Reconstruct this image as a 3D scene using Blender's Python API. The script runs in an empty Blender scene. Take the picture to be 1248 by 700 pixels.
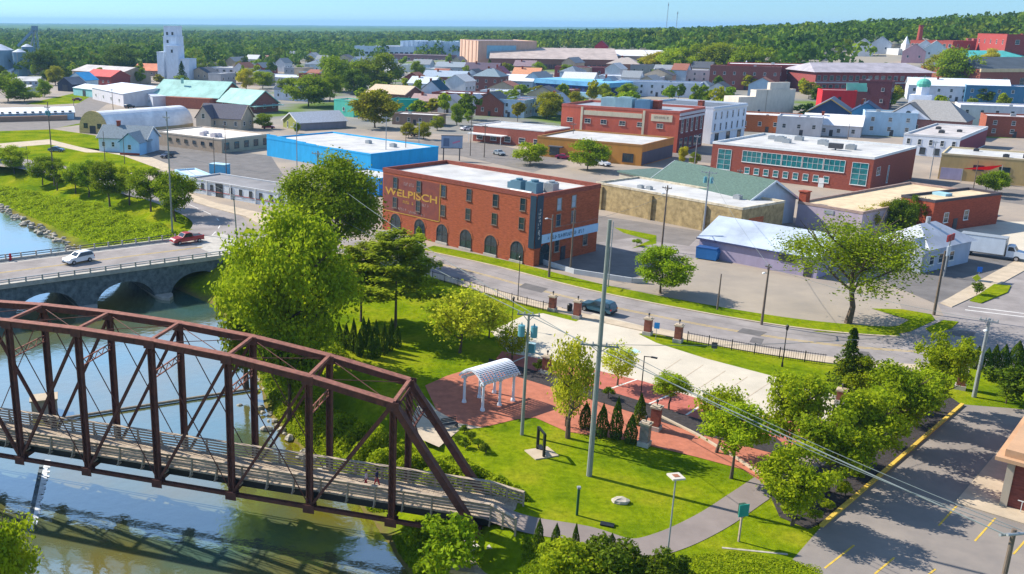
import bpy, math, random
import numpy as np
from mathutils import Vector, Matrix

# ------------------------------------------------------------------ camera, sky, sun, exposure
S = bpy.context.scene
COL = S.collection
F, CX, CY, CAMZ = 1135.0, 440.0, 350.0, 36.0
ROLL = math.atan(0.0075)
TILT = math.atan((CY - 29.3) * math.cos(ROLL) / F)
cT, sT, cR, sR = math.cos(TILT), math.sin(TILT), math.cos(ROLL), math.sin(ROLL)
cam = bpy.data.cameras.new('camera')
camo = bpy.data.objects.new('camera', cam)
COL.objects.link(camo)
down0 = Vector((0, -sT, -cT)); right0 = Vector((1, 0, 0)); fwd = Vector((0, cT, -sT))
rgt = cR * right0 - sR * down0
dwn = sR * right0 + cR * down0
m3 = Matrix((rgt, -dwn, -fwd)).transposed()
camo.matrix_world = Matrix.Translation((0, 0, CAMZ)) @ m3.to_4x4()
cam.sensor_fit = 'HORIZONTAL'; cam.sensor_width = 36
cam.lens = 36 * F / 1248
cam.shift_x = (624 - CX) / 1248
cam.shift_y = 0
cam.clip_start = 0.5; cam.clip_end = 60000
S.camera = camo

SUN_DIR = Vector((-0.86, 0.51, 0)).normalized() * math.cos(math.radians(38))
SUN_DIR.z = math.sin(math.radians(38))
w = bpy.data.worlds.new('World'); S.world = w; w.use_nodes = True
nt = w.node_tree; bg = nt.nodes['Background']
sky = nt.nodes.new('ShaderNodeTexSky'); sky.sky_type = 'NISHITA'; sky.sun_disc = False
sky.sun_elevation = math.radians(38); sky.sun_rotation = math.atan2(SUN_DIR.x, SUN_DIR.y)
sky.air_density = 1.0; sky.dust_density = 0.0; sky.ozone_density = 1.6; sky.altitude = 800
tint = nt.nodes.new('ShaderNodeMix'); tint.data_type = 'RGBA'; tint.blend_type = 'MULTIPLY'
tint.inputs[0].default_value = 1.0
tco = nt.nodes.new('ShaderNodeTexCoord'); sxyz = nt.nodes.new('ShaderNodeSeparateXYZ'); ramp = nt.nodes.new('ShaderNodeValToRGB')
ramp.color_ramp.elements[0].position = 0.02; ramp.color_ramp.elements[0].color = (0.25, 0.42, 0.66, 1)
ramp.color_ramp.elements[1].position = 0.30; ramp.color_ramp.elements[1].color = (0.98, 0.97, 0.95, 1)
nt.links.new(tco.outputs['Generated'], sxyz.inputs[0]); nt.links.new(sxyz.outputs[2], ramp.inputs[0]); nt.links.new(ramp.outputs[0], tint.inputs[7])
nt.links.new(sky.outputs[0], tint.inputs[6]); nt.links.new(tint.outputs[2], bg.inputs[0])
bg.inputs[1].default_value = 0.15
sl = bpy.data.lights.new('sun', 'SUN'); sl.energy = 4.8; sl.angle = math.radians(0.5); sl.color = (1, 0.93, 0.82)
so = bpy.data.objects.new('sun', sl); COL.objects.link(so)
so.rotation_euler = SUN_DIR.to_track_quat('Z', 'Y').to_euler()
S.view_settings.view_transform = 'Standard'; S.view_settings.look = 'None'
S.view_settings.exposure = 0.75; S.view_settings.gamma = 1.0
S.cycles.max_bounces = 5; S.cycles.diffuse_bounces = 2; S.cycles.glossy_bounces = 2
S.cycles.transmission_bounces = 3; S.cycles.transparent_max_bounces = 6
S.cycles.caustics_reflective = False; S.cycles.caustics_refractive = False

rnd = random.Random(7)

# ------------------------------------------------------------------ measuring helpers
def sstep(a, b, x):
    t = np.clip((x - a) / (b - a), 0, 1); return t * t * (3 - 2 * t)
def ray(px, py):
    u = (px - CX) / F; v = (py - CY) / F
    return rgt * u + dwn * v + fwd
def at(px, py, z=0.0):
    d = ray(px, py); t = (z - CAMZ) / d.z
    return Vector((d.x * t, d.y * t, z))
def hill(x, y):
    xx = x * 900.0 / np.maximum(y, 300.0)
    e = 36.0 * np.clip(xx / 650.0, 0, 1.15)
    return e * sstep(320.0, 900.0, y) * (1 - 0.6 * sstep(1500.0, 3500.0, y))
def atg(px, py):
    d = ray(px, py); t = 60.0; step = 8.0
    while t < 9000:                                   # walk along the sight line until it meets the ground
        if CAMZ + d.z * t <= float(hill(d.x * t, d.y * t)): break
        t += step
    lo, hi = t - step, t
    for _ in range(20):
        m = (lo + hi) / 2
        if CAMZ + d.z * m <= float(hill(d.x * m, d.y * m)): hi = m
        else: lo = m
    return Vector((d.x * hi, d.y * hi, CAMZ + d.z * hi))
def proj(p):
    v = Vector(p) - Vector((0, 0, CAMZ)); f = v.dot(fwd)
    return CX + F * v.dot(rgt) / f, CY + F * v.dot(dwn) / f
def solve_z(g, ytop):
    lo, hi = g.z, g.z + 90
    for _ in range(40):
        m = (lo + hi) / 2
        if proj((g.x, g.y, m))[1] > ytop: lo = m
        else: hi = m
    return lo

# ------------------------------------------------------------------ materials
MATS = {}
def mat(name, rgb, rough=0.8, var=0.18, scale=2.0, bump=0.0, metal=0.0, spec=0.3, rgb2=None, stretch=(1, 1, 1), detail=5, coord='Object', objvar=0.0):
    if name in MATS: return MATS[name]
    m = bpy.data.materials.new(name); m.use_nodes = True; MATS[name] = m
    t = m.node_tree; b = t.nodes['Principled BSDF']
    b.inputs['Roughness'].default_value = rough; b.inputs['Metallic'].default_value = metal
    b.inputs['Specular IOR Level'].default_value = spec
    tc = t.nodes.new('ShaderNodeTexCoord'); mp = t.nodes.new('ShaderNodeMapping'); mp.inputs['Scale'].default_value = stretch
    n = t.nodes.new('ShaderNodeTexNoise'); n.inputs['Scale'].default_value = scale; n.inputs['Detail'].default_value = detail
    n.inputs['Roughness'].default_value = 0.65
    t.links.new(tc.outputs[coord], mp.inputs[0]); t.links.new(mp.outputs[0], n.inputs['Vector'])
    r = t.nodes.new('ShaderNodeValToRGB')
    lo = tuple(c * (1 - var) for c in rgb) if rgb2 is None else rgb2
    hi = tuple(min(0.95, c * (1 + var)) for c in rgb) if rgb2 is None else rgb
    r.color_ramp.elements[0].position = 0.3; r.color_ramp.elements[0].color = (*lo, 1)
    r.color_ramp.elements[1].position = 0.7; r.color_ramp.elements[1].color = (*hi, 1)
    t.links.new(n.outputs[0], r.inputs[0])
    out = r.outputs[0]
    if objvar:
        oi = t.nodes.new('ShaderNodeObjectInfo'); hs = t.nodes.new('ShaderNodeHueSaturation')
        mr = t.nodes.new('ShaderNodeMapRange'); mr.inputs[3].default_value = 1 - objvar; mr.inputs[4].default_value = 1 + objvar
        mh = t.nodes.new('ShaderNodeMapRange'); mh.inputs[3].default_value = 0.5 - objvar * 0.05; mh.inputs[4].default_value = 0.5 + objvar * 0.05
        t.links.new(oi.outputs['Random'], mr.inputs[0]); t.links.new(oi.outputs['Random'], mh.inputs[0])
        t.links.new(mr.outputs[0], hs.inputs['Value']); t.links.new(mh.outputs[0], hs.inputs['Hue']); t.links.new(out, hs.inputs['Color']); out = hs.outputs[0]
    t.links.new(out, b.inputs['Base Color'])
    if bump:
        bp = t.nodes.new('ShaderNodeBump'); bp.inputs['Strength'].default_value = bump; bp.inputs['Distance'].default_value = 0.1
        t.links.new(n.outputs[0], bp.inputs['Height']); t.links.new(bp.outputs[0], b.inputs['Normal'])
    return m
def leafmat(name, rgb, rgb2, scale=1.2, trans=0.35, objvar=0.16, coord='Object'):
    m = mat(name, rgb, 0.6, rgb2=rgb2, scale=scale, spec=0.03, detail=3, objvar=objvar, coord=coord)
    t = m.node_tree; b = t.nodes['Principled BSDF']; o = t.nodes['Material Output']
    tr = t.nodes.new('ShaderNodeBsdfTranslucent'); mx = t.nodes.new('ShaderNodeMixShader'); mx.inputs[0].default_value = trans
    t.links.new(b.inputs['Base Color'].links[0].from_socket, tr.inputs[0])
    t.links.new(b.outputs[0], mx.inputs[1]); t.links.new(tr.outputs[0], mx.inputs[2]); t.links.new(mx.outputs[0], o.inputs[0])
    return m
def wallm(rgb, kind='paint'):
    key = 'wall_%s_%d_%d_%d' % (kind, rgb[0] * 1000, rgb[1] * 1000, rgb[2] * 1000)
    if kind == 'brick': return mat(key, rgb, 0.9, 0.38, 1.3, 0.15, stretch=(1, 1, 5), detail=8)
    if kind == 'roof': return mat(key, rgb, 0.75, 0.26, 0.2, 0.05, detail=12)
    if kind == 'shingle': return mat(key, rgb, 0.9, 0.3, 2.2, 0.2, stretch=(1, 1, 3), detail=8)
    if kind == 'stone': return mat(key, rgb, 0.9, 0.45, 0.9, 0.5, detail=9)
    return mat(key, rgb, 0.75, 0.12, 0.7, 0.03, stretch=(1, 1, 0.4), detail=7)
BRICK = (0.30, 0.062, 0.03); BRICKD = (0.17, 0.04, 0.035); BRICKO = (0.42, 0.12, 0.045)
WHITE = (0.78, 0.78, 0.76); WROOF = (0.50, 0.49, 0.47); CREAM = (0.62, 0.53, 0.40); GREYR = (0.22, 0.24, 0.27)
GLASS = mat('dark_glass', (0.025, 0.045, 0.055), 0.12, 0.5, 0.8, spec=0.8)
TEALG = mat('teal_glass', (0.015, 0.16, 0.17), 0.12, 0.6, 0.7, spec=0.7)
FRAMEW = mat('white_frame', (0.7, 0.7, 0.68), 0.5, 0.1)
FRAMED = mat('dark_frame', (0.05, 0.05, 0.055), 0.5, 0.2)
STEEL = mat('galvanised', (0.33, 0.35, 0.36), 0.45, 0.15, 4, metal=0.3)
WOOD = mat('pole_wood', (0.17, 0.13, 0.10), 0.9, 0.35, 3, 0.2, stretch=(6, 6, 0.5))
POLEG = mat('grey_pole_wood', (0.23, 0.25, 0.22), 0.85, 0.25, 3, 0.1, stretch=(6, 6, 0.4))
BLACK = mat('black_metal', (0.015, 0.016, 0.018), 0.45, 0.3, 5)
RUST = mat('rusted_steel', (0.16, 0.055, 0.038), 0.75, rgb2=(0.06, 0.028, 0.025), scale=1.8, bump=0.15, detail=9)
RUST_SUNLIT = mat('rusted_steel_sunlit', (0.36, 0.15, 0.10), 0.8, rgb2=(0.17, 0.065, 0.05), scale=2.5, bump=0.15, detail=9)  # lit copy of the rust: sunlight put into the colour
PLANK = mat('weathered_planks', (0.52, 0.42, 0.30), 0.9, rgb2=(0.26, 0.20, 0.15), scale=3.0, bump=0.3, detail=8)
CONC = mat('concrete', (0.44, 0.41, 0.36), 0.9, 0.22, 0.8, 0.1, detail=9)
STONE = mat('bridge_stone', (0.22, 0.26, 0.28), 0.9, rgb2=(0.06, 0.075, 0.085), scale=1.1, bump=0.6, detail=9)
BARK = mat('bark', (0.11, 0.08, 0.055), 0.95, 0.4, 3, 0.4, stretch=(3, 3, 0.6))
ROCK = mat('rock', (0.40, 0.36, 0.29), 0.9, 0.35, 1.5, 0.4, detail=8)
TYRE = mat('tyre_rubber', (0.02, 0.02, 0.02), 0.8, 0.2); RIM = mat('wheel_rim', (0.4, 0.4, 0.42), 0.3, 0.1, metal=0.6)
CGLASS = mat('car_glass', (0.02, 0.03, 0.035), 0.05, 0.2, spec=0.9)
HEADL = mat('headlight_lens', (0.75, 0.76, 0.74), 0.1, 0.05); TAILL = mat('tail_lens', (0.45, 0.02, 0.02), 0.2, 0.1)

# ------------------------------------------------------------------ mesh helpers
class MB:
    def __init__(s): s.v = []; s.f = []; s.m = []
    def add(s, vs, fs, mi=0):
        o = len(s.v); s.v += [tuple(v) for v in vs]
        for f in fs: s.f.append([o + i for i in f]); s.m.append(mi)
    def box(s, c, d, mi=0, rz=0.0):
        x, y, z = d[0] / 2, d[1] / 2, d[2] / 2; ca, sa = math.cos(rz), math.sin(rz)
        vs = []
        for dz in (-z, z):
            for dx, dy in ((-x, -y), (x, -y), (x, y), (-x, y)):
                vs.append((c[0] + dx * ca - dy * sa, c[1] + dx * sa + dy * ca, c[2] + dz))
        s.add(vs, [(3, 2, 1, 0), (4, 5, 6, 7), (0, 1, 5, 4), (1, 2, 6, 5), (2, 3, 7, 6), (3, 0, 4, 7)], mi)
    def bar(s, p, q, wd, hg, mi=0, up=(0, 0, 1)):
        p = Vector(p); q = Vector(q); d = (q - p).normalized(); up = Vector(up)
        a = d.cross(up)
        if a.length < 1e-3: a = d.cross(Vector((0, 1, 0)))
        a.normalize(); b = a.cross(d).normalized()
        vs = []
        for e in (p, q):
            for sx, sy in ((-1, -1), (1, -1), (1, 1), (-1, 1)): vs.append(e + a * (sx * wd / 2) + b * (sy * hg / 2))
        s.add(vs, [(0, 1, 2, 3), (7, 6, 5, 4), (0, 4, 5, 1), (1, 5, 6, 2), (2, 6, 7, 3), (3, 7, 4, 0)], mi)
    def tube(s, p, q, r0, r1=None, n=8, mi=0):
        r1 = r0 if r1 is None else r1
        p = Vector(p); q = Vector(q); d = (q - p).normalized()
        a = d.orthogonal().normalized(); b = d.cross(a); vs = []
        for e, r in ((p, r0), (q, r1)):
            for i in range(n):
                t = 2 * math.pi * i / n; vs.append(e + (a * math.cos(t) + b * math.sin(t)) * r)
        s.add(vs, [(i, (i + 1) % n, n + (i + 1) % n, n + i) for i in range(n)] + [tuple(range(n - 1, -1, -1)), tuple(range(n, 2 * n))], mi)
    def prism(s, poly, z0, z1, mi=0, mt=None):
        n = len(poly); vs = [(p[0], p[1], z0) for p in poly] + [(p[0], p[1], z1) for p in poly]
        s.add(vs, [(i, (i + 1) % n, n + (i + 1) % n, n + i) for i in range(n)], mi)
        s.add(vs, [tuple(range(n, 2 * n)), tuple(range(n - 1, -1, -1))], mi if mt is None else mt)
    def extr(s, poly, y0, y1, mi=0):            # outline in x,z extruded along y
        n = len(poly); vs = [(p[0], y0, p[1]) for p in poly] + [(p[0], y1, p[1]) for p in poly]
        s.add(vs, [(i, (i + 1) % n, n + (i + 1) % n, n + i) for i in range(n)] + [tuple(range(n)), tuple(range(2 * n - 1, n - 1, -1))], mi)
    def quad(s, a, b, c, d, mi=0): s.add([a, b, c, d], [(0, 1, 2, 3)], mi)
    def blob(s, c, r, mi=0, jit=0.25, rg=None, nu=8, nv=5):
        rg = rg or rnd; vs = [(c[0], c[1], c[2] - r[2])]
        for j in range(1, nv):
            for i in range(nu):
                th = math.pi * j / nv; ph = 2 * math.pi * i / nu; k = 1 + rg.uniform(-jit, jit)
                vs.append((c[0] + r[0] * k * math.sin(th) * math.cos(ph), c[1] + r[1] * k * math.sin(th) * math.sin(ph), c[2] - r[2] * k * math.cos(th)))
        vs.append((c[0], c[1], c[2] + r[2])); L = len(vs) - 1; fs = []
        for i in range(nu):
            fs.append((0, 1 + (i + 1) % nu, 1 + i)); fs.append((L, L - nu + i, L - nu + (i + 1) % nu))
            for j in range(nv - 2):
                a = 1 + j * nu; fs.append((a + i, a + (i + 1) % nu, a + nu + (i + 1) % nu, a + nu + i))
        s.add(vs, fs, mi)
    def mesh(s, name, mats):
        me = bpy.data.meshes.new(name); me.from_pydata(s.v, [], s.f)
        for m in (mats if isinstance(mats, (list, tuple)) else [mats]): me.materials.append(m)
        if any(s.m): me.polygons.foreach_set('material_index', s.m)
        me.update(); return me
    def build(s, name, mats, parent=None, smooth=False):
        me = s.mesh(name, mats)
        if smooth: me.polygons.foreach_set('use_smooth', [True] * len(me.polygons))
        return link(name, me, parent)
def link(name, me, parent=None, loc=None, rz=0.0, scale=None):
    o = bpy.data.objects.new(name, me); COL.objects.link(o)
    if parent is not None: o.parent = parent
    if loc is not None: o.location = loc
    if rz: o.rotation_euler[2] = rz
    if scale is not None: o.scale = scale
    return o
def thing(name, label, cat, loc=(0, 0, 0), rz=0.0, group=None):
    o = bpy.data.objects.new(name, None); COL.objects.link(o); o.location = loc; o.rotation_euler[2] = rz
    o.empty_display_size = 0.5
    return tag(o, label, cat, group)
def tag(o, label, cat, group=None):
    o['label'] = label; o['category'] = cat
    if group: o['group'] = group
    return o
def struct(o): o['kind'] = 'structure'; return o
def stuff(o, label=None, cat=None):
    o['kind'] = 'stuff'
    if label: o['label'] = label; o['category'] = cat
    return o
def copy_thing(root, loc, rz, label=None):
    c = root.copy(); COL.objects.link(c); c.location = loc; c.rotation_euler[2] = rz
    if label: c['label'] = label
    for ch in list(root.children):
        d = ch.copy(); COL.objects.link(d); d.parent = c
        for g in list(ch.children):
            e = g.copy(); COL.objects.link(e); e.parent = d
    return c
def npmesh(name, V, k, mats):                   # V: (n*k,3) array of separate k-gons
    n = len(V) // k; me = bpy.data.meshes.new(name)
    me.vertices.add(n * k); me.vertices.foreach_set('co', np.ascontiguousarray(V, dtype=np.float32).ravel())
    me.loops.add(n * k); me.loops.foreach_set('vertex_index', np.arange(n * k, dtype=np.int32))
    me.polygons.add(n); me.polygons.foreach_set('loop_start', np.arange(0, n * k, k, dtype=np.int32))
    try: me.polygons.foreach_set('loop_total', np.full(n, k, dtype=np.int32))
    except Exception: pass
    me.materials.append(mats); me.update(calc_edges=True); me.validate(); return me
def text_mesh(txt, size, m, bold=0.0, width=None):
    c = bpy.data.curves.new('lettering', 'FONT'); c.body = txt; c.size = size; c.extrude = 0.015; c.offset = bold
    c.align_x = 'CENTER'; c.align_y = 'CENTER'
    o = bpy.data.objects.new('lettering', c); COL.objects.link(o)
    bpy.context.view_layer.update()
    me = bpy.data.meshes.new_from_object(o); bpy.data.objects.remove(o)
    if width:
        xs = [v.co.x for v in me.vertices]; k = width / max(0.01, max(xs) - min(xs))
        for v in me.vertices: v.co.x *= k
    me.materials.clear(); me.materials.append(m); return me
# ------------------------------------------------------------------ the setting: river, terrain, roads
WZ = -5.0
RB = [at(px, py, WZ) for px, py in ((-220, 168), (-120, 205), (-40, 236), (0, 253), (42, 277), (95, 306), (150, 330), (215, 352), (262, 372), (292, 410), (312, 450), (326, 500), (345, 525), (385, 562), (425, 600), (460, 640), (500, 700), (520, 760), (530, 900))]
LBK = [(-12, 22), (-16, 36), (-21, 50), (-30, 60), (-44, 68), (-58, 76), (-75, 86), (-100, 104), (-118, 130), (-128, 175)]
RIV = [(p.x, p.y) for p in RB] + LBK
def polydist(X, Y, poly):
    d = np.full(X.shape, 1e9); ins = np.zeros(X.shape, bool); n = len(poly)
    for i in range(n):
        x1, y1 = poly[i]; x2, y2 = poly[(i + 1) % n]
        dx, dy = x2 - x1, y2 - y1; t = np.clip(((X - x1) * dx + (Y - y1) * dy) / (dx * dx + dy * dy + 1e-9), 0, 1)
        d = np.minimum(d, np.hypot(X - x1 - t * dx, Y - y1 - t * dy))
        c = ((y1 > Y) != (y2 > Y)); xi = x1 + (Y - y1) * dx / (dy if abs(dy) > 1e-9 else 1e-9)
        ins ^= c & (X < xi)
    return d, ins
rs = np.random.RandomState(3)
def bumps(X, Y, s, seed):
    r = np.random.RandomState(seed); z = np.zeros_like(X)
    for k in range(7):
        a = r.uniform(0, 6.28); f = r.uniform(0.5, 1.6) / s; z += np.sin(X * f * math.cos(a) * 6.28 + Y * f * math.sin(a) * 6.28 + r.uniform(0, 6.28))
    return z / 7
def tz(X, Y):
    X = np.asarray(X, float); Y = np.asarray(Y, float)
    d, ins = polydist(X, Y, RIV)
    sl = 0.62 - 0.38 * sstep(150, 172, Y)
    up = np.minimum(0.0, -5.0 + d * sl * (1 + 0.25 * bumps(X, Y, 9, 1)) + 0.35 * bumps(X, Y, 5, 2) * sstep(1, 4, d) * (d * sl < 6))
    z = np.where(ins, -5.0 - np.minimum(2.0, d * 0.35), np.maximum(-5.2, up))
    fade = sstep(-118, -108, X) * sstep(16, 24, Y) * (1 - sstep(258, 268, Y)); return z * fade
x = np.arange(-130, 151, 1.25); y = np.arange(15, 271, 1.25); xn = np.append(x[x < 150], 150.0); yn = np.append(y[y < 270], 270.0)
def gridmesh(name, xs, ys, zf, m, skip=None):
    X, Y = np.meshgrid(xs, ys); Z = zf(X, Y); nx, ny = len(xs), len(ys)
    V = np.stack([X, Y, Z], -1).reshape(-1, 3); I = np.arange(nx * ny).reshape(ny, nx)
    Q = np.stack([I[:-1, :-1], I[:-1, 1:], I[1:, 1:], I[1:, :-1]], -1)
    if skip is not None:
        cx = (X[:-1, :-1] + X[1:, 1:]) / 2; cy = (Y[:-1, :-1] + Y[1:, 1:]) / 2; Q = Q[~skip(cx, cy)]
    Q = Q.reshape(-1, 4); me = bpy.data.meshes.new(name)
    me.vertices.add(len(V)); me.vertices.foreach_set('co', V.astype(np.float32).ravel())
    me.loops.add(len(Q) * 4); me.loops.foreach_set('vertex_index', Q.astype(np.int32).ravel())
    me.polygons.add(len(Q)); me.polygons.foreach_set('loop_start', np.arange(0, len(Q) * 4, 4, dtype=np.int32))
    me.materials.append(m); me.update(calc_edges=True); me.polygons.foreach_set('use_smooth', [True] * len(me.polygons)); return me

# grass: two scales of green, worn patches, earth near the water line
def grass_material():
    m = bpy.data.materials.new('grass'); m.use_nodes = True; t = m.node_tree; b = t.nodes['Principled BSDF']; N = t.nodes.new; L = t.links.new
    b.inputs['Roughness'].default_value = 0.85; b.inputs['Specular IOR Level'].default_value = 0.0
    g = N('ShaderNodeNewGeometry')
    n1 = N('ShaderNodeTexNoise'); n1.inputs['Scale'].default_value = 0.16; n1.inputs['Detail'].default_value = 9
    n2 = N('ShaderNodeTexNoise'); n2.inputs['Scale'].default_value = 1.5; n2.inputs['Detail'].default_value = 8; n2.inputs['Roughness'].default_value = 0.75
    for n in (n1, n2): L(g.outputs['Position'], n.inputs['Vector'])
    r1 = N('ShaderNodeValToRGB'); e = r1.color_ramp.elements
    e[0].position = 0.3; e[0].color = (0.085, 0.155, 0.006, 1); e[1].position = 0.72; e[1].color = (0.285, 0.285, 0.018, 1); k = e.new(0.5); k.color = (0.18, 0.245, 0.006, 1)
    r2 = N('ShaderNodeValToRGB'); e = r2.color_ramp.elements
    e[0].position = 0.3; e[0].color = (0.5, 0.56, 0.5, 1); e[1].position = 0.7; e[1].color = (1.35, 1.25, 1.2, 1)
    mx = N('ShaderNodeMix'); mx.data_type = 'RGBA'; mx.blend_type = 'MULTIPLY'; mx.inputs[0].default_value = 1
    L(n1.outputs[0], r1.inputs[0]); L(n2.outputs[0], r2.inputs[0]); L(r1.outputs[0], mx.inputs[6]); L(r2.outputs[0], mx.inputs[7])
    sx = N('ShaderNodeSeparateXYZ'); L(g.outputs['Position'], sx.inputs[0])
    ad = N('ShaderNodeMath'); ad.operation = 'MULTIPLY_ADD'; ad.inputs[1].default_value = 1.2; L(n2.outputs[0], ad.inputs[0]); L(sx.outputs[2], ad.inputs[2])
    mr = N('ShaderNodeMapRange'); mr.inputs[1].default_value = -4.5; mr.inputs[2].default_value = -3.6; L(ad.outputs[0], mr.inputs[0])
    m2 = N('ShaderNodeMix'); m2.data_type = 'RGBA'; m2.inputs[6].default_value = (0.16, 0.115, 0.05, 1)
    L(mr.outputs[0], m2.inputs[0]); L(mx.outputs[2], m2.inputs[7]); L(m2.outputs[2], b.inputs['Base Color'])
    bp = N('ShaderNodeBump'); bp.inputs['Strength'].default_value = 0.7; bp.inputs['Distance'].default_value = 0.2
    L(n2.outputs[0], bp.inputs['Height']); L(bp.outputs[0], b.inputs['Normal']); return m
GRASS = grass_material()
struct(link('ground', gridmesh('ground', xn, yn, tz, GRASS)))
def far_ground_material():
    m = bpy.data.materials.new('far_land'); m.use_nodes = True; t = m.node_tree; b = t.nodes['Principled BSDF']; N = t.nodes.new; L = t.links.new
    b.inputs['Roughness'].default_value = 0.95; b.inputs['Specular IOR Level'].default_value = 0.1
    g = N('ShaderNodeNewGeometry'); n1 = N('ShaderNodeTexNoise'); n1.inputs['Scale'].default_value = 0.02; n1.inputs['Detail'].default_value = 8
    L(g.outputs['Position'], n1.inputs['Vector']); r = N('ShaderNodeValToRGB'); e = r.color_ramp.elements
    e[0].position = 0.28; e[0].color = (0.05, 0.10, 0.015, 1); e[1].position = 0.58; e[1].color = (0.30, 0.27, 0.22, 1)
    k = e.new(0.38); k.color = (0.13, 0.19, 0.03, 1); k = e.new(0.46); k.color = (0.20, 0.20, 0.19, 1)
    L(n1.outputs[0], r.inputs[0]); L(r.outputs[0], b.inputs['Base Color']); return m
xs = np.unique(np.concatenate([-np.geomspace(130, 13000, 22), np.linspace(-130, 150, 5), np.linspace(150, 1600, 50), np.geomspace(1600, 15000, 12), np.linspace(-1000, -130, 10)]))
ys = np.unique(np.concatenate([-np.geomspace(40, 3000, 6), [15.0], np.linspace(15, 270, 4), np.linspace(270, 2000, 70), np.geomspace(2000, 15000, 24)]))
struct(link('far_ground', gridmesh('far_ground', xs, ys, lambda X, Y: hill(X, Y), far_ground_material(), skip=lambda cx, cy: (cx > -130) & (cx < 150) & (cy > 15) & (cy < 270))))

def water_material():
    m = bpy.data.materials.new('river_water'); m.use_nodes = True; t = m.node_tree; b = t.nodes['Principled BSDF']; N = t.nodes.new; L = t.links.new
    g = N('ShaderNodeNewGeometry'); n = N('ShaderNodeTexNoise'); n.inputs['Scale'].default_value = 0.06; n.inputs['Detail'].default_value = 5
    L(g.outputs['Position'], n.inputs['Vector']); r = N('ShaderNodeValToRGB'); e = r.color_ramp.elements
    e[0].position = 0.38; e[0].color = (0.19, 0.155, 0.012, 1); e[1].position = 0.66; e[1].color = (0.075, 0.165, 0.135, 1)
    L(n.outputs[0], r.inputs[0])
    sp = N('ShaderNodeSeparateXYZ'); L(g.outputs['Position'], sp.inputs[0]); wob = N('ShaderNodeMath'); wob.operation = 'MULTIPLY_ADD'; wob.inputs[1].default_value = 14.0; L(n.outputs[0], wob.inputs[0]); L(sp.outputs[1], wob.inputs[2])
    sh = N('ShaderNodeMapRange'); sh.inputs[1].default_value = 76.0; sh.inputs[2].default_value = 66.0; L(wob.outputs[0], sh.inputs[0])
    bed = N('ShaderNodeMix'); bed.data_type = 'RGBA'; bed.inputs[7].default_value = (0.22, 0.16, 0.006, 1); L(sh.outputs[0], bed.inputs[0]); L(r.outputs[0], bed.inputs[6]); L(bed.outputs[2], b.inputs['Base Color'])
    b.inputs['Roughness'].default_value = 0.5; b.inputs['Specular IOR Level'].default_value = 0.0
    gl = N('ShaderNodeBsdfGlossy'); gl.inputs['Roughness'].default_value = 0.07; gl.inputs['Color'].default_value = (0.86, 0.92, 0.92, 1)
    lw = N('ShaderNodeLayerWeight'); lw.inputs['Blend'].default_value = 0.36
    mp = N('ShaderNodeMapRange'); mp.inputs[1].default_value = 0.0; mp.inputs[2].default_value = 1.0; mp.inputs[3].default_value = 0.10; mp.inputs[4].default_value = 0.95
    L(lw.outputs['Facing'], mp.inputs[0])
    wv = N('ShaderNodeTexNoise'); wv.inputs['Scale'].default_value = 1.1; wv.inputs['Detail'].default_value = 4; L(g.outputs['Position'], wv.inputs['Vector'])
    bp = N('ShaderNodeBump'); bp.inputs['Strength'].default_value = 0.22; bp.inputs['Distance'].default_value = 0.12; L(wv.outputs[0], bp.inputs['Height']); L(bp.outputs[0], gl.inputs['Normal'])
    mx = N('ShaderNodeMixShader'); L(mp.outputs[0], mx.inputs[0]); L(b.outputs[0], mx.inputs[1]); L(gl.outputs[0], mx.inputs[2]); L(mx.outputs[0], t.nodes['Material Output'].inputs[0]); return m
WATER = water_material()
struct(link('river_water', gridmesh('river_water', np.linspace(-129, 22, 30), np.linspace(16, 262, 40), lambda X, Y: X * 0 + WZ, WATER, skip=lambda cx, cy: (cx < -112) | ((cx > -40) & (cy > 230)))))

# ---- sheets of paving
ASPH = mat('asphalt', (0.19, 0.168, 0.15), 0.9, 0.2, 0.35, 0.05, detail=10)
ASPHD = mat('dark_asphalt', (0.155, 0.143, 0.135), 0.9, 0.25, 0.3, 0.05, detail=10)
ROADM = mat('road_asphalt', (0.27, 0.24, 0.225), 0.9, 0.28, 0.22, 0.05, detail=10)
LOTM = mat('worn_lot', (0.37, 0.31, 0.24), 0.92, rgb2=(0.26, 0.225, 0.185), scale=0.14, detail=10)
LOTC = mat('pale_concrete_lot', (0.54, 0.48, 0.38), 0.92, 0.12, 0.25, detail=10)
PAVE = mat('sidewalk_concrete', (0.48, 0.39, 0.28), 0.9, 0.18, 0.5, detail=9)
TOWN = mat('town_lots', (0.40, 0.32, 0.24), 0.95, rgb2=(0.22, 0.195, 0.175), scale=0.05, detail=10)
BRKP = mat('brick_paving', (0.42, 0.145, 0.085), 0.9, 0.22, 1.2, detail=10)
BRKR = mat('brick_stalls', (0.42, 0.125, 0.09), 0.9, 0.2, 1.0, detail=10)
MULCH = mat('dark_mulch', (0.06, 0.05, 0.05), 0.95, rgb2=(0.025, 0.022, 0.022), scale=3, bump=0.5, detail=9)
PATH = mat('path_asphalt', (0.235, 0.195, 0.175), 0.92, 0.14, 0.4, detail=10)
RLOT = mat('right_lot_asphalt', (0.29, 0.25, 0.215), 0.92, rgb2=(0.20, 0.178, 0.162), scale=0.25, detail=12)
PAINTW = mat('white_paint', (0.66, 0.64, 0.6), 0.8, 0.2, 1.2); PAINTY = mat('yellow_paint', (0.60, 0.40, 0.06), 0.8, 0.25, 1.4)
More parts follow.
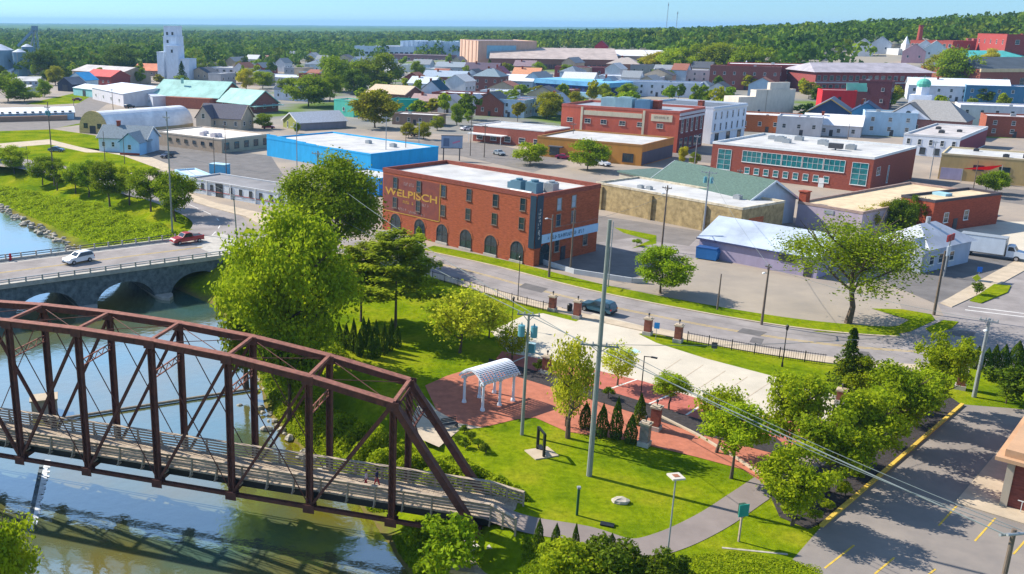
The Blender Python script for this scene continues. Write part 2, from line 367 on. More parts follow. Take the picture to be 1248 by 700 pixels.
def sheet(name, pts, z, m, world=False, thick=0.0):
    P3 = [Vector((p[0], p[1], z)) for p in pts] if world else [at(p[0], p[1], z) for p in pts]
    b = MB()
    if thick: b.prism([(p.x, p.y) for p in P3], z - thick, z)
    else: b.add(P3, [tuple(range(len(P3)))])
    me = b.mesh(name, m)
    import bmesh
    bm = bmesh.new(); bm.from_mesh(me); bmesh.ops.recalc_face_normals(bm, faces=bm.faces[:])
    for f in bm.faces:
        if not thick and f.normal.z < 0: f.normal_flip()
    bmesh.ops.triangulate(bm, faces=bm.faces[:]); bm.to_mesh(me); bm.free()
    return struct(link(name, me))
def smooth_line(pts, n=8):
    P = [Vector((p[0], p[1], 0)) for p in pts]; out = []
    for i in range(len(P) - 1):
        a = P[max(0, i - 1)]; b = P[i]; c = P[i + 1]; d = P[min(len(P) - 1, i + 2)]
        for k in range(n):
            t = k / n; out.append(0.5 * ((2 * b) + (c - a) * t + (2 * a - 5 * b + 4 * c - d) * t * t + (3 * b - a - 3 * c + d) * t ** 3))
    out.append(P[-1]); return out
def offset(L, o):
    out = []
    for i, p in enumerate(L):
        d = (L[min(i + 1, len(L) - 1)] - L[max(i - 1, 0)]).normalized(); out.append(p + Vector((-d.y, d.x, 0)) * o)
    return out
def ribbon(name, L, o0, o1, z, m, thick=0.0, i0=0, i1=None, dash=None):
    A = offset(L, o0)[i0:i1]; B = offset(L, o1)[i0:i1]; b = MB(); acc = 0; n = len(A)
    for i in range(n - 1):
        if dash:
            on = (acc % (dash[0] + dash[1])) < dash[0]; acc += (A[i + 1] - A[i]).length
            if not on: continue
        q = [(v.x, v.y, z) for v in (A[i], A[i + 1], B[i + 1], B[i])]; b.add(q, [(3, 2, 1, 0)])
        if thick:
            for u, v in ((A[i], A[i + 1]), (B[i + 1], B[i])): b.add([(u.x, u.y, z - thick), (v.x, v.y, z - thick), (v.x, v.y, z), (u.x, u.y, z)], [(0, 1, 2, 3)])
    return struct(b.build(name, m))

sheet('town_lots', [(-150, 205), (-60, 198), (60, 208), (150, 228), (240, 250), (330, 290), (420, 292), (470, 302), (540, 310), (700, 345), (870, 378), (1000, 400), (1100, 400), (1500, 400), (1700, 180), (1400, 82), (900, 75), (600, 72), (300, 88), (-150, 100)], 0.004, TOWN)
main = smooth_line([(-27, 152), (-18, 157), (-7, 155), (4, 148), (16, 137.2), (28.7, 122.8), (43.2, 110.8), (54.5, 104.3), (66, 101.5), (80, 101), (120, 103)], 10)
side = smooth_line([(-27, 152)] + [tuple(at(px, py)[:2]) for px, py in ((268, 272), (236, 252), (180, 233), (120, 219), (50, 204), (-30, 190), (-160, 172))], 8)
struct_road = ribbon('road', main, -5, 5, 0.02, ROADM)
ribbon('side_street', side, -5, 5, 0.016, ROADM)
ribbon('road_curb', main, 5, 5.35, 0.13, PAVE, 0.13, 30, 80)
ribbon('road_curb', main, -5.35, -5, 0.13, PAVE, 0.13, 22, 52); ribbon('road_curb', main, -5.35, -5, 0.13, PAVE, 0.13, 57, 80)
ribbon('sidewalk', main, -7.2, -5.35, 0.12, PAVE, 0.12, 30, 80)
ribbon('lane_line', main, -0.28, -0.16, 0.026, PAINTY, 0, 8, 80); ribbon('lane_line', main, 0.16, 0.28, 0.026, PAINTY, 0, 8, 80)
ribbon('lane_dash', side, -0.1, 0.1, 0.022, PAINTW, 0, 3, None, (3, 4))
ribbon('verge', main, 5.35, 9.3, 0.05, GRASS, 0, 32, 80)
sheet('sidewalk', [(232, 236), (262, 247), (330, 262), (356, 272), (350, 286), (322, 276), (300, 264), (262, 254), (236, 246)], 0.12, PAVE, thick=0.12)
sheet('verge', [(-60, 160), (60, 157), (115, 165), (150, 182), (190, 196), (210, 205), (150, 212), (60, 200), (-60, 188)], 0.009, GRASS)
sheet('verge', [(15, 155), (95, 149), (100, 152), (40, 160), (15, 160)], 0.013, GRASS)
sheet('verge', [(30, 127), (90, 114), (130, 117), (175, 120), (115, 125), (60, 128)], 0.012, GRASS)
sheet('driveway', [(-60, 180), (60, 170), (100, 180), (150, 190), (205, 210), (205, 200), (170, 186), (105, 186), (60, 176), (-60, 186)], 0.02, PAVE)
sheet('parking_lot', [(150, 168), (330, 190), (345, 213), (330, 232), (240, 214), (210, 206), (170, 185)], 0.013, ASPHD)
sheet('street', [(480, 150), (660, 158), (760, 170), (830, 195), (960, 210), (1180, 240), (1248, 250), (1400, 255), (1400, 238), (1248, 232), (1000, 205), (850, 185), (690, 160), (640, 150), (500, 140)], 0.013, ASPH)
sheet('street', [(470, 170), (600, 175), (690, 195), (650, 210), (560, 190), (470, 185)], 0.017, ASPH)
sheet('street', [(-60, 150), (60, 146), (110, 118), (180, 118), (300, 112), (300, 116), (190, 123), (130, 127), (100, 150), (60, 158), (-60, 162)], 0.015, ASPH)
sheet('parking_lot', [(660, 280), (725, 262), (905, 290), (905, 300), (850, 310), (800, 330), (760, 345), (650, 322)], 0.012, ASPH)
sheet('back_lane', [(727, 296), (770, 290), (840, 300), (850, 290), (905, 295), (900, 310), (840, 315), (800, 305), (760, 307)], 0.02, ROADM)
sheet('grass_strip', [(748, 277), (800, 287), (800, 297), (770, 303), (792, 293), (760, 284)], 0.03, GRASS)
sheet('parking_lot', [(790, 340), (850, 308), (880, 320), (1000, 345), (1090, 350), (1105, 395), (1000, 405), (880, 375)], 0.016, LOTM)
sheet('intersection', [(1060, 412), (1098, 400), (1150, 385), (1140, 365), (1105, 350), (1200, 335), (1240, 330), (1400, 335), (1400, 470), (1180, 442), (1090, 440)], 0.024, ROADM)
sheet('shop_lot', [(1080, 345), (1085, 300), (1180, 298), (1250, 310), (1200, 345), (1140, 370)], 0.028, ASPHD)
sheet('concrete_yard', [(1080, 310), (1110, 272), (1400, 268), (1400, 320), (1225, 310), (1160, 300)], 0.02, LOTC)
sheet('sidewalk', [(1146, 369), (1204, 336), (1248, 312), (1400, 300), (1400, 316), (1248, 330), (1212, 350), (1160, 374)], 0.12, PAVE, thick=0.12)
sheet('traffic_island', [(1182, 366), (1212, 346), (1232, 348), (1228, 356), (1196, 369)], 0.16, GRASS, thick=0.16)
sheet('corner_verge', [(1062, 376), (1100, 377), (1135, 383), (1140, 390), (1110, 404), (1078, 410), (990, 404), (1035, 402), (1095, 397), (1108, 390)], 0.06, GRASS)
sheet('corner_verge', [(1128, 400), (1150, 390), (1168, 392), (1160, 400), (1135, 406)], 0.1, GRASS, thick=0.1)
for px0, py0, px1, py1 in ((1180, 374, 1260, 384), (1176, 378, 1260, 388), (1160, 372, 1168, 369)):
    a = at(px0, py0); c = at(px1, py1); b = MB(); b.bar((a.x, a.y, 0.028), (c.x, c.y, 0.028), 0.3, 0.012); struct(b.build('crosswalk_line', PAINTW))
# the park
sheet('car_park', [(598, 404), (640, 384), (662, 382), (702, 392), (716, 385), (768, 398), (778, 407), (800, 418), (860, 437), (940, 458), (1035, 487), (1030, 515), (945, 512), (851, 486), (785, 465), (700, 445), (620, 430)], 0.03, LOTC)
sheet('car_park_entry', [(702, 392), (716, 385), (724, 382), (790, 399), (786, 406), (778, 407), (768, 398)], 0.026, LOTC)
sheet('brick_stalls', [(612, 428), (620, 430), (700, 445), (785, 465), (851, 486), (945, 512), (1030, 515), (960, 545), (945, 533), (859, 513), (743, 477), (620, 443), (604, 438)], 0.03, BRKR)
sheet('mulch_bed', [(596, 437), (620, 443), (743, 477), (859, 513), (945, 533), (960, 545), (940, 552), (855, 530), (740, 493), (620, 456), (594, 448)], 0.05, MULCH)
sheet('brick_plaza', [(518, 470), (545, 458), (585, 446), (620, 456), (740, 493), (855, 530), (940, 552), (950, 572), (932, 590), (905, 572), (845, 556), (760, 536), (690, 526), (652, 509), (630, 511), (588, 521), (560, 516), (532, 500)], 0.035, BRKP)
sheet('plaza_walk', [(532, 500), (560, 516), (588, 521), (560, 524), (535, 545), (512, 535), (500, 515), (515, 480)], 0.03, PAVE)
for k, (x0, y0, x1, y1) in enumerate(((654, 454, 687, 441), (697, 466, 730, 453), (736, 477, 776, 463), (790, 493, 825, 478), (835, 507, 862, 490), (622, 443, 648, 432))):
    a = at(x0, y0); c = at(x1, y1); b = MB(); b.bar((a.x, a.y, 0.036), (c.x, c.y, 0.036), 0.2, 0.01); struct(b.build('stall_line', PAINTW))
for k in range(7):
    a = at(830 + k * 27, 446 + k * 7.2 - 8); c = at(800 + k * 27, 462 + k * 7.2 - 4); b = MB(); b.bar((a.x, a.y, 0.036), (c.x, c.y, 0.036), 0.09, 0.01); struct(b.build('stall_line', PAVE))
b = MB(); L = [at(px, py, 0.1) for px, py in ((800, 505), (850, 530), (900, 560), (932, 582))]
for p, q in zip(L, L[1:]): b.bar(p, q, 0.25, 0.2)
struct(b.build('plaza_kerb', PAVE))
pathl = smooth_line([(at(px, py).x, at(px, py).y) for px, py in ((596, 622), (612, 630), (650, 641), (715, 652), (770, 668), (815, 660), (868, 635), (915, 604), (955, 578), (1000, 560))], 6)
ribbon('path', pathl, -1.25, 1.25, 0.03, PATH)
sheet('right_parking_lot', [(966, 682), (1000, 643), (1172, 493), (1260, 500), (1500, 520), (1500, 900), (1080, 900), (1000, 700)], 0.02, RLOT)
sheet('shop_sidewalk', [(1164, 612), (1248, 512), (1500, 560), (1500, 700), (1248, 638)], 0.12, PAVE, thick=0.12)
b = MB(); a = at(1001, 641, 0.1); c = at(1173, 493, 0.1); b.bar(a, c, 0.3, 0.24); struct(b.build('yellow_kerb', PAINTY))
for x0, y0, x1, y1 in ((1144, 641, 1166, 617), (1188, 660, 1213, 632), (1005, 693, 1041, 665), (1066, 700, 1090, 680), (1128, 704, 1140, 694), (1235, 676, 1262, 645)):
    a = at(x0, y0); c = at(x1, y1); b = MB(); b.bar((a.x, a.y, 0.026), (c.x, c.y, 0.026), 0.13, 0.01); struct(b.build('parking_line', PAINTY))
b = MB(); a = at(880, 668); c = at(960, 676); b.bar((a.x, a.y, 0.02), (c.x, c.y, 0.02), 0.2, 0.02); struct(b.build('worn_track', ROCK))
sheet('mulch_bed', [(935, 596), (950, 630), (985, 645), (1000, 638), (1170, 492), (1150, 478), (1090, 520), (1020, 560)], 0.04, MULCH)

PATCHM = mat('tar_patch', (.13, .12, .115), .9, .2, .6)
for pts in ([(640, 345), (668, 352), (660, 357), (632, 350)], [(905, 400), (935, 405), (926, 410), (898, 405)], [(150, 232), (172, 238), (166, 241), (144, 235)], [(1150, 400), (1190, 405), (1185, 412), (1142, 407)], [(700, 300), (716, 297), (722, 303), (706, 307)]):
    sheet('road_patch', pts, .032, PATCHM)
for i0, i1 in ((34, 36), (52, 55), (64, 66), (73, 75)): ribbon('road_patch', main, -3.6, -1.4, .024, PATCHM, 0, i0, i1)
ribbon('tar_seam', main, 2.4, 2.47, .025, PATCHM, 0, 10, 80); ribbon('tar_seam', main, -2.6, -2.54, .025, PATCHM, 0, 20, 60)
# ------------------------------------------------------------------ stone arch road bridge
BE = Vector((-21.1, 145.2, 0)); BD = Vector((-0.84, -0.543, 0)).normalized(); BW = 15.0
def road_bridge():
    t = thing('road_bridge', 'stone arch road bridge carrying two lanes across the river', 'bridge', BE, math.atan2(BD.y, BD.x))
    # local x runs along the face away from the far bank, local -y is away from the camera side
    LEN = 92.0; spans = [(0.8, 10.4), (12.6, 22.2), (24.4, 34.0), (36.2, 45.8), (48, 57.6), (59.8, 69.4), (71.6, 81.2)]
    def face(yv, flip):
        b = MB(); top = -0.25
        def arch(a, c, n=14):
            m = (a + c) / 2; r = (c - a) / 2; out = []
            for i in range(n + 1):
                th = math.pi * (1 - i / n); out.append((m + r * math.cos(th), -6.5 + 4.7 * math.sin(th) ** 0.75))
            return out
        xs = -6.0
        for a, c in spans:
            b.quad((xs, yv, -7), (a, yv, -7), (a, yv, top), (xs, yv, top))
            A = arch(a, c)
            for p, q in zip(A, A[1:]): b.quad((p[0], yv, p[1]), (q[0], yv, q[1]), (q[0], yv, top), (p[0], yv, top))
            xs = c
        b.quad((xs, yv, -7), (LEN, yv, -7), (LEN, yv, top), (xs, yv, top))
        return b, arch
    b, arch = face(0.0, False); b2, _ = face(-BW, True)
    b.v += []; o = len(b.v); b.add(b2.v, b2.f)
    for a, c in spans:
        A = arch(a, c)
        for p, q in zip(A, A[1:]): b.quad((p[0], 0, p[1]), (q[0], 0, q[1]), (q[0], -BW, q[1]), (p[0], -BW, p[1]))
        for e in (a, c): b.quad((e, 0, -7), (e, 0, -6.5), (e, -BW, -6.5), (e, -BW, -7))
    b.build('arch_wall', STONE, t)
    for a, c in spans:                          # ring stones proud of the wall
        m = (a + c) / 2; b = MB()
        for p, q in zip(arch(a, c, 18), arch(a, c, 18)[1:]):
            v = Vector((p[0] - m, 0, p[1] + 6.5)).normalized() * 0.5; u = Vector((q[0] - m, 0, q[1] + 6.5)).normalized() * 0.5
            b.add([(p[0], 0.08, p[1]), (q[0], 0.08, q[1]), (q[0] + u.x, 0.08, q[1] + u.z), (p[0] + v.x, 0.08, p[1] + v.z)], [(0, 1, 2, 3)])
        b.build('arch_ring', STONE, t)
    for (a, c), (a2, c2) in zip(spans, spans[1:]):
        m = (c + a2) / 2; b = MB(); poly = [(m - 1.15, -BW - 1.4), (m + 1.15, -BW - 1.4), (m + 1.3, 0.6), (m + 0.9, 1.9), (m, 2.8), (m - 0.9, 1.9), (m - 1.3, 0.6)]
        b.prism(poly, -7, -4.55); b.build('pier_footing', CONC, t)
    b = MB(); b.box((LEN / 2 - 3, -BW / 2, -0.12), (LEN + 6, BW + 0.7, 0.3)); b.build('deck_slab', CONC, t)
    b = MB(); b.box((LEN / 2 + 1, -BW / 2 - 0.2, 0.05), (LEN - 2, BW - 4.2, 0.06)); b.build('roadway', ROADM, t)
    b = MB()
    for o in (-0.2, 0.2): b.box((LEN / 2, -BW / 2 - 0.2 + o, 0.087), (LEN - 3, 0.12, 0.008))
    b.build('lane_line', PAINTY, t)
    for yv, x0, x1 in ((0.1, -3.0, LEN), (-BW - 0.1, 3.0, LEN)):
        b = MB(); b.box(((x0 + x1) / 2, yv, 0.2), (x1 - x0, 0.4, 0.35)); b.build('parapet_base', CONC, t)
        b = MB(); n = int((x1 - x0) / 2.3); b.box((0, 0, 0), (0.22, 0.22, 0.72)); pm = b.mesh('railing_post', CONC)
        for i in range(n + 1): link('railing_post', pm, t, (x0 + 0.2 + i * (x1 - x0 - 0.4) / n, yv, 0.72))
        for z in (0.62, 0.98):
            b = MB(); b.box(((x0 + x1) / 2, yv, z), (x1 - x0, 0.1 if z < 0.9 else 0.2, 0.1)); b.build('rail', BLACK if yv < -1 else STEEL, t)
    return t
road_bridge()

# ------------------------------------------------------------------ steel truss footbridge
TD = Vector((-0.95417538, 0.29924795, 0)); T0 = Vector((8.984, 62.824, 0)); PNL = 6.787; TW = 4.8
TRZ = math.atan2(TD.y, TD.x)
def tloc(x, yv, z=0.0):
    return T0 + TD * x + Vector((-TD.y, TD.x, 0)) * yv + Vector((0, 0, z))
def truss_bridge():
    t = thing('truss_bridge', 'rusted steel truss bridge with curved top chord and plank walkway over the river', 'bridge', T0, TRZ)
    BZ = -1.2; TOP = [None, 8.5, 9.75, 10.65, 11.15, 11.4, 11.4, 11.15, 10.65, 9.75, 8.5]; NP = 11
    for yv in (0.0, -TW):
        P = lambda i: Vector((i * PNL, yv, BZ)); Q = lambda i: Vector((i * PNL, yv, TOP[i]))
        b = MB()
        for i in range(1, 10):
            b.bar(Q(i), Q(i + 1), 0.55, 0.5)
            for k in range(1, 9):               # stay plates and rivet lines on the inner face
                m = Q(i).lerp(Q(i + 1), k / 9); b.bar(m + Vector((-0.14, 0, 0)), m + Vector((0.14, 0, 0)), 0.6, 0.46)
        b.build('top_chord', RUST, t)
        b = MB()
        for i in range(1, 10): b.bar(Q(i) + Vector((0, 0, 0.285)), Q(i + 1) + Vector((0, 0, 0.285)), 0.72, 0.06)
        b.build('sunlit_chord_cover', RUST_SUNLIT, t)  # warm highlight on the chord tops painted in with paler rust
        for a, c in ((0, 1), (11, 10)):
            b = MB(); b.bar(P(a), Q(c), 0.5, 0.5); d = (Q(c) - P(a)).normalized(); up = Vector((-d.z, 0, d.x)) if a == 0 else Vector((d.z, 0, -d.x))
            b.bar(P(a) + up * 0.28, Q(c) + up * 0.28, 0.68, 0.06); b.build('end_post', RUST, t)
        for i in range(1, 11):
            b = MB()
            for s in (-1, 1): b.bar(P(i) + Vector((s * 0.2, 0, 0)), Q(i) + Vector((s * 0.2, 0, -0.2)), 0.42, 0.1, up=(1, 0, 0))
            b.bar(P(i), Q(i), 0.06, 0.34, up=(1, 0, 0))
            h = TOP[i] - BZ; n = 14
            for k in range(n):
                z0 = BZ + h * k / n; z1 = BZ + h * (k + 1) / n
                for ys in (-0.2, 0.2): b.bar((P(i).x - 0.18, yv + ys, z0), (P(i).x + 0.18, yv + ys, z1), 0.06, 0.03)
            b.build('vertical_post', RUST, t)
        b = MB()
        for i in range(0, 11): b.bar(P(i) + Vector((0, 0.16, 0)), P(i + 1) + Vector((0, 0.16, 0)), 0.06, 0.28); b.bar(P(i) - Vector((0, 0.16, 0)), P(i + 1) - Vector((0, 0.16, 0)), 0.06, 0.28)
        b.build('bottom_chord', RUST, t)
        for i in range(1, 10):
            b = MB(); ds = []
            if i > 1: ds.append((P(i), Q(i + 1)))
            if i < 9: ds.append((Q(i), P(i + 1)))
            if i == 1: ds = [(Q(1), P(2))]
            if i == 9: ds = [(Q(10), P(9))]
            for k, (p, q) in enumerate(ds):
                heavy = (q.z < p.z) == (i < 5.5)
                if heavy:
                    for s in (-0.13, 0.13): b.bar(p + Vector((0, s, 0)), q + Vector((0, s, 0)), 0.06, 0.2)
                else: b.tube(p, q, 0.045, n=6)
            b.build('diagonal_brace', RUST, t)
        b = MB(); b.box((0, 0.32, 0), (0.95, 0.04, 0.7)); b.box((0, -0.32, 0), (0.95, 0.04, 0.7)); b.box((0, 0, 0), (0.3, 0.62, 0.3)); gm = b.mesh('gusset_plate', RUST)
        for i in range(1, 11):
            for pt in (P(i), Q(i)): link('gusset_plate', gm, t, (pt.x, yv, pt.z - 0.05))
    for i in range(1, 11):
        z = TOP[i]; x = i * PNL; b = MB()
        b.bar((x, 0, z + 0.2), (x, -TW, z + 0.2), 0.28, 0.22)
        b.build('cross_strut', RUST_SUNLIT, t)  # struts look sunlit through their paler rust colour
        if 1 < i < 10:
            b = MB(); zl = z - 2.6
            for zz in (zl, zl - 0.55): b.bar((x, 0, zz), (x, -TW, zz), 0.1, 0.08)
            for k in range(9):
                y0 = -TW * k / 9; y1 = -TW * (k + 1) / 9; b.bar((x, y0, zl if k % 2 else zl - 0.55), (x, y1, zl - 0.55 if k % 2 else zl), 0.06, 0.05)
            b.build('lattice_strut', RUST_SUNLIT, t)
        if i < 10:
            b = MB(); b.tube((x, 0, z), (x + PNL, -TW, TOP[i + 1]), 0.035, n=5); b.tube((x, -TW, z), (x + PNL, 0, TOP[i + 1]), 0.035, n=5); b.build('top_brace', RUST, t)
    for a, c in ((0, 1), (11, 10)):             # portal lattice between the end posts
        b = MB(); d = Vector((c * PNL, 0, TOP[c])) - Vector((a * PNL, 0, BZ)); e = Vector((c * PNL, 0, TOP[c]))
        dn = -d.normalized(); q0 = e + dn * 0.3; q1 = e + dn * 2.4
        for q in (q0, q1): b.bar(q, q + Vector((0, -TW, 0)), 0.16, 0.14)
        for k in range(7):
            y0 = -TW * k / 7; y1 = -TW * (k + 1) / 7
            for u, v in ((q0, q1), (q1, q0)): b.bar((u.x, y0, u.z), (v.x, y1, v.z), 0.07, 0.05)
        for y0, s in ((-0.2, -1), (-TW + 0.2, 1)):
            q2 = e + dn * 4.0; b.bar((q2.x, y0, q2.z), (q1.x, y0 + s * 1.1, q1.z), 0.09, 0.08)
        b.build('portal_lattice', RUST, t)
    for i in range(0, 12):
        b = MB(); b.bar((i * PNL, 0.2, BZ + 0.15), (i * PNL, -TW - 0.2, BZ + 0.15), 0.3, 0.5); b.build('floor_beam', RUST, t)
    for yv in (-0.75, -1.8, -3.0, -4.05):
        b = MB(); b.box((NP * PNL / 2 - .5, yv, -0.42), (NP * PNL + 3, 0.2, 0.6)); b.build('stringer', BLACK, t)
    b = MB(); n = 430; x0 = -2.4; x1 = NP * PNL + 2; st = (x1 - x0) / n; r = random.Random(4)
    for k in range(n): b.box((x0 + (k + 0.5) * st, -TW / 2, -0.05 + r.uniform(-0.008, 0.008)), (st * 0.93, 3.7, 0.09))
    b.build('plank_deck', PLANK, t)
    for yv, x0, x1 in ((-0.62, -0.8, NP * PNL + 2), (-TW + 0.62, -0.2, NP * PNL + 2)):
        s = 1 if yv > -1 else -1
        b = MB(); n = int((x1 - x0) / 2.26)
        b.box((0, 0, 0.5), (0.13, 0.14, 1.35)); b.bar((0, s * 0.45, -0.35), (0, s * 0.05, 0.55), 0.09, 0.09); b.box((0, s * 0.28, -0.34), (0.12, 0.6, 0.12)); pm = b.mesh('railing_post', PLANK)
        for i in range(n + 1): link('railing_post', pm, t, (x0 + (x1 - x0) * i / n, yv, 0))
        for z in (0.22, 0.48, 0.74, 0.98):
            b = MB(); b.box(((x0 + x1) / 2, yv - s * 0.09, z), (x1 - x0, 0.05, 0.13)); b.build('plank_rail', PLANK, t)
        b = MB(); b.box(((x0 + x1) / 2, yv, 1.2), (x1 - x0, 0.32, 0.06)); b.build('cap_rail', PLANK, t)
    for p, q in ((Vector((-0.8, -0.62, 0)), Vector((-2.9, 0.9, 0))), (Vector((-0.2, -4.18, 0)), Vector((-2.9, -3.3, 0)))):     # flared ends of the railings
        for z in (0.22, 0.48, 0.74, 0.98, 1.2): b = MB(); b.bar(p + Vector((0, 0, z)), q + Vector((0, 0, z)), 0.3 if z > 1.1 else 0.06, 0.06 if z > 1.1 else 0.13); b.build('flared_rail', PLANK, t)
        for k in (0.5, 1.0): m = p.lerp(q, k); b = MB(); b.box((m.x, m.y, 0.45), (0.14, 0.14, 1.4)); b.build('railing_post', PLANK, t)
    for xa in (0.2, NP * PNL - 0.2):
        b = MB(); b.box((xa, -TW / 2, -3.6), (1.6, TW + 2.4, 4.2)); b.build('abutment', CONC, t)
    return t
truss_bridge()

# ------------------------------------------------------------------ small things in and along the river
b = MB(); p = at(306, 474, WZ + 0.2); q = at(58, 513, WZ + 0.2); b.tube(p, q, 0.17, n=8); o = b.build('boom_pipe', PLANK); tag(o, 'tan pipe lying across the river behind the truss bridge', 'pipe')
c = at(55, 503, WZ); t = thing('intake_block', 'small concrete block standing in the river beside the tan pipe', 'water intake', c, 0.3)
b = MB(); b.box((0, 0, 0.35), (2.6, 1.8, 2.7)); b.build('block', CONC, t); b = MB(); b.box((0, 0, 1.78), (2.9, 2.1, 0.16)); b.build('cap', PAVE, t)
p = at(52, 562, WZ); q = at(34, 648, WZ); t = thing('low_dam', 'low dark dam wall with white water spilling over beside the truss bridge', 'dam', p, math.atan2((q - p).y, (q - p).x)); L = (q - p).length
b = MB(); b.box((L / 2, 0, -0.3), (L, 0.35, 0.9)); n = 11
for k in range(n): b.box((L * (k + 0.5) / n, 0, 0.2), (0.2, 0.3, 0.2))
b.build('dam_wall', STONE, t)
b = MB(); r = random.Random(3)
for k in range(40):
    x = L * (k + 0.5) / 40; wv = 0.55 * (1 - 0.65 * k / 40) + r.uniform(-0.1, 0.25); b.add([(x - L / 80, 0.2, 0.12), (x + L / 80, 0.2, 0.12), (x + L / 80, 0.2 + wv, 0.03), (x - L / 80, 0.2 + wv, 0.03)], [(0, 1, 2, 3)])
b.build('spilling_foam', mat('foam_white', (0.8, 0.82, 0.82), 0.7, 0.15, 3), t)
# boulders along the water line
def boulders(name, pts, n, smin, smax, label, seed, spread=0.9):
    b = MB(); r = random.Random(seed)
    for k in range(n):
        s = r.random() * (len(pts) - 1); i = int(s); p = pts[i].lerp(pts[min(i + 1, len(pts) - 1)], s - i); z = r.uniform(smin, smax)
        b.blob((p.x + r.gauss(0, spread), p.y + r.gauss(0, spread), p.z + 0.1 + r.uniform(-0.1, 0.2)), (z, z * r.uniform(0.6, 1), z * r.uniform(0.4, 0.7)), 0, 0.3, r, 7, 4)
    return stuff(b.build(name, ROCK), label, 'rocks')
boulders('rocks', [RB[i] for i in (0, 1, 2, 3, 4, 5, 6)], 260, 0.25, 0.85, 'pale stones heaped along the far bank at the water line', 5, 0.7)
boulders('rocks', [RB[i] for i in (9, 10, 11, 12, 13, 14)], 70, 0.2, 0.6, 'pale stones on the river bank below the truss bridge', 6, 1.0)
def slab(name, label, px, py, z, d, rz, m):
    p = at(px, py, z); t = MB(); t.box((0, 0, 0), d); o = t.build(name, m); o.location = p; o.rotation_euler[2] = rz; return tag(o, label, 'slab')
slab('timber_platform', 'weathered timber platform on the bank at the foot of the truss bridge', 592, 690, -2.2, (5.5, 2.6, 0.3), TRZ + 0.1, PLANK)
slab('stone_step', 'grey stone block below the right end of the truss bridge', 618, 676, -1.4, (3.0, 0.8, 0.6), TRZ - 0.35, CONC)
slab('stone_step', 'long tan stone block at the bottom edge under the bridge end', 628, 690, -1.9, (2.6, 0.8, 0.6), TRZ - 0.3, ROCK)

# ------------------------------------------------------------------ vehicles
def wheel_mesh():
    b = MB(); b.tube((0, -0.11, 0), (0, 0.11, 0), 0.34, n=16); ty = b.mesh('tyre', TYRE)
    b = MB(); b.tube((0, -0.125, 0), (0, 0.125, 0), 0.2, n=10); return ty, b.mesh('rim', RIM)
TYM, RIMM = wheel_mesh()
PROF = {
 'sedan': ([(-2.3, .32), (-2.32, .72), (-2.2, .95), (-1.6, 1.02), (-.95, 1.43), (-.3, 1.5), (.35, 1.46), (1.05, 1.02), (1.95, .88), (2.28, .68), (2.3, .32)], (3, 7), 1.0, .9),
 'suv': ([(-2.35, .36), (-2.38, .85), (-2.3, 1.1), (-2.05, 1.62), (-1.5, 1.72), (.1, 1.70), (.95, 1.12), (2.0, 1.0), (2.32, .78), (2.35, .36)], (2, 6), 1.08, .95),
 'pickup': ([(-2.8, .45), (-2.82, 1.1), (-2.75, 1.15), (-.75, 1.15), (-.6, 1.78), (-.2, 1.85), (.6, 1.80), (1.25, 1.2), (2.5, 1.08), (2.78, .85), (2.8, .45)], (3, 7), 1.15, 1.0),
}
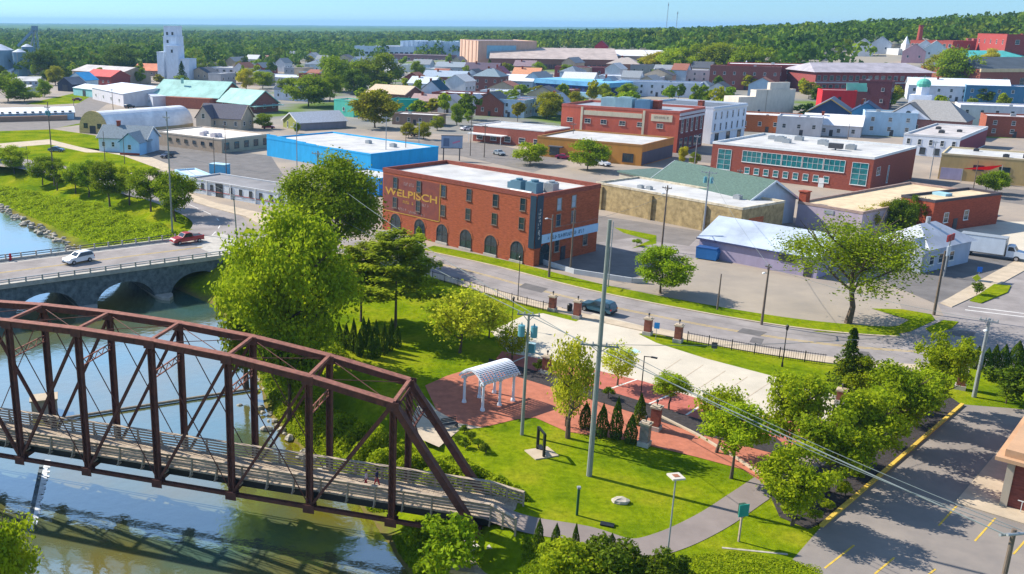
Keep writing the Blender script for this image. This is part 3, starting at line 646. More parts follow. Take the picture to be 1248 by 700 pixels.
def car(kind, name, label, cat, px, py, head, rgb, detail=True, group=None, z=0.03):
    """head = the point on the ground in the photograph the car faces"""
    p = at(px, py, z); q = at(head[0], head[1], z); t = thing(name, label, cat, p, math.atan2((q - p).y, (q - p).x), group)
    prof, (g0, g1), belt, hw = PROF[kind]; ztop = max(v[1] for v in prof)
    def half(zv): return hw if zv <= belt else hw - 0.26 * (zv - belt) / max(0.01, ztop - belt)
    n = len(prof); b = MB(); vs = []
    for s in (-1, 1):
        for xx, zz in prof:
            vs.append((xx, s * half(zz) * (0.93 if zz < 0.5 else (0.9 if abs(xx) > 2.1 else 1)), zz))
    b.add(vs, [(i, i + 1, n + i + 1, n + i) for i in range(n - 1)] + [(n - 1, 0, n, 2 * n - 1)])
    for s in (0, 1): b.add([vs[s * n + i] for i in range(n)], [tuple(range(n)) if s else tuple(range(n - 1, -1, -1))])
    pm = mat('car_paint_%d_%d_%d' % tuple(int(v * 100) for v in rgb), rgb, 0.25, 0.04, 2, spec=0.6)
    body = b.build('body', pm, t)
    bv = body.modifiers.new('bevel', 'BEVEL'); bv.width = 0.07; bv.segments = 2; bv.limit_method = 'ANGLE'
    cab = prof[g0:g1 + 1]; b = MB(); zt = ztop - 0.1
    cx = sum(v[0] for v in cab) / len(cab)
    ins = [(cx + (v[0] - cx) * 0.88, max(belt + 0.03, min(zt, v[1] - 0.05))) for v in cab]
    for s in (-1, 1): b.add([(xx, s * (half(zz) + 0.012), zz) for xx, zz in ins], [tuple(range(len(ins))) if s < 0 else tuple(range(len(ins) - 1, -1, -1))])
    b.build('side_window', CGLASS, t)
    for nm, (u, v) in (('windscreen', (g1, g1 - 1)), ('rear_window', (g0, g0 + 1))):
        A = Vector((prof[u][0], 0, prof[u][1])); B = Vector((prof[v][0], 0, prof[v][1])); a = A.lerp(B, 0.1); c = A.lerp(B, 0.9)
        nr = Vector((-(c - a).z, 0, (c - a).x)).normalized(); nr = nr if nr.z > 0 else -nr; a += nr * 0.02; c += nr * 0.02
        b = MB(); b.quad((a.x, -half(a.z) + .1, a.z), (a.x, half(a.z) - .1, a.z), (c.x, half(c.z) - .08, c.z), (c.x, -half(c.z) + .08, c.z)); b.build(nm, CGLASS, t)
    fx = prof[-1][0]; rx = prof[0][0]
    for wx in (fx - 0.95, rx + 0.95):
        for s in (-1, 1):
            wl = link('wheel', TYM, t, (wx, s * (hw - 0.08), 0.34))
            if detail: link('rim', RIMM, wl)
    for s in (-1, 1):
        b = MB(); b.box((fx - 0.06, s * (hw - .32), prof[-2][1] - 0.02), (.16, .36, .16)); b.build('headlight', HEADL, t)
        b = MB(); b.box((rx + 0.03, s * (hw - .2), prof[1][1]), (.12, .26, .22)); b.build('tail_light', TAILL, t)
    b = MB(); b.box((fx + 0.0, 0, .42), (.14, hw * 1.7, .18)); b.box((rx, 0, .45), (.14, hw * 1.7, .18)); b.build('bumper', BLACK if kind != 'pickup' else STEEL, t)
    if kind == 'pickup':
        b = MB(); b.box((-1.75, 0, 1.165), (1.75, hw * 1.55, .03)); b.build('cargo_bed', BLACK, t)
    return t
car('suv', 'white_car', 'white hatchback crossing the stone road bridge', 'car', 96, 320, (20, 336), (0.75, 0.77, 0.8), z=0.09)
car('pickup', 'red_pickup', 'red pickup truck at the town end of the road bridge', 'pickup truck', 228, 296, (160, 306), (0.36, 0.02, 0.025), z=0.06)
car('suv', 'blue_car', 'dark blue car on the curved road by the park entrance', 'car', 728, 380, (690, 371), (0.03, 0.09, 0.13))
car('suv', 'dark_car', 'long dark car parked in the pale yard behind the box truck', 'car', 1197, 268, (1170, 268), (0.02, 0.025, 0.03))
car('sedan', 'blue_sedan', 'blue car on the lane beside the riverside grass', 'car', 69, 185, (100, 186), (0.05, 0.12, 0.25))
car('sedan', 'dark_sedan', 'small dark car beside the blue gabled house', 'car', 204, 192, (190, 195), (0.02, 0.02, 0.04))
car('sedan', 'magenta_car', 'magenta car parked before the orange shop', 'car', 687, 194, (700, 195), (0.4, 0.02, 0.1), False)
car('suv', 'white_suv', 'white car half hidden by the street tree at the orange shop', 'car', 734, 202, (745, 204), (0.6, 0.63, 0.68), False)
car('sedan', 'grey_car', 'grey car on the street before the low brick shop', 'car', 608, 189, (620, 192), (0.25, 0.28, 0.3), False)
car('sedan', 'navy_car', 'navy car parked under the small street trees by the white roof', 'car', 507, 166, (520, 165), (0.02, 0.05, 0.08), False)
car('sedan', 'red_car', 'small red car beside the green gabled house', 'car', 327, 157, (335, 157), (0.4, 0.02, 0.04), False)
car('sedan', 'maroon_car', 'maroon car on the far lane beyond the long white shed', 'car', 94, 123, (80, 123), (0.3, 0.02, 0.05), False)
car('suv', 'black_car', 'black car on the street above the grass strip', 'car', 158, 132, (170, 131), (0.02, 0.03, 0.03), False)
car('suv', 'teal_van', 'pale teal van by the white sheds', 'van', 128, 122, (140, 121), (0.25, 0.45, 0.48), False)
car('sedan', 'white_sedan', 'white car on the open lot beyond the billboard', 'car', 568, 159, (580, 158), (0.7, 0.7, 0.72), False)
car('sedan', 'silver_car', 'silver car parked beside the big brick building', 'car', 474, 292, (490, 297), (0.3, 0.34, 0.36))
def box_truck():
    p = at(1168, 308, 0.03); q = at(1240, 318, 0.03); t = thing('box_truck', 'pale blue box truck parked beside the white shop', 'truck', p, math.atan2((q - p).y, (q - p).x))
    WB = wallm((0.62, 0.68, 0.74)); b = MB(); b.box((3.2, 0, 2.15), (6.4, 2.5, 2.7)); b.build('cargo_box', WB, t)
    b = MB()
    for z in (0.82, 3.48): b.box((3.2, 0, z), (6.46, 2.56, .09))
    for x in (0.03, 6.37): b.box((x, 0, 2.15), (.1, 2.56, 2.7))
    b.build('edge_trim', STEEL, t)
    b = MB(); b.extr([(6.6, .6), (6.6, 2.35), (7.0, 2.45), (7.5, 2.4), (7.95, 1.65), (9.0, 1.45), (9.15, .6)], -1.05, 1.05); cb = b.build('cab', WB, t)
    b = MB(); b.quad((7.98, -.9, 1.68), (7.98, .9, 1.68), (7.54, .85, 2.32), (7.54, -.85, 2.32))
    for s in (-1.062, 1.062): b.quad((6.8, s, 1.6), (7.8, s, 1.6), (7.45, s, 2.25), (6.8, s, 2.25))
    b.build('window', CGLASS, t); b = MB(); b.box((4.4, 0, .65), (8.6, .9, .25)); b.build('chassis', BLACK, t)
    for x in (1.5, 8.1):
        for s in (-1, 1): wl = link('wheel', TYM, t, (x, s * 1.0, .45), scale=(1.3, 1.6, 1.3)); link('rim', RIMM, wl)
box_truck()

# ------------------------------------------------------------------ people on the footbridge
def person(label, loc, rz, shirt, trousers, hair, stride):
    skin = mat('skin', (0.42, 0.24, 0.16), 0.6, 0.06)
    V = [(0, 0, .95), (0, 0, 1.15), (0, 0, 1.38), (0, 0, 1.5), (0.01, 0, 1.62), (0.015, 0, 1.72)]; R = [(.15, .11), (.14, .1), (.17, .11), (.06, .06), (.085, .075), (.07, .065)]; E = [(0, 1), (1, 2), (2, 3), (3, 4), (4, 5)]
    for s in (-1, 1):
        i = len(V); V += [(0, s * .19, 1.4), (-.04 * s * stride, s * .24, 1.12), (.12 * s * stride + .04, s * .23, .88), (.14 * s * stride + .06, s * .23, .79)]; R += [(.06, .06), (.048, .048), (.036, .036), (.042, .02)]; E += [(2, i), (i, i + 1), (i + 1, i + 2), (i + 2, i + 3)]
        i = len(V); V += [(0, s * .09, .9), (.13 * -s * stride, s * .1, .5), (.22 * -s * stride - .03, s * .1, .09), (.22 * -s * stride + .13, s * .1, .05)]; R += [(.09, .09), (.065, .065), (.045, .045), (.045, .035)]; E += [(0, i), (i, i + 1), (i + 1, i + 2), (i + 2, i + 3)]
    me = bpy.data.meshes.new('person'); me.from_pydata(V, E, []); o = bpy.data.objects.new('person', me); COL.objects.link(o)
    sk = o.modifiers.new('skin', 'SKIN')
    for v, r in zip(me.skin_vertices[0].data, R): v.radius = r
    me.skin_vertices[0].data[0].use_root = True
    su = o.modifiers.new('sub', 'SUBSURF'); su.levels = 1; su.render_levels = 1
    bpy.context.view_layer.update(); m2 = bpy.data.meshes.new_from_object(o.evaluated_get(bpy.context.evaluated_depsgraph_get())); o.modifiers.clear(); o.data = m2
    m2.materials.clear()
    for m in (skin, shirt, trousers, mat('shoes', (.05, .05, .05))): m2.materials.append(m)
    for f in m2.polygons:
        c = f.center; f.material_index = 0 if c.z > 1.47 else (3 if c.z < .1 else (1 if (c.z > .98 and abs(c.y) < .27 and not (abs(c.y) > .2 and c.z < 1.15)) else (0 if abs(c.y) > .19 else 2))); f.use_smooth = True
    o.location = loc; o.rotation_euler[2] = rz; tag(o, label, 'person')
    h = MB(); h.blob((-.015, 0, 1.7), (.1, .09, .09), 0, 0.05, random.Random(1), 10, 6); h.build('hair', hair, o, True)
    f = MB(); f.blob((.09, 0, 1.61), (.025, .016, .022), 0, .1, random.Random(2), 6, 4)
    for s in (-1, 1): f.blob((.0, s * .085, 1.62), (.02, .012, .03), 0, .1, random.Random(2), 6, 4)
    f.build('nose_and_ears', skin, o, True)
    e = MB()
    for s in (-1, 1): e.blob((.082, s * .032, 1.64), (.012, .013, .01), 0, .0, random.Random(2), 6, 4)
    e.box((.088, 0, 1.565), (.012, .045, .01)); e.build('eyes_and_mouth', mat('dark_eye', (.03, .015, .015)), o)
def deck_x(px):
    lo, hi = -5, 60
    for _ in range(40):
        m = (lo + hi) / 2
        if proj(tloc(m, -2.2, 1.2))[0] > px: lo = m
        else: hi = m
    return lo
person('person in a white top and red skirt walking on the truss bridge', tloc(deck_x(447), -2.0), TRZ, mat('pink_cloth', (.75, .55, .55)), mat('red_cloth', (.5, .04, .05)), mat('hair_brown', (.06, .03, .015)), 1)
person('person in a navy top and red shorts walking on the truss bridge', tloc(deck_x(458), -2.5), TRZ, mat('navy_cloth', (.02, .03, .09)), mat('red_cloth', (.5, .04, .05)), mat('hair_dark', (.02, .015, .01)), -1)
# ------------------------------------------------------------------ buildings
WINC = {}
def win_mesh(wd, h, glass, frame, arch=False, mull=1, trans=1, sill=True):
    key = (round(wd, 2), round(h, 2), glass.name, frame.name, arch, mull, trans)
    if key in WINC: return WINC[key]
    b = MB(); fr = min(0.09, wd * 0.1)
    def outline(k):
        if not arch: return [(-wd / 2 * k, -h / 2), (wd / 2 * k, -h / 2), (wd / 2 * k, h / 2), (-wd / 2 * k, h / 2)]
        r = wd / 2; zc = h / 2 - r
        return [(-r, -h / 2), (r, -h / 2)] + [(r * math.cos(math.pi * i / 12), zc + r * math.sin(math.pi * i / 12)) for i in range(13)]
    o = outline(1); b.add([(p[0], -0.015, p[1]) for p in o], [tuple(range(len(o)))]); gm = b.mesh('pane', glass)
    b = MB(); n = len(o)
    for i in range(n):
        p, q = o[i], o[(i + 1) % n]
        if abs(p[0] - q[0]) + abs(p[1] - q[1]) < 1e-6: continue
        b.bar((p[0], -0.03, p[1]), (q[0], -0.03, q[1]), fr, 0.09, up=(0, 1, 0))
    for k in range(1, mull + 1): b.box((-wd / 2 + wd * k / (mull + 1), -0.03, 0), (fr * 0.6, 0.05, h * (0.98 if not arch else 0.9)))
    for k in range(1, trans + 1): b.box((0, -0.03, -h / 2 + h * k / (trans + 1)), (wd * 0.98, 0.05, fr * 0.6))
    if sill: b.box((0, -0.07, -h / 2 - 0.06), (wd + 0.2, 0.16, 0.12))
    WINC[key] = (b.mesh('window', frame), gm); return WINC[key]
FACE = {'f': 0.0, 'r': math.pi / 2, 'l': -math.pi / 2}
class Bld:
    def __init__(s, name, label, A, B, C, h=None, yb=None, cat='building', group=None, z0=None):
        """A, B, C: image points of three eave corners (front left, front right, back right); C may be a depth in metres.
        yb: image row where the wall below A meets the ground, used to find the height."""
        if z0 is None: z0 = 0.0 if A[1] > 150 else (atg(A[0], yb).z if yb is not None else float(hill(*[v for v in at(A[0], A[1] + 25)][:2])))
        if yb is not None:
            g = at(A[0], yb, z0); h = solve_z(g, A[1]) - z0
        a = at(A[0], A[1], z0 + h); b_ = at(B[0], B[1], z0 + h); d = b_ - a
        s.L = d.length; u = d.normalized(); s.u = u; s.n = Vector((-u.y, u.x, 0)); s.h = h; s.o = Vector((a.x, a.y, z0))
        s.D = C if not isinstance(C, tuple) else max(3.0, (at(C[0], C[1], z0 + h) - b_).dot(s.n))
        s.name = name
        s.t = thing(name, label, cat, s.o, math.atan2(u.y, u.x), group)
    def walls(s, wall, gable=None, rise=0.0, top=None):
        L, D, h = s.L, s.D, s.h if top is None else top; b = MB()
        c = [(0, 0), (L, 0), (L, D), (0, D)]
        for i in range(4):
            p, q = c[i], c[(i + 1) % 4]; b.add([(p[0], p[1], -1.5), (q[0], q[1], -1.5), (q[0], q[1], h), (p[0], p[1], h)], [(0, 1, 2, 3)])
        if gable == 'x':
            b.add([(0, 0, h), (0, D, h), (0, D / 2, h + rise)], [(0, 2, 1)]); b.add([(L, 0, h), (L, D, h), (L, D / 2, h + rise)], [(0, 1, 2)])
        if gable == 'y':
            b.add([(0, 0, h), (L, 0, h), (L / 2, 0, h + rise)], [(0, 1, 2)]); b.add([(0, D, h), (L, D, h), (L / 2, D, h + rise)], [(0, 2, 1)])
        b.build('wall', wall, s.t); return s
    def flat(s, wall, roof, coping=None, para=0.4):
        L, D, h = s.L, s.D, s.h; s.walls(wall, top=h - 0.05)
        b = MB(); zr = h - para; b.quad((0.25, 0.25, zr), (L - 0.25, 0.25, zr), (L - .25, D - .25, zr), (0.25, D - .25, zr))
        b.build('roof', roof, s.t)
        b = MB(); e = 0.06
        b.box((L / 2, 0.12, h - para / 2 + .03), (L + 2 * e, 0.3 + e, para + .1)); b.box((L / 2, D - .12, h - para / 2 + .03), (L + 2 * e, .3 + e, para + .1))
        for xx in (0.12, L - .12): b.box((xx, D / 2, h - para / 2 + .03), (.3 + e, D - .54, para + .1))
        b.build('parapet', coping or wall, s.t); s.zr = zr; return s
    def slab(s, wall, roof, th=0.35, over=0.4):      # plain roof slab with a small overhang
        L, D, h = s.L, s.D, s.h; s.walls(wall); b = MB(); b.box((L / 2, D / 2, h + th / 2), (L + 2 * over, D + 2 * over, th)); b.build('roof', roof, s.t); s.zr = h + th; return s
    def gable(s, wall, roof, rise, axis='x', over=0.45, trim=None):
        L, D, h = s.L, s.D, s.h; s.walls(wall, axis, rise); b = MB(); th = 0.16; k = rise / ((D if axis == 'x' else L) / 2); dz = -over * k
        if axis == 'x':
            for y0, y1, za, zb in ((-over, D / 2, h + dz, h + rise), (D / 2, D + over, h + rise, h + dz)):
                lo = [(-over, y0, za), (L + over, y0, za), (L + over, y1, zb), (-over, y1, zb)]; s._slab(b, lo, th)
        else:
            for x0, x1, za, zb in ((-over, L / 2, h + dz, h + rise), (L / 2, L + over, h + rise, h + dz)):
                lo = [(x0, -over, za), (x1, -over, zb), (x1, D + over, zb), (x0, D + over, za)]; s._slab(b, lo, th)
        b.build('roof', roof, s.t); s.zr = h + rise
        if trim:
            if axis == 'y':
                b = MB(); b.bar((-over, -over - .03, h + dz), (L / 2, -over - .03, h + rise), .08, .35, up=(0, 0, 1)); b.bar((L / 2, -over - .03, h + rise), (L + over, -over - .03, h + dz), .08, .35)
                b.build('gable_trim', trim, s.t)
            else:
                for xx in (-over - .03, L + over + .03):
                    b = MB(); b.bar((xx, -over, h + dz), (xx, D / 2, h + rise), .08, .35); b.bar((xx, D / 2, h + rise), (xx, D + over, h + dz), .08, .35); b.build('gable_trim', trim, s.t)
        return s
    def _slab(s, b, lo, th):
        n = len(lo); vs = lo + [(p[0], p[1], p[2] + th) for p in lo]
        b.add(vs, [tuple(range(n - 1, -1, -1)), tuple(range(n, 2 * n))] + [(i, (i + 1) % n, n + (i + 1) % n, n + i) for i in range(n)])
    def hip(s, wall, roof, rise, ridge=0.4, over=0.5):
        L, D, h = s.L, s.D, s.h; s.walls(wall); b = MB(); o = over
        c = [(-o, -o, h), (L + o, -o, h), (L + o, D + o, h), (-o, D + o, h)]
        if L >= D: r = [(L / 2 - L * ridge / 2, D / 2, h + rise), (L / 2 + L * ridge / 2, D / 2, h + rise)]; fs = [(0, 1, 5, 4), (1, 2, 5), (2, 3, 4, 5), (3, 0, 4)]
        else: r = [(L / 2, D / 2 - D * ridge / 2, h + rise), (L / 2, D / 2 + D * ridge / 2, h + rise)]; fs = [(0, 1, 4), (1, 2, 5, 4), (2, 3, 5), (3, 0, 4, 5)]
        b.add(c + r, fs + [(3, 2, 1, 0)]); b.build('roof', roof, s.t); s.zr = h + rise; return s
    def put(s, face, x, z, wd, h, glass=GLASS, frame=FRAMEW, arch=False, mull=0, trans=1, sill=True, pane=True, name='window'):
        fm, gm = win_mesh(wd, h, glass, frame, arch, mull, trans, sill)
        loc = {'f': (x, 0, z), 'r': (s.L, x, z), 'l': (0, s.D - x, z)}[face]
        o = link(name, fm, s.t, loc, FACE[face]); link('pane', gm, o); return o
    def row(s, face, n, z, wd, h, x0=None, x1=None, **k):
        W = s.L if face == 'f' else s.D; x0 = W / n / 2 if x0 is None else x0; x1 = W - W / n / 2 if x1 is None else x1
        for i in range(n): s.put(face, x0 + (x1 - x0) * (i / (n - 1) if n > 1 else 0), z, wd, h, **k)
        return s
    def px(s, face, X, Y):                            # image point on a wall -> (distance along it, height)
        o = s.o.copy(); u = s.u; n = s.n
        if face == 'r': o = s.o + s.u * s.L; u, n = s.n, s.u
        d = ray(X, Y); t = (o - Vector((0, 0, CAMZ))).dot(n) / d.dot(n); p = Vector((0, 0, CAMZ)) + d * t
        return (p - o).dot(u), p.z - s.o.z
    def part(s, name, b, m): return b.build(name, m, s.t)
    def vents(s, n, seed, size=1.0, m=None):
        r = random.Random(seed)
        for k in range(n):
            b = MB(); x = r.uniform(.15, .85) * s.L; y = r.uniform(.2, .8) * s.D; q = size * r.uniform(.7, 1.3)
            b.box((x, y, s.zr + q * .35), (q * 1.3, q, q * .7)); b.box((x, y, s.zr + q * .74), (q * .7, q * .7, q * .12)); b.build('roof_unit', m or STEEL, s.t)
        return s
    def chimney(s, fx, fy, h, m, wd=0.9):
        b = MB(); x, y = fx * s.L, fy * s.D; b.box((x, y, s.zr + h / 2 - .6), (wd, wd, h + 1.2)); b.box((x, y, s.zr + h + .06), (wd + .2, wd + .2, .18)); b.build('chimney', m, s.t); return s
    def door(s, face, x, wd=1.2, h=2.2, m=None):
        b = MB(); b.box((0, -.04, h / 2), (wd, .08, h)); b.box((0, -.1, h * .45), (wd * .8, .05, h * .06))
        loc = {'f': (x, 0, 0), 'r': (s.L, x, 0), 'l': (0, s.D - x, 0)}[face]; o = link('door', b.mesh('door', m or FRAMED), s.t, loc, FACE[face]); return s
W = wallm
RW, RG = W(WROOF, 'roof'), W(GREYR, 'shingle')

# the big red brick hall with the painted advertisement
B = Bld('brick_hall', 'large three storey red brick building with a faded painted advertisement and ground floor arches', (467, 205), (655, 238), (728, 224), h=11.2)
BR1 = W((0.37, 0.092, 0.038), 'brick'); B.flat(BR1, RW, W((0.26, 0.07, 0.045), 'brick'), 0.6)
for X, Y in ((228, 158), (333, 175), (443, 195), (557, 212), (675, 237), (798, 255)):
    a, z = B.px('f', 420 + X / 3.67, 180 + Y / 3.67); o = B.put('f', a, z, 1.05, 1.95, frame=W((.17, .12, .09)), trans=1); o.location.y = -.06 if X < 400 else 0
for X, Y in ((226, 245), (330, 262), (440, 282), (552, 298), (670, 320), (792, 340)):
    a, z = B.px('f', 420 + X / 3.67, 180 + Y / 3.67); o = B.put('f', a, z, 1.05, 1.85, frame=W((.17, .12, .09)), trans=1); o.location.y = -.06 if X < 400 else 0
for X in (228, 335, 435, 541, 653, 770):
    a, _ = B.px('f', 420 + X / 3.67, 180 + (365 + (X - 228) * .19) / 3.67)
    B.put('f', a, 1.75, 2.5, 3.3, arch=True, mull=1, trans=1, frame=FRAMED)
    b = MB(); r0 = 1.28; rr = [(a + (r0 + d) * math.cos(math.pi * i / 14), 2.15 + (r0 + d) * math.sin(math.pi * i / 14)) for d in (0, .32) for i in range(15)]
    b.add([(p[0], -.05, p[1]) for p in rr], [(i, i + 1, 16 + i, 15 + i) for i in range(14)]); B.part('brick_arch', b, W((.40, .12, .05), 'brick'))
    b = MB(); b.box((a, -.12, .2), (2.7, .25, .35)); B.part('stone_sill', b, CONC)
SIGNR = mat('faded_sign_paint', (.16, .05, .05), .9, rgb2=(.27, .075, .045), scale=1.0, detail=10); SIGNY = mat('faded_yellow', (.58, .36, .05), .9, rgb2=(.44, .22, .045), scale=2.2, detail=8); GHOST = mat('ghost_white', (.36, .25, .24), .9, .25, 2)
x1, _ = B.px('f', 535, 235); b = MB(); b.box((x1 / 2 + .2, -.02, 7.0), (x1 - .1, .04, 6.4)); B.part('painted_sign', b, SIGNR)
b = MB(); b.box((x1 + .3, -.03, 7.0), (.16, .06, 6.5)); b.box((x1 / 2 + .2, -.03, 3.72), (x1, .06, .14)); B.part('sign_border', b, SIGNY)
def wall_text(bb, face, txt, x, z, size, m, width=None, bold=.02, off=.05, rot=0.0):
    o = link('lettering', text_mesh(txt, size, m, bold, width), bb.t)
    base = {'f': 0.0, 'r': math.pi / 2}[face]; o.rotation_euler = (math.pi / 2, rot, base)
    o.location = (x, -off, z) if face == 'f' else (bb.L + off, x, z); return o
c = x1 / 2 + .3
wall_text(B, 'f', 'WELPISCH', c, 7.25, 1.75, SIGNY, width=x1 - 1.0, bold=.035)
r = random.Random(11)
def scribble(bb, face, x0, x1, z, hh, m, off=.045):   # lettering too worn to read
    b = MB(); x = x0
    while x < x1:
        w_ = r.uniform(.12, .3) * hh * 2; k = r.random()
        if k > .18:
            for dx, dz, ww, h_ in ((0, 0, w_ * .3, hh), (w_ * .35, r.choice((-.35, .35, 0)) * hh, w_ * .5, hh * .28)):
                if face == 'f': b.box((x + dx, -off, z + dz), (ww, .02, h_))
                else: b.box((bb.L + off, x + dx, z + dz), (.02, ww, h_))
        x += w_ * 1.25
    bb.part('worn_lettering', b, m)
scribble(B, 'f', c - 1.8, c + .6, 9.1, .55, GHOST); scribble(B, 'f', c - 2.0, c + .8, 5.9, .5, SIGNY); scribble(B, 'f', c - 4.8, c - 1, 4.5, .45, GHOST); scribble(B, 'f', c - .6, c + 3.5, 4.3, .45, GHOST); scribble(B, 'f', c + 2.2, c + 4.6, 6.0, .5, GHOST)
for X, Y, q in ((960, 253, 1), (1025, 240, 1), (955, 325, 0), (1022, 308, 0), (1075, 410, 2), (948, 440, 2)):
    a, z = B.px('r', 420 + X / 3.67, 180 + Y / 3.67); B.put('r', a, z, 1.1, 1.9, glass=W((.35, .42, .5)) if q == 1 else GLASS, frame=W((.3, .25, .2)))
B.put('r', 2.6, 1.7, 2.3, 3.1, arch=True, frame=FRAMED, mull=1); B.door('r', 7.2)
b = MB(); b.box((B.L + .05, .75, 6.9), (.14, 1.45, 8.2)); b.box((B.L - .6, -.06, 6.9), (1.1, .12, 8.2)); B.part('corner_sign', b, mat('sign_navy', (.02, .05, .08), .5, .1))
scribble(B, 'r', .55, .95, 5.2, .5, PAINTW, off=.14)
for k in range(9): scribble(B, 'r', .45, .95, 4.4 + k * .55, .36, PAINTW, off=.14)
b = MB(); b.box((B.L + .1, B.D / 2 + .7, 4.1), (.2, B.D - 1.6, 1.35)); B.part('long_sign', b, mat('sign_pale_blue', (.42, .62, .80), .6, .06))
scribble(B, 'r', 3.0, B.D - 3.0, 4.1, .6, mat('sign_ink', (.05, .12, .2), .6), off=.215)
for k, (fx, fy, q) in enumerate(((.80, .25, 1.6), (.86, .35, 1.3), (.90, .22, 1.8), (.93, .40, 1.5), (.74, .3, 1.0), (.88, .55, 1.2))):
    b = MB(); x, y_ = B.L * fx, B.D * fy; b.box((x, y_, B.zr + q * .5), (q * 1.2, q, q)); b.tube((x, y_, B.zr + q), (x, y_, B.zr + q * 1.2), q * .35, n=10); B.part('roof_unit', b, STEEL if k % 2 else W((.1, .2, .26)))
b = MB(); b.tube((B.L * .83, .9, B.zr + .4), (B.L * .95, .9, B.zr + .4), .4, n=10); B.part('roof_duct', b, STEEL)

# tan stone long building behind the hall
B = Bld('stone_warehouse', 'long low warehouse with a mottled tan stone wall and white roof', (727, 222), (905, 254), (945, 243), h=5.4); B.D = 13
B.flat(W((.36, .27, .13), 'stone'), RW, W((.55, .48, .35), 'stone'), .3); B.vents(3, 4, .9)
for fx in (.05, .42, .78): b = MB(); b.box((B.L * fx, -.2, 2.2), (.6, .4, 5.0)); B.part('buttress', b, W((.28, .21, .10), 'stone'))
b = MB(); b.box((B.L + .03, 4.5, 1.8), (.06, 4.5, 3.0)); B.part('brick_end', b, W(BRICKO, 'brick'))
B = Bld('green_roof_hall', 'pale blue hall with a big grey green pitched roof and side gable', (795, 219), (910, 246), (950, 228), h=4.8); B.D = 12; B.gable(W((.42, .5, .58)), W((.085, .14, .115), 'shingle'), 3.6, 'x', .6, W((.6, .65, .7)))
B.put('r', 4, 2.6, 1.2, 2.4); B.put('r', 8, 2.6, 1.2, 2.4); B.door('r', 6)
B = Bld('green_roof_annexe', 'low annexe with a flat grey green roof at the left of the pitched hall', (755, 210), (800, 220), 10.0, h=4.0); B.slab(W((.4, .36, .28)), W((.095, .15, .125), 'shingle')); B.door('f', 4)

# lavender shed, white shop, tan roofed brick workshop
B = Bld('lavender_shed', 'long lavender shed with a pale blue white metal roof', (853, 290), (998, 316), (1030, 292), yb=312); B.D = 13
B.gable(W((.36, .31, .42)), W((.40, .46, .55), 'roof'), 2.6, 'x', .4); B.put('f', B.L * .76, 2.4, 2.6, 1.0, mull=2, trans=0, frame=FRAMED); B.door('f', B.L * .93)
b = MB(); b.box((B.L / 2, -.35, B.h - .05), (B.L + .8, .18, .22)); B.part('gutter', b, W((.05, .06, .14)))
B = Bld('white_shop', 'small blue grey shop with white pitched roof and a cross gable facing the lot', (1070, 292), (1131, 304), (1171, 290), h=3.7); B.D = max(B.D, 8.5)
B.hip(W((.34, .40, .5)), W((.50, .52, .57), 'roof'), 2.8, .35, .6)
b = MB(); x = B.L * .78; b.extr([(x - 1.7, 0), (x + 1.7, 0), (x + 1.7, 3.5), (x, 5.0), (x - 1.7, 3.5)], -1.2, 2.5); B.part('cross_gable', b, W((.32, .35, .42)))
b = MB()
for s in (-1, 1): b.bar((x + s * 2.1, -1.4, 3.2), (x, -1.4, 5.1), .16, .25); b.quad((x + s * 2.1, -1.5, 3.25), (x, -1.5, 5.15), (x, 3.2, 5.15), (x + s * 2.1, 3.2, 3.25))
B.part('cross_gable_roof', b, W((.48, .50, .55), 'roof')); o = B.put('f', x, 3.4, .9, .9, frame=FRAMEW); o.location.y = -1.2
for q in (1.6, 4.2, 7.4): B.put('r', q, 1.8, 1.3, 1.5, frame=FRAMEW)
B.door('r', 5.9); B.door('f', B.L * .4)
b = MB(); b.tube((B.L * .5, B.D * .5, B.zr - .3), (B.L * .5, B.D * .5, B.zr + .9), .35, n=10); B.part('roof_vent', b, STEEL)
B = Bld('brick_workshop', 'brick workshop with a flat tan gravel roof and lavender painted front', (973, 246), (1052, 259), (1108, 222), yb=275); B.flat(W((.40, .33, .38)), mat('gravel_tan', (.60, .47, .30), .95, .2, .5, detail=9), W((.34, .24, .2), 'brick'), .35)
b = MB(); b.box((.5, 1.0, B.h + .6), (1.4, 1.4, 2.6)); b.box((.5, 1.0, B.h + 1.95), (1.7, 1.7, .2)); B.part('chimney', b, W(BRICK, 'brick'))
b = MB(); b.box((B.L * .5, -.05, 3.6), (1.8, .12, .7)); B.part('wall_vent', b, STEEL); B.door('f', B.L * .8)
B = Bld('brick_annexe', 'brick annexe with a dark tarred side and skylight behind the lavender front workshop', (1099, 238), (1140, 245), (1174, 228), h=6.0); B.flat(W(BRICK, 'brick'), mat('gravel_tan', (.6, .47, .3)), W((.06, .05, .06)), .35)
B.row('r', 2, 2.6, 1.3, 1.8, 4, 10); b = MB(); b.box((B.L * .3, B.D * .45, B.zr + .25), (2.6, 2, .5)); B.part('skylight', b, W((.3, .5, .58))); B.door('r', 7)

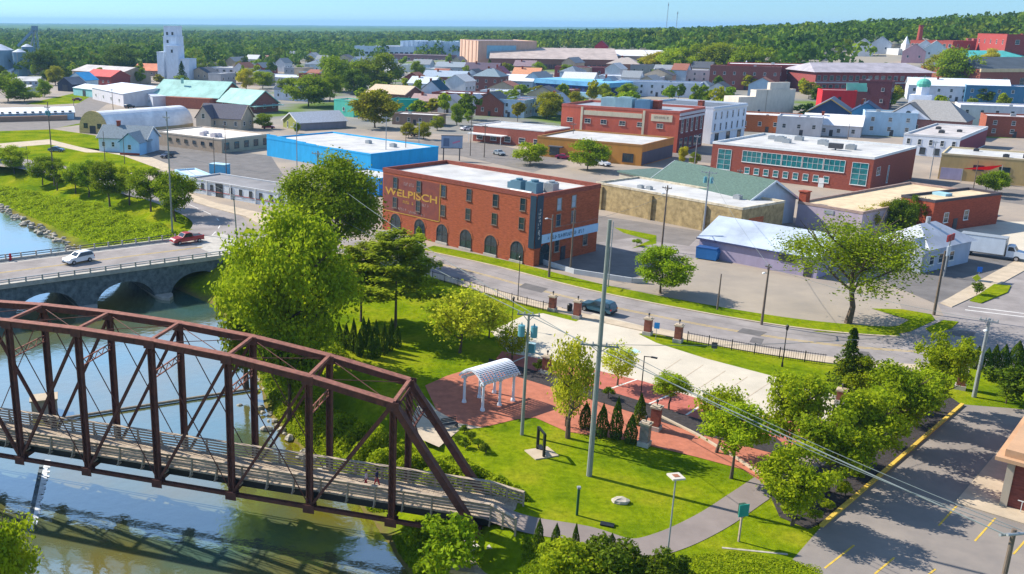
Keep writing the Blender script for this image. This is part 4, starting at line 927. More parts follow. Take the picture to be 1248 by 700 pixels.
# teal window school-like block and the tan building on the right
B = Bld('teal_window_block', 'long two storey brick block with wide teal windows and a white roof', (869, 173), (1066, 192), (1113, 178), yb=212); B.D = max(B.D, 15)
B.flat(W((.27, .07, .045), 'brick'), RW, W((.7, .7, .68)), .45)
for i in range(5): B.put('f', B.L * (.27 + .128 * i), B.h * .66, 4.6, 2.7, glass=TEALG, mull=3, trans=1)
for i in range(9): B.put('f', B.L * (.25 + .062 * i), B.h * .24, 1.2, 1.5, glass=TEALG, mull=0)
for fx in (.09, .93): B.put('f', B.L * fx, B.h * .5, 3.4, 5.0, glass=TEALG, mull=1, trans=3)
B.door('f', B.L * .72, m=FRAMEW); B.put('r', 4, 4.6, 2.2, 1.8, mull=1); B.put('r', 11, 3.2, .8, 4.0, glass=TEALG); B.vents(7, 3, 1.5)
b = MB(); b.box((B.L * .68, B.D * .35, B.zr + 1.0), (3.0, 1.4, 1.2)); b.box((B.L * .68, B.D * .35, B.zr + .3), (.3, .3, .8)); B.part('roof_unit', b, FRAMED)
B = Bld('tan_block', 'low tan block with a white roof and a red canopy at its front', (1148, 187), (1270, 196), 17.0, yb=218); B.flat(W((.46, .32, .13)), RW, W((.6, .48, .28)), .3)
for fx in (.4, .66): B.put('f', B.L * fx, B.h * .55, 2.2, 1.2, mull=1, trans=0, frame=FRAMED)
b = MB(); b.box((B.L * .13, -.06, 1.5), (B.L * .22, .12, 2.8)); B.part('mural_panel', b, W((.36, .32, .45))); B.vents(3, 8, 1.2, FRAMED); B.door('f', B.L * .5)
t = B.t; p = B.o + B.u * (B.L * .44) - B.n * 2.4
t = thing('shade_sail', 'red pointed shade sail in front of the low tan block', 'awning', p, math.atan2(B.u.y, B.u.x)); t.scale = (1.25, 1.25, 1.1)
b = MB(); b.add([(-3, 0, 3.0), (3.2, .3, 4.4), (1.2, 1.6, 3.0), (-3, .02, 2.9), (3.2, .32, 4.3), (1.2, 1.62, 2.9)], [(0, 1, 2), (5, 4, 3), (0, 3, 4, 1), (1, 4, 5, 2), (2, 5, 3, 0)]); b.build('canvas', leafmat('red_canvas', (.75, .04, .05), (.65, .03, .04), 2, .5, 0), t)
for x, y_, h in ((-3, 0, 3.0), (3.2, .3, 4.4), (1.2, 1.6, 3.0)): b = MB(); b.tube((x, y_, -.1), (x, y_, h), .07); b.build('post', STEEL, t)

# coral corner building, white shopfront beside it, orange shop before it
B = Bld('coral_block', 'tall coral painted brick block with cream banding on its side wall', (685, 127), (829, 136), (870, 131), h=12.0)
CORAL = W((.56, .12, .065)); CRM = W((.66, .56, .38)); B.flat(CORAL, W((.3, .33, .36), 'roof'), W((.5, .12, .08)), .6)
for fx in (.185, .715): b = MB(); b.box((B.L * fx, -.08, 6), (.7, .16, 11.2)); B.part('cream_pilaster', b, CRM)
b = MB(); b.box((B.L * .45, -.05, 9.9), (B.L * .5, .1, 1.4)); B.part('cream_band', b, CRM)
b = MB(); b.box((B.L * .86, -.06, 9.7), (B.L * .17, .12, 2.0)); B.part('painted_panel', b, CRM); scribble(B, 'f', B.L * .80, B.L * .92, 9.9, .7, W((.4, .3, .2)), .14)
for fx in (.08, .24, .38, .54, .69, .85): B.put('f', B.L * fx, 7.4, 1.9, 1.3, mull=1, trans=1, frame=W((.6, .56, .48)))
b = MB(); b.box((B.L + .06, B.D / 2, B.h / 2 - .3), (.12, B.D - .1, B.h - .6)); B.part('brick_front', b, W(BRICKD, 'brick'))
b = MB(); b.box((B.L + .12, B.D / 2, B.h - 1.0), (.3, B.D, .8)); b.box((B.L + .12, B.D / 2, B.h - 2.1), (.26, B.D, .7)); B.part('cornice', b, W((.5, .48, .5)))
for i in range(5):
    o = B.put('r', B.D * (.12 + .19 * i), 7.6, 1.5, 4.0, frame=FRAMEW, trans=2); o.location.x += .13
    o = B.put('r', B.D * (.12 + .19 * i), 2.4, 2.4, 3.0, frame=W((.3, .3, .32)), trans=1); o.location.x += .13
for fx, fy, q, m in ((.30, .5, 3.2, W((.3, .42, .45))), (.45, .45, 3.6, W((.26, .38, .42))), (.52, .62, 2.8, STEEL), (.62, .4, 3.2, W((.1, .2, .3)))): b = MB(); b.box((B.L * fx, B.D * fy, B.zr + q * .4), (q * 1.5, q, q * .8)); b.box((B.L * fx, B.D * fy, B.zr + q * .83), (q, q * .7, q * .1)); B.part('roof_unit', b, m)
b = MB(); b.box((B.L * .68, B.D * .5, B.zr + 1.2), (4, 3, 2.4)); b.box((B.L * .68, B.D * .5, B.zr + 2.46), (4.3, 3.3, .14)); B.part('brick_penthouse', b, W(BRICK, 'brick'))
cb = B
B = Bld('white_shopfront', 'white three storey shop building with tall windows beside the coral block', (870, 131), (911, 126), 26.0, h=11.4); B.flat(W((.64, .70, .78)), W((.12, .14, .17), 'roof'), W((.6, .65, .72)), .5)
for z in (8.6, 5.0): B.row('f', 6, z, .95, 2.3, frame=W((.55, .6, .66)))
B.row('f', 3, 1.7, 2.6, 2.6, frame=FRAMED); b = MB(); b.box((B.L / 2, -.2, 3.35), (B.L, .4, .35)); B.part('shop_cornice', b, FRAMEW); b = MB(); b.box((B.L / 2, -.18, B.h - .7), (B.L, .36, .6)); B.part('cornice', b, FRAMEW); B.chimney(.3, .3, 1.6, W(BRICK, 'brick'), 1.6)
B = Bld('orange_shop', 'low orange shop with a white roof in front of the coral block', (655, 166), (783, 177), (826, 168), yb=190); B.flat(W((.50, .22, .04)), RW, W((.42, .2, .06)), .35)
for fx in (.18, .62, .88): B.put('f', B.L * fx, 1.9, 3.0, 2.2, mull=2, trans=0, frame=FRAMED)
b = MB(); b.box((B.L * .2, -.5, 3.2), (4.2, 1.0, .3)); b.box((B.L * .62, -.4, 3.2), (3.6, .8, .25)); B.part('awning', b, W((.12, .13, .15))); B.row('r', 2, 1.9, 3.0, 2.4, mull=2, frame=FRAMED); B.door('f', B.L * .5)
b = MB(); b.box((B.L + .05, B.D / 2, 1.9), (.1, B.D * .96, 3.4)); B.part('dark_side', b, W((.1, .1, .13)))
B = Bld('brick_strip', 'low brown brick strip with white roof on the street left of the orange shop', (626, 158), (690, 166), (700, 158), yb=171); B.flat(W((.28, .1, .06), 'brick'), RW, W((.6, .6, .6)), .25); B.row('f', 4, 1.6, 1.8, 1.4); B.D = max(B.D, 9)
B = Bld('brick_diner', 'small brick shop with white canopy roof nearer the billboard', (577, 152), (664, 160), 15.0, yb=172); B.flat(W((.3, .09, .06), 'brick'), RW, W((.7, .7, .68)), .25); B.row('f', 5, 1.7, 2.2, 1.6, frame=FRAMEW); b = MB(); b.box((B.L * .25, -1.6, 2.7), (B.L * .5, 3.2, .3)); B.part('canopy', b, FRAMEW)
for x in (.5, B.L * .48): b = MB(); b.tube((x, -3.0, 0), (x, -3.0, 2.6), .1); B.part('canopy_post', b, FRAMEW)
# ------------------------------------------------------------------ buildings farther back
def bw(name, label, px, yb, L, D, h, rot=-35, group=None, dx=0.0):
    p = atg(px, yb); s = Bld.__new__(Bld); a = math.radians(rot); s.u = Vector((math.cos(a), math.sin(a), 0)); s.n = Vector((-s.u.y, s.u.x, 0))
    s.L, s.D, s.h = L, D, h; s.o = Vector((p.x, p.y, p.z)) - s.u * (L / 2); s.name = name; s.t = thing(name, label, 'house' if 'house' in name else 'building', s.o, a, group); return s
def fw(s, nf=3, nr=2, z=None, wd=1.1, hh=1.4, **k):
    z = z or s.h * .5
    if nf: s.row('f', nf, z, wd, hh, **k)
    if nr: s.row('r', nr, z, wd, hh, **k)
    return s
# left side
B = Bld('white_workshop_row', 'long low white workshop with small windows along the street by the riverside trees', (230, 217), (350, 237), (372, 221), yb=234); B.D = 9; B.flat(W((.66, .70, .74)), W((.24, .23, .23), 'roof'), W((.5, .5, .5)), .25)
B.row('f', 10, B.h * .6, .8, 1.1, frame=FRAMED); B.put('f', B.L * .33, 1.5, 2.2, 2.8, frame=FRAMED); b = MB(); b.box((B.L / 2, -.03, B.h * .33), (B.L, .06, .14)); B.part('red_stripe', b, W((.45, .12, .1)))
for f in (.2, .45, .7, .92): b = MB(); b.box((B.L * f, -.1, B.h / 2), (.25, .2, B.h)); B.part('wall_pier', b, FRAMEW)
B = Bld('pale_blue_end', 'small pale blue block at the left end of the white workshop row', (213, 207), (232, 215), 5.0, yb=221); B.flat(W((.40, .60, .74)), W((.5, .55, .6), 'roof'), None, .25); B.door('f', 3)
t = thing('site_container', 'blue container on the roof edge of the white workshop row', 'container', at(268, 213, 0), -.5)
b = MB(); b.box((0, 0, 1.3), (4.6, 2.4, 2.6)); b.build('shell', W((.12, .42, .62)), t); b = MB(); b.box((0, 0, 2.66), (4.8, 2.6, .12)); b.build('lid', W((.4, .6, .7)), t)
B = Bld('bright_blue_block', 'bright sky blue block with a broad white roof and stepped parapet', (325, 168), (452, 188), (500, 180), yb=190); B.D = 24; BLU = W((.02, .38, .72)); B.flat(BLU, RW, BLU, .3)
for k in range(5): b = MB(); b.box((B.L * (.05 + .1 * k), .15, B.h + .5 - .1 * k), (B.L * .1, .3, 1.0 - .18 * k)); B.part('stepped_parapet', b, BLU)
B.put('f', B.L * .8, 1.8, 2.5, 2.0, frame=FRAMED); B.door('f', B.L * .65); B.vents(2, 5, 1.0)
B = Bld('blue_shop', 'low deep blue shop with a white roof between the big tree and brick hall', (413, 210), (462, 218), (478, 206), h=4.0); B.D = 9; B.flat(W((.02, .22, .55)), RW, W((.03, .3, .62)), .3); fw(B, 3, 2, 1.8, 1.8, 1.6, frame=FRAMED)
B = Bld('cream_roof_block', 'tan block with a cream white flat roof beside the large grey lot', (187, 160), (270, 170), (318, 162), yb=176); B.D = max(B.D, 16); B.flat(W((.45, .34, .24)), W((.76, .70, .62), 'roof'), W((.55, .46, .36)), .3)
B.row('f', 6, B.h * .55, 1.3, .9, B.L * .25, B.L * .85, frame=FRAMED); B.row('r', 5, B.h * .48, 1.7, 1.8, frame=FRAMED); B.vents(4, 9, 1.5, W((.45, .42, .45)))
B = bw('blue_gabled_house', 'pale blue house with grey roof and bright blue roofed front gable', 150, 186, 15, 8, 4.2, -14); B.gable(W((.50, .64, .76)), W((.19, .23, .26), 'shingle'), 3.0, 'x', .5, FRAMEW); B.row('f', 5, 2.2, .9, 1.3)
b = MB(); x = B.L * .80; b.extr([(x - 3, 0), (x + 3, 0), (x + 3, 3.6), (x, 6.0), (x - 3, 3.6)], -4.5, 3); B.part('front_wing', b, W((.32, .58, .80)))
b = MB(); b.add([(x - 3.5, -5, 3.4), (x, -5, 6.2), (x, 3.4, 6.2), (x - 3.5, 3.4, 3.4)], [(3, 2, 1, 0)]); B.part('blue_roof', b, W((.03, .25, .50), 'shingle')); b = MB(); b.add([(x + 3.5, -5, 3.4), (x, -5, 6.2), (x, 3.4, 6.2), (x + 3.5, 3.4, 3.4)], [(0, 1, 2, 3)]); B.part('wing_roof', b, W((.30, .33, .34), 'shingle'))
o = B.put('f', x, 2.2, 1.0, 1.3); o.location.y = -4.5; b = MB(); b.box((x, -4.55, .3), (6.1, .1, .6)); B.part('brick_plinth', b, W(BRICK, 'brick')); B.chimney(.3, .5, 1.2, W(BRICK, 'brick'))
# quonset with an arched tan front
p = atg(98, 162); q = atg(131, 164); t = thing('quonset_hut', 'white vaulted quonset hut with an arched tan brick front', 'building', p, math.atan2((q - p).y, (q - p).x)); L = (q - p).length; R_ = L / 2
arc = [(R_ + R_ * 1.0 * math.cos(math.pi * i / 16), 1.2 + R_ * 1.15 * math.sin(math.pi * i / 16)) for i in range(16, -1, -1)]
b = MB(); b.extr([(0, -1)] + arc + [(L, -1)], -.4, .3); b.build('front_wall', W((.55, .40, .18), 'brick'), t)
b = MB(); DL = 34.0; nA = len(arc)
sk = lambda y_: 0.35 * y_
vs = [(a[0] + sk(y_), y_, a[1] - .25) for y_ in (.3, DL) for a in arc]; b.add(vs, [(i, i + 1, nA + i + 1, nA + i) for i in range(nA - 1)]); b.build('vault_roof', W((.74, .77, .82), 'roof'), t)
b = MB(); b.quad((0, .3, -1), (0, .3, 1.2), (sk(DL), DL, 1.2), (sk(DL), DL, -1)); b.quad((L, .3, -1), (L, .3, 1.2), (L + sk(DL), DL, 1.2), (L + sk(DL), DL, -1)); b.build('side_wall', W((.40, .33, .2)), t)
fm, gm = win_mesh(1.6, 1.5, GLASS, FRAMED, False, 1, 1, True)
for xx in (.25, .75): o = link('window', fm, t, (L * xx, -.42, 2.6)); link('pane', gm, o)
b = MB(); b.box((L * .5, -.45, 1.3), (2.4, .1, 2.6)); b.build('door', FRAMED, t)
B = bw('slate_roof_house', 'tan house with dark slate roof and front gable behind the cream roofed block', 268, 158, 17, 9, 4.2, -22); B.gable(W((.46, .38, .28)), W((.12, .115, .14), 'shingle'), 4.2, 'x', .5, W((.55, .45, .3))); fw(B, 4, 2, 2.2)
b = MB(); b.extr([(.3, 0), (6.3, 0), (6.3, 4.2), (3.3, 8.0), (.3, 4.2)], -2.2, 3); B.part('front_wing', b, W((.5, .43, .33))); b = MB(); b.quad((-.3, -2.6, 3.7), (3.3, -2.6, 8.2), (3.3, 4, 8.2), (-.3, 4, 3.7)); b.quad((6.9, -2.6, 3.7), (3.3, -2.6, 8.2), (3.3, 4, 8.2), (6.9, 4, 3.7)); B.part('wing_roof', b, W((.13, .12, .14), 'shingle')); o = B.put('f', 3.3, 4.6, 1.2, 1.6); o.location.y = -2.2
TEALR = W((.30, .52, .46), 'roof')
B = Bld('green_roof_school', 'long brick building with pale green metal roof, nearest the white grain elevator', (185, 115), (266, 119), 20.0, yb=129); B.gable(W((.33, .12, .08), 'brick'), TEALR, 6.0, 'x', .8, TEALR); B.row('f', 4, B.h * .5, 2.0, 3.0, 4, B.L * .3, frame=FRAMEW); b = MB(); b.extr([(B.L * .3, 0), (B.L * .95, 0), (B.L * .95, B.h - .4), (B.L * .3, B.h - .4)], -4, 0); B.part('brick_wing', b, W((.36, .12, .07), 'brick')); B.chimney(.35, .3, 1, TEALR)
B = Bld('green_roof_wing', 'brick hall with pale green roof and brick gable end, right of its longer twin', (266, 123), (305, 127), 15.0, yb=134); B.gable(W((.26, .10, .08), 'brick'), TEALR, 5.0, 'x', .7, TEALR); fw(B, 3, 3, 2.5, 1.4, 1.6); b = MB(); b.box((B.L + 1.8, B.D / 2, 2.9), (3.6, B.D + .6, .3)); B.part('porch_roof', b, TEALR)
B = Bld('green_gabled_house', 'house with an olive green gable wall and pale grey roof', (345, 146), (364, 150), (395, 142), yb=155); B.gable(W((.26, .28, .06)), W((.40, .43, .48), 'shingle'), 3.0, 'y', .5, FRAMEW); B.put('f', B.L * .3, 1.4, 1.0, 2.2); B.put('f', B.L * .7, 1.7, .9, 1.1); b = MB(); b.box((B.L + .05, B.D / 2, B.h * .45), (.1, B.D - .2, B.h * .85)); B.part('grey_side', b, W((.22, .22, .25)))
B = Bld('turquoise_block', 'small turquoise box building left of the olive brown tree', (407, 121), (431, 123), 8.0, yb=141); B.flat(W((.10, .52, .38)), W((.3, .3, .3), 'roof')); fw(B, 1, 1, 3)
B = Bld('teal_block', 'teal green box building right of the olive brown tree', (475, 121), (503, 122), 8.0, yb=142); B.flat(W((.02, .36, .28)), W((.1, .3, .26), 'roof')); fw(B, 2, 0, 3)
B = Bld('tan_roof_house', 'brown brick house with a wide beige pitched roof', (448, 112), (493, 115), (503, 108), yb=125); B.D = 14; B.gable(W((.22, .11, .08), 'brick'), W((.60, .46, .32), 'shingle'), 3.2, 'x', .8, W((.6, .5, .4))); fw(B, 3, 2, 3)
B = Bld('dormer_house', 'long white house with dark blue grey roof and small white dormers', (334, 108), (375, 110), 14.0, yb=122); B.gable(W((.58, .62, .7)), W((.05, .075, .12), 'shingle'), 4.2, 'x', .5, FRAMEW); fw(B, 4, 2, 2.5)
for f in (.35, .65): b = MB(); b.extr([(B.L * f - 1.2, B.h + 1), (B.L * f + 1.2, B.h + 1), (B.L * f + 1.2, B.h + 2.6), (B.L * f, B.h + 3.6), (B.L * f - 1.2, B.h + 2.6)], 1.2, 5); B.part('dormer', b, FRAMEW)
B = Bld('long_grey_store', 'long low grey white store roofs beyond the dormer house', (292, 92), (352, 95), 30.0, yb=99); B.flat(W((.5, .53, .58)), W((.55, .58, .62), 'roof'), None, .3); B.row('f', 8, 2.0, 2.0, 1.6)
B = Bld('far_white_store', 'long white roofed store beside the grain elevator', (252, 82), (312, 84), 25.0, yb=89); B.flat(W((.45, .5, .58)), RW, None, .3); B.row('f', 7, 2.0, 2.5, 1.6)
B = Bld('pale_blue_shed', 'pale blue metal shed left of the long white sheds', (89, 107), (116, 110), 14.0, yb=116); B.gable(W((.28, .58, .64)), W((.6, .65, .7), 'roof'), 1.6, 'x', .3); B.door('f', B.L * .5, 3, 3)
B = Bld('white_shed', 'long white shed with low roof right of the pale blue shed', (112, 107), (150, 115), 30.0, yb=121); B.gable(W((.62, .60, .62)), W((.62, .66, .74), 'roof'), 2.0, 'x', .3); B.row('f', 4, 2.4, 1.6, 1.2)
B = Bld('grey_white_shed', 'grey white shed ending before the green roofed school', (160, 112), (186, 118), 30.0, yb=124); B.gable(W((.55, .57, .62)), W((.5, .54, .62), 'roof'), 1.8, 'y', .3); B.row('f', 3, 2.2, 1.4, 1.2)
B = Bld('long_rail_shed', 'long low white roofed shed with a light blue right half and brown base', (-40, 140), (90, 137), 12.0, yb=149); B.gable(W((.34, .52, .66)), W((.74, .76, .80), 'roof'), 1.6, 'x', .5); b = MB(); b.box((B.L * .48, -1.6, .9), (B.L * .9, 2.6, 1.9)); B.part('brown_base', b, W((.30, .19, .13))); B.row('f', 14, 2.9, 1.0, .9, frame=FRAMED)
B = Bld('blue_barn', 'small barn with bright blue roof and pale walls', (82, 97), (104, 98), 10.0, yb=107); B.gable(W((.55, .66, .7)), W((.03, .34, .66), 'roof'), 4, 'y', .5); B.door('f', B.L * .5, 4, 4)
B = Bld('dark_barn', 'dark open fronted barn left of the blue roofed barn', (70, 102), (88, 103), 10.0, yb=111); B.gable(W((.03, .035, .06)), W((.1, .12, .16), 'roof'), 3.4, 'y', .4); B.door('f', B.L * .5, 4, 3.4)
B = Bld('red_roof_barn', 'brick red barn with a bright red metal roof', (103, 92), (135, 94), 14.0, yb=103); B.gable(W((.28, .06, .05), 'brick'), W((.55, .06, .05), 'roof'), 3.4, 'x', .4); B.row('f', 5, 2.4, 1.2, 1.2)
B = Bld('tan_warehouse', 'long tan grey warehouse behind the red roofed barn', (88, 86), (146, 90), 22.0, yb=99); B.gable(W((.42, .34, .25)), W((.48, .44, .42), 'roof'), 3.2, 'x', .5); B.row('f', 7, 3, 1.4, 1.2)
B = Bld('orange_roof_store', 'long low store with an orange red roof left of the grain elevator', (163, 85), (200, 86), 14.0, yb=92); B.gable(W((.3, .22, .2)), W((.62, .20, .10), 'roof'), 4.0, 'x', 1.0); B.row('f', 6, 1.7, 1.6, 1.3)
B = Bld('white_roof_depot', 'white roofed depot among trees at the left', (14, 99), (47, 99), 16.0, yb=106); B.gable(W((.35, .42, .5)), RW, 2, 'x', .4); B.row('f', 5, 2, 1.4, 1.2)
B = Bld('white_roof_hut', 'small white roofed hut under the left hand trees', (17, 107), (32, 108), 8.0, yb=113); B.gable(W((.45, .48, .5)), RW, 1.4, 'x', .4); fw(B, 2, 0)
B = Bld('mill_house', 'low white mill house under the dark storage bins', (-8, 86), (14, 87), 14.0, yb=92); B.gable(W((.6, .6, .62)), W((.65, .66, .7), 'roof'), 2.4, 'x', .3); fw(B, 3, 0)
# grain elevator
p = atg(213, 96); t = thing('grain_elevator', 'tall white grain elevator with stepped tower and low side bins', 'grain elevator', p, -.35); EW = W((.62, .70, .80))
for nm, d, c in (('tower', (10, 9, 27), (-1, 2, 13.5)), ('head_house', (9, 8, 6.5), (-1, 2, 30.25)), ('main_bin', (9, 8, 21), (3, -3, 10.5)), ('side_bin', (5, 8, 17), (-7.6, -.5, 8.5)), ('low_wing', (7, 10, 13), (10.5, 0, 6.5))):
    b = MB(); b.box(c, d); b.box((c[0], c[1], c[2] + d[2] / 2 + .15), (d[0] + .5, d[1] + .5, .3)); b.build(nm, EW, t)
fm, gm = win_mesh(1.4, 1.8, GLASS, FRAMED, False, 1, 1, True)
for x, y_, z in ((-3, -2.02, 29), (1, -2.02, 29), (3, -7.02, 18), (-2.6, -2.52, 24)): o = link('window', fm, t, (x, y_, z)); link('pane', gm, o)
# storage bins and the conveyor leg
BINM = mat('bin_steel', (.17, .27, .36), .5, .15, 1.2, metal=.3, stretch=(1, 1, 12))
for k, (px, yb, rr, hh, lab) in enumerate(((4, 92, 8.5, 17, 'broad dark steel storage bin at the left edge with a pale dome'), (26, 93, 4.5, 16, 'narrow steel storage bin next to the conveyor tower'), (36, 91, 4.0, 19, 'taller narrow steel bin under the conveyor leg'))):
    p = atg(px, yb); t = thing('storage_bin', lab, 'storage bin', p); b = MB(); b.tube((0, 0, -1), (0, 0, hh), rr, n=24); b.build('bin_wall', BINM, t, False); b = MB(); b.tube((0, 0, hh), (0, 0, hh + rr * .45), rr + .15, .5, n=24); b.build('dome', W((.5, .55, .62), 'roof'), t)
    b = MB(); b.box((0, -rr, hh / 2), (.5, .2, hh)); b.build('ladder', STEEL, t)
p = atg(47, 90); t = thing('conveyor_tower', 'dark steel conveyor tower with a sloping leg over the storage bins', 'conveyor', p); b = MB()
for sx in (-1.8, 1.8):
    for sy in (-1.8, 1.8): b.bar((sx, sy, -1), (sx * .7, sy * .7, 31), .35, .35)
for k in range(8):
    z0, z1 = k * 3.9, (k + 1) * 3.9; f0, f1 = 1 - .3 * z0 / 31, 1 - .3 * z1 / 31
    for a, c in (((-1.8, -1.8), (1.8, -1.8)), ((1.8, -1.8), (1.8, 1.8)), ((-1.8, 1.8), (-1.8, -1.8))): b.bar((a[0] * f0, a[1] * f0, z0), (c[0] * f1, c[1] * f1, z1), .2, .2); b.bar((a[0] * f1, a[1] * f1, z1), (c[0] * f1, c[1] * f1, z1), .2, .2)
b.build('lattice_tower', BINM, t); b = MB(); b.bar((-13, 0, 19), (0, 0, 31), 1.6, 1.8); b.build('sloping_leg', BINM, t); b = MB(); b.box((0, 0, 31.5), (3.6, 3.6, 3)); b.build('head', BINM, t); b = MB(); b.bar((0, 0, 29), (-5, 0, 17), .8, .8); b.build('chute', STEEL, t)
# centre: factory and houses
B = Bld('white_factory', 'long pale blue white factory block in front of the far woods', (432, 56), (505, 57), 40.0, yb=74); B.flat(W((.62, .70, .80)), RW, None, .5); B.row('f', 12, 8, 3.5, 2.0, frame=W((.5, .6, .7)))
B = Bld('white_high_factory', 'taller pale ribbed factory block left of the tan tower', (488, 50), (560, 51), 45.0, yb=72); RIB = W((.55, .66, .78)); B.flat(RIB, W((.6, .66, .72), 'roof'), None, .5)
for k in range(12): b = MB(); b.box((B.L * (k + .5) / 12, -.6, B.h / 2), (B.L / 30, 1.2, B.h)); B.part('wall_rib', b, W((.36, .42, .52)) if k in (5, 8) else RIB)
B = Bld('low_brown_factory', 'low brown factory range under the pale factory blocks', (470, 66), (545, 68), 20.0, yb=75); B.flat(W((.22, .12, .12)), W((.4, .38, .42), 'roof')); B.row('f', 9, 3, 3, 2)
B = Bld('tan_tower_block', 'tall tan factory tower block with a dark bay', (561, 48), (583, 50), (606, 47), yb=80); B.flat(W((.56, .36, .26)), W((.26, .2, .2), 'roof'))
for k in range(5): b = MB(); b.box((B.L * (.1 + .2 * k), -.2, B.h / 2), (B.L * .06, .4, B.h)); B.part('wall_rib', b, W((.48, .29, .2)))
b = MB(); b.box((B.L + .1, B.D * .4, B.h * .62), (.3, B.D * .5, B.h * .45)); B.part('bay_window', b, W((.25, .45, .55)))
B = Bld('long_factory_roof', 'very long low factory with a broad tan grey roof and brick wall', (598, 71), (752, 73), 70.0, yb=87); B.gable(W((.26, .12, .09), 'brick'), W((.44, .36, .32), 'roof'), 6.5, 'x', 1.0); B.row('f', 26, 4.0, 2.6, 2.4, frame=FRAMED)
B = Bld('white_factory_roof', 'long white roofed factory behind the broad tan roof', (680, 67), (826, 69), 45.0, yb=80); B.gable(W((.4, .32, .28)), W((.66, .64, .64), 'roof'), 3.5, 'x', 1.0); B.row('f', 14, 4, 2.6, 1.8)
B = bw('red_cupola_hut', 'small dark red gabled tower in front of the long factory roof', 731, 77, 9, 9, 12, -20); B.gable(W((.30, .03, .05)), W((.28, .03, .05), 'roof'), 4, 'y', .5); B.put('f', 4.5, 8, 2, 2)
B = Bld('blue_long_hall', 'long blue hall with a light blue roof and dark blue wall band', (653, 101), (742, 107), 24.0, yb=113); B.slab(W((.03, .05, .16)), W((.16, .42, .66), 'roof'), 2.2, .6); b = MB(); b.box((B.L / 2, -1.5, 1.0), (B.L, 3, 2.2)); B.part('light_base', b, W((.25, .45, .6))); B.row('f', 12, B.h * .7, 2.0, 1.0, frame=FRAMED)
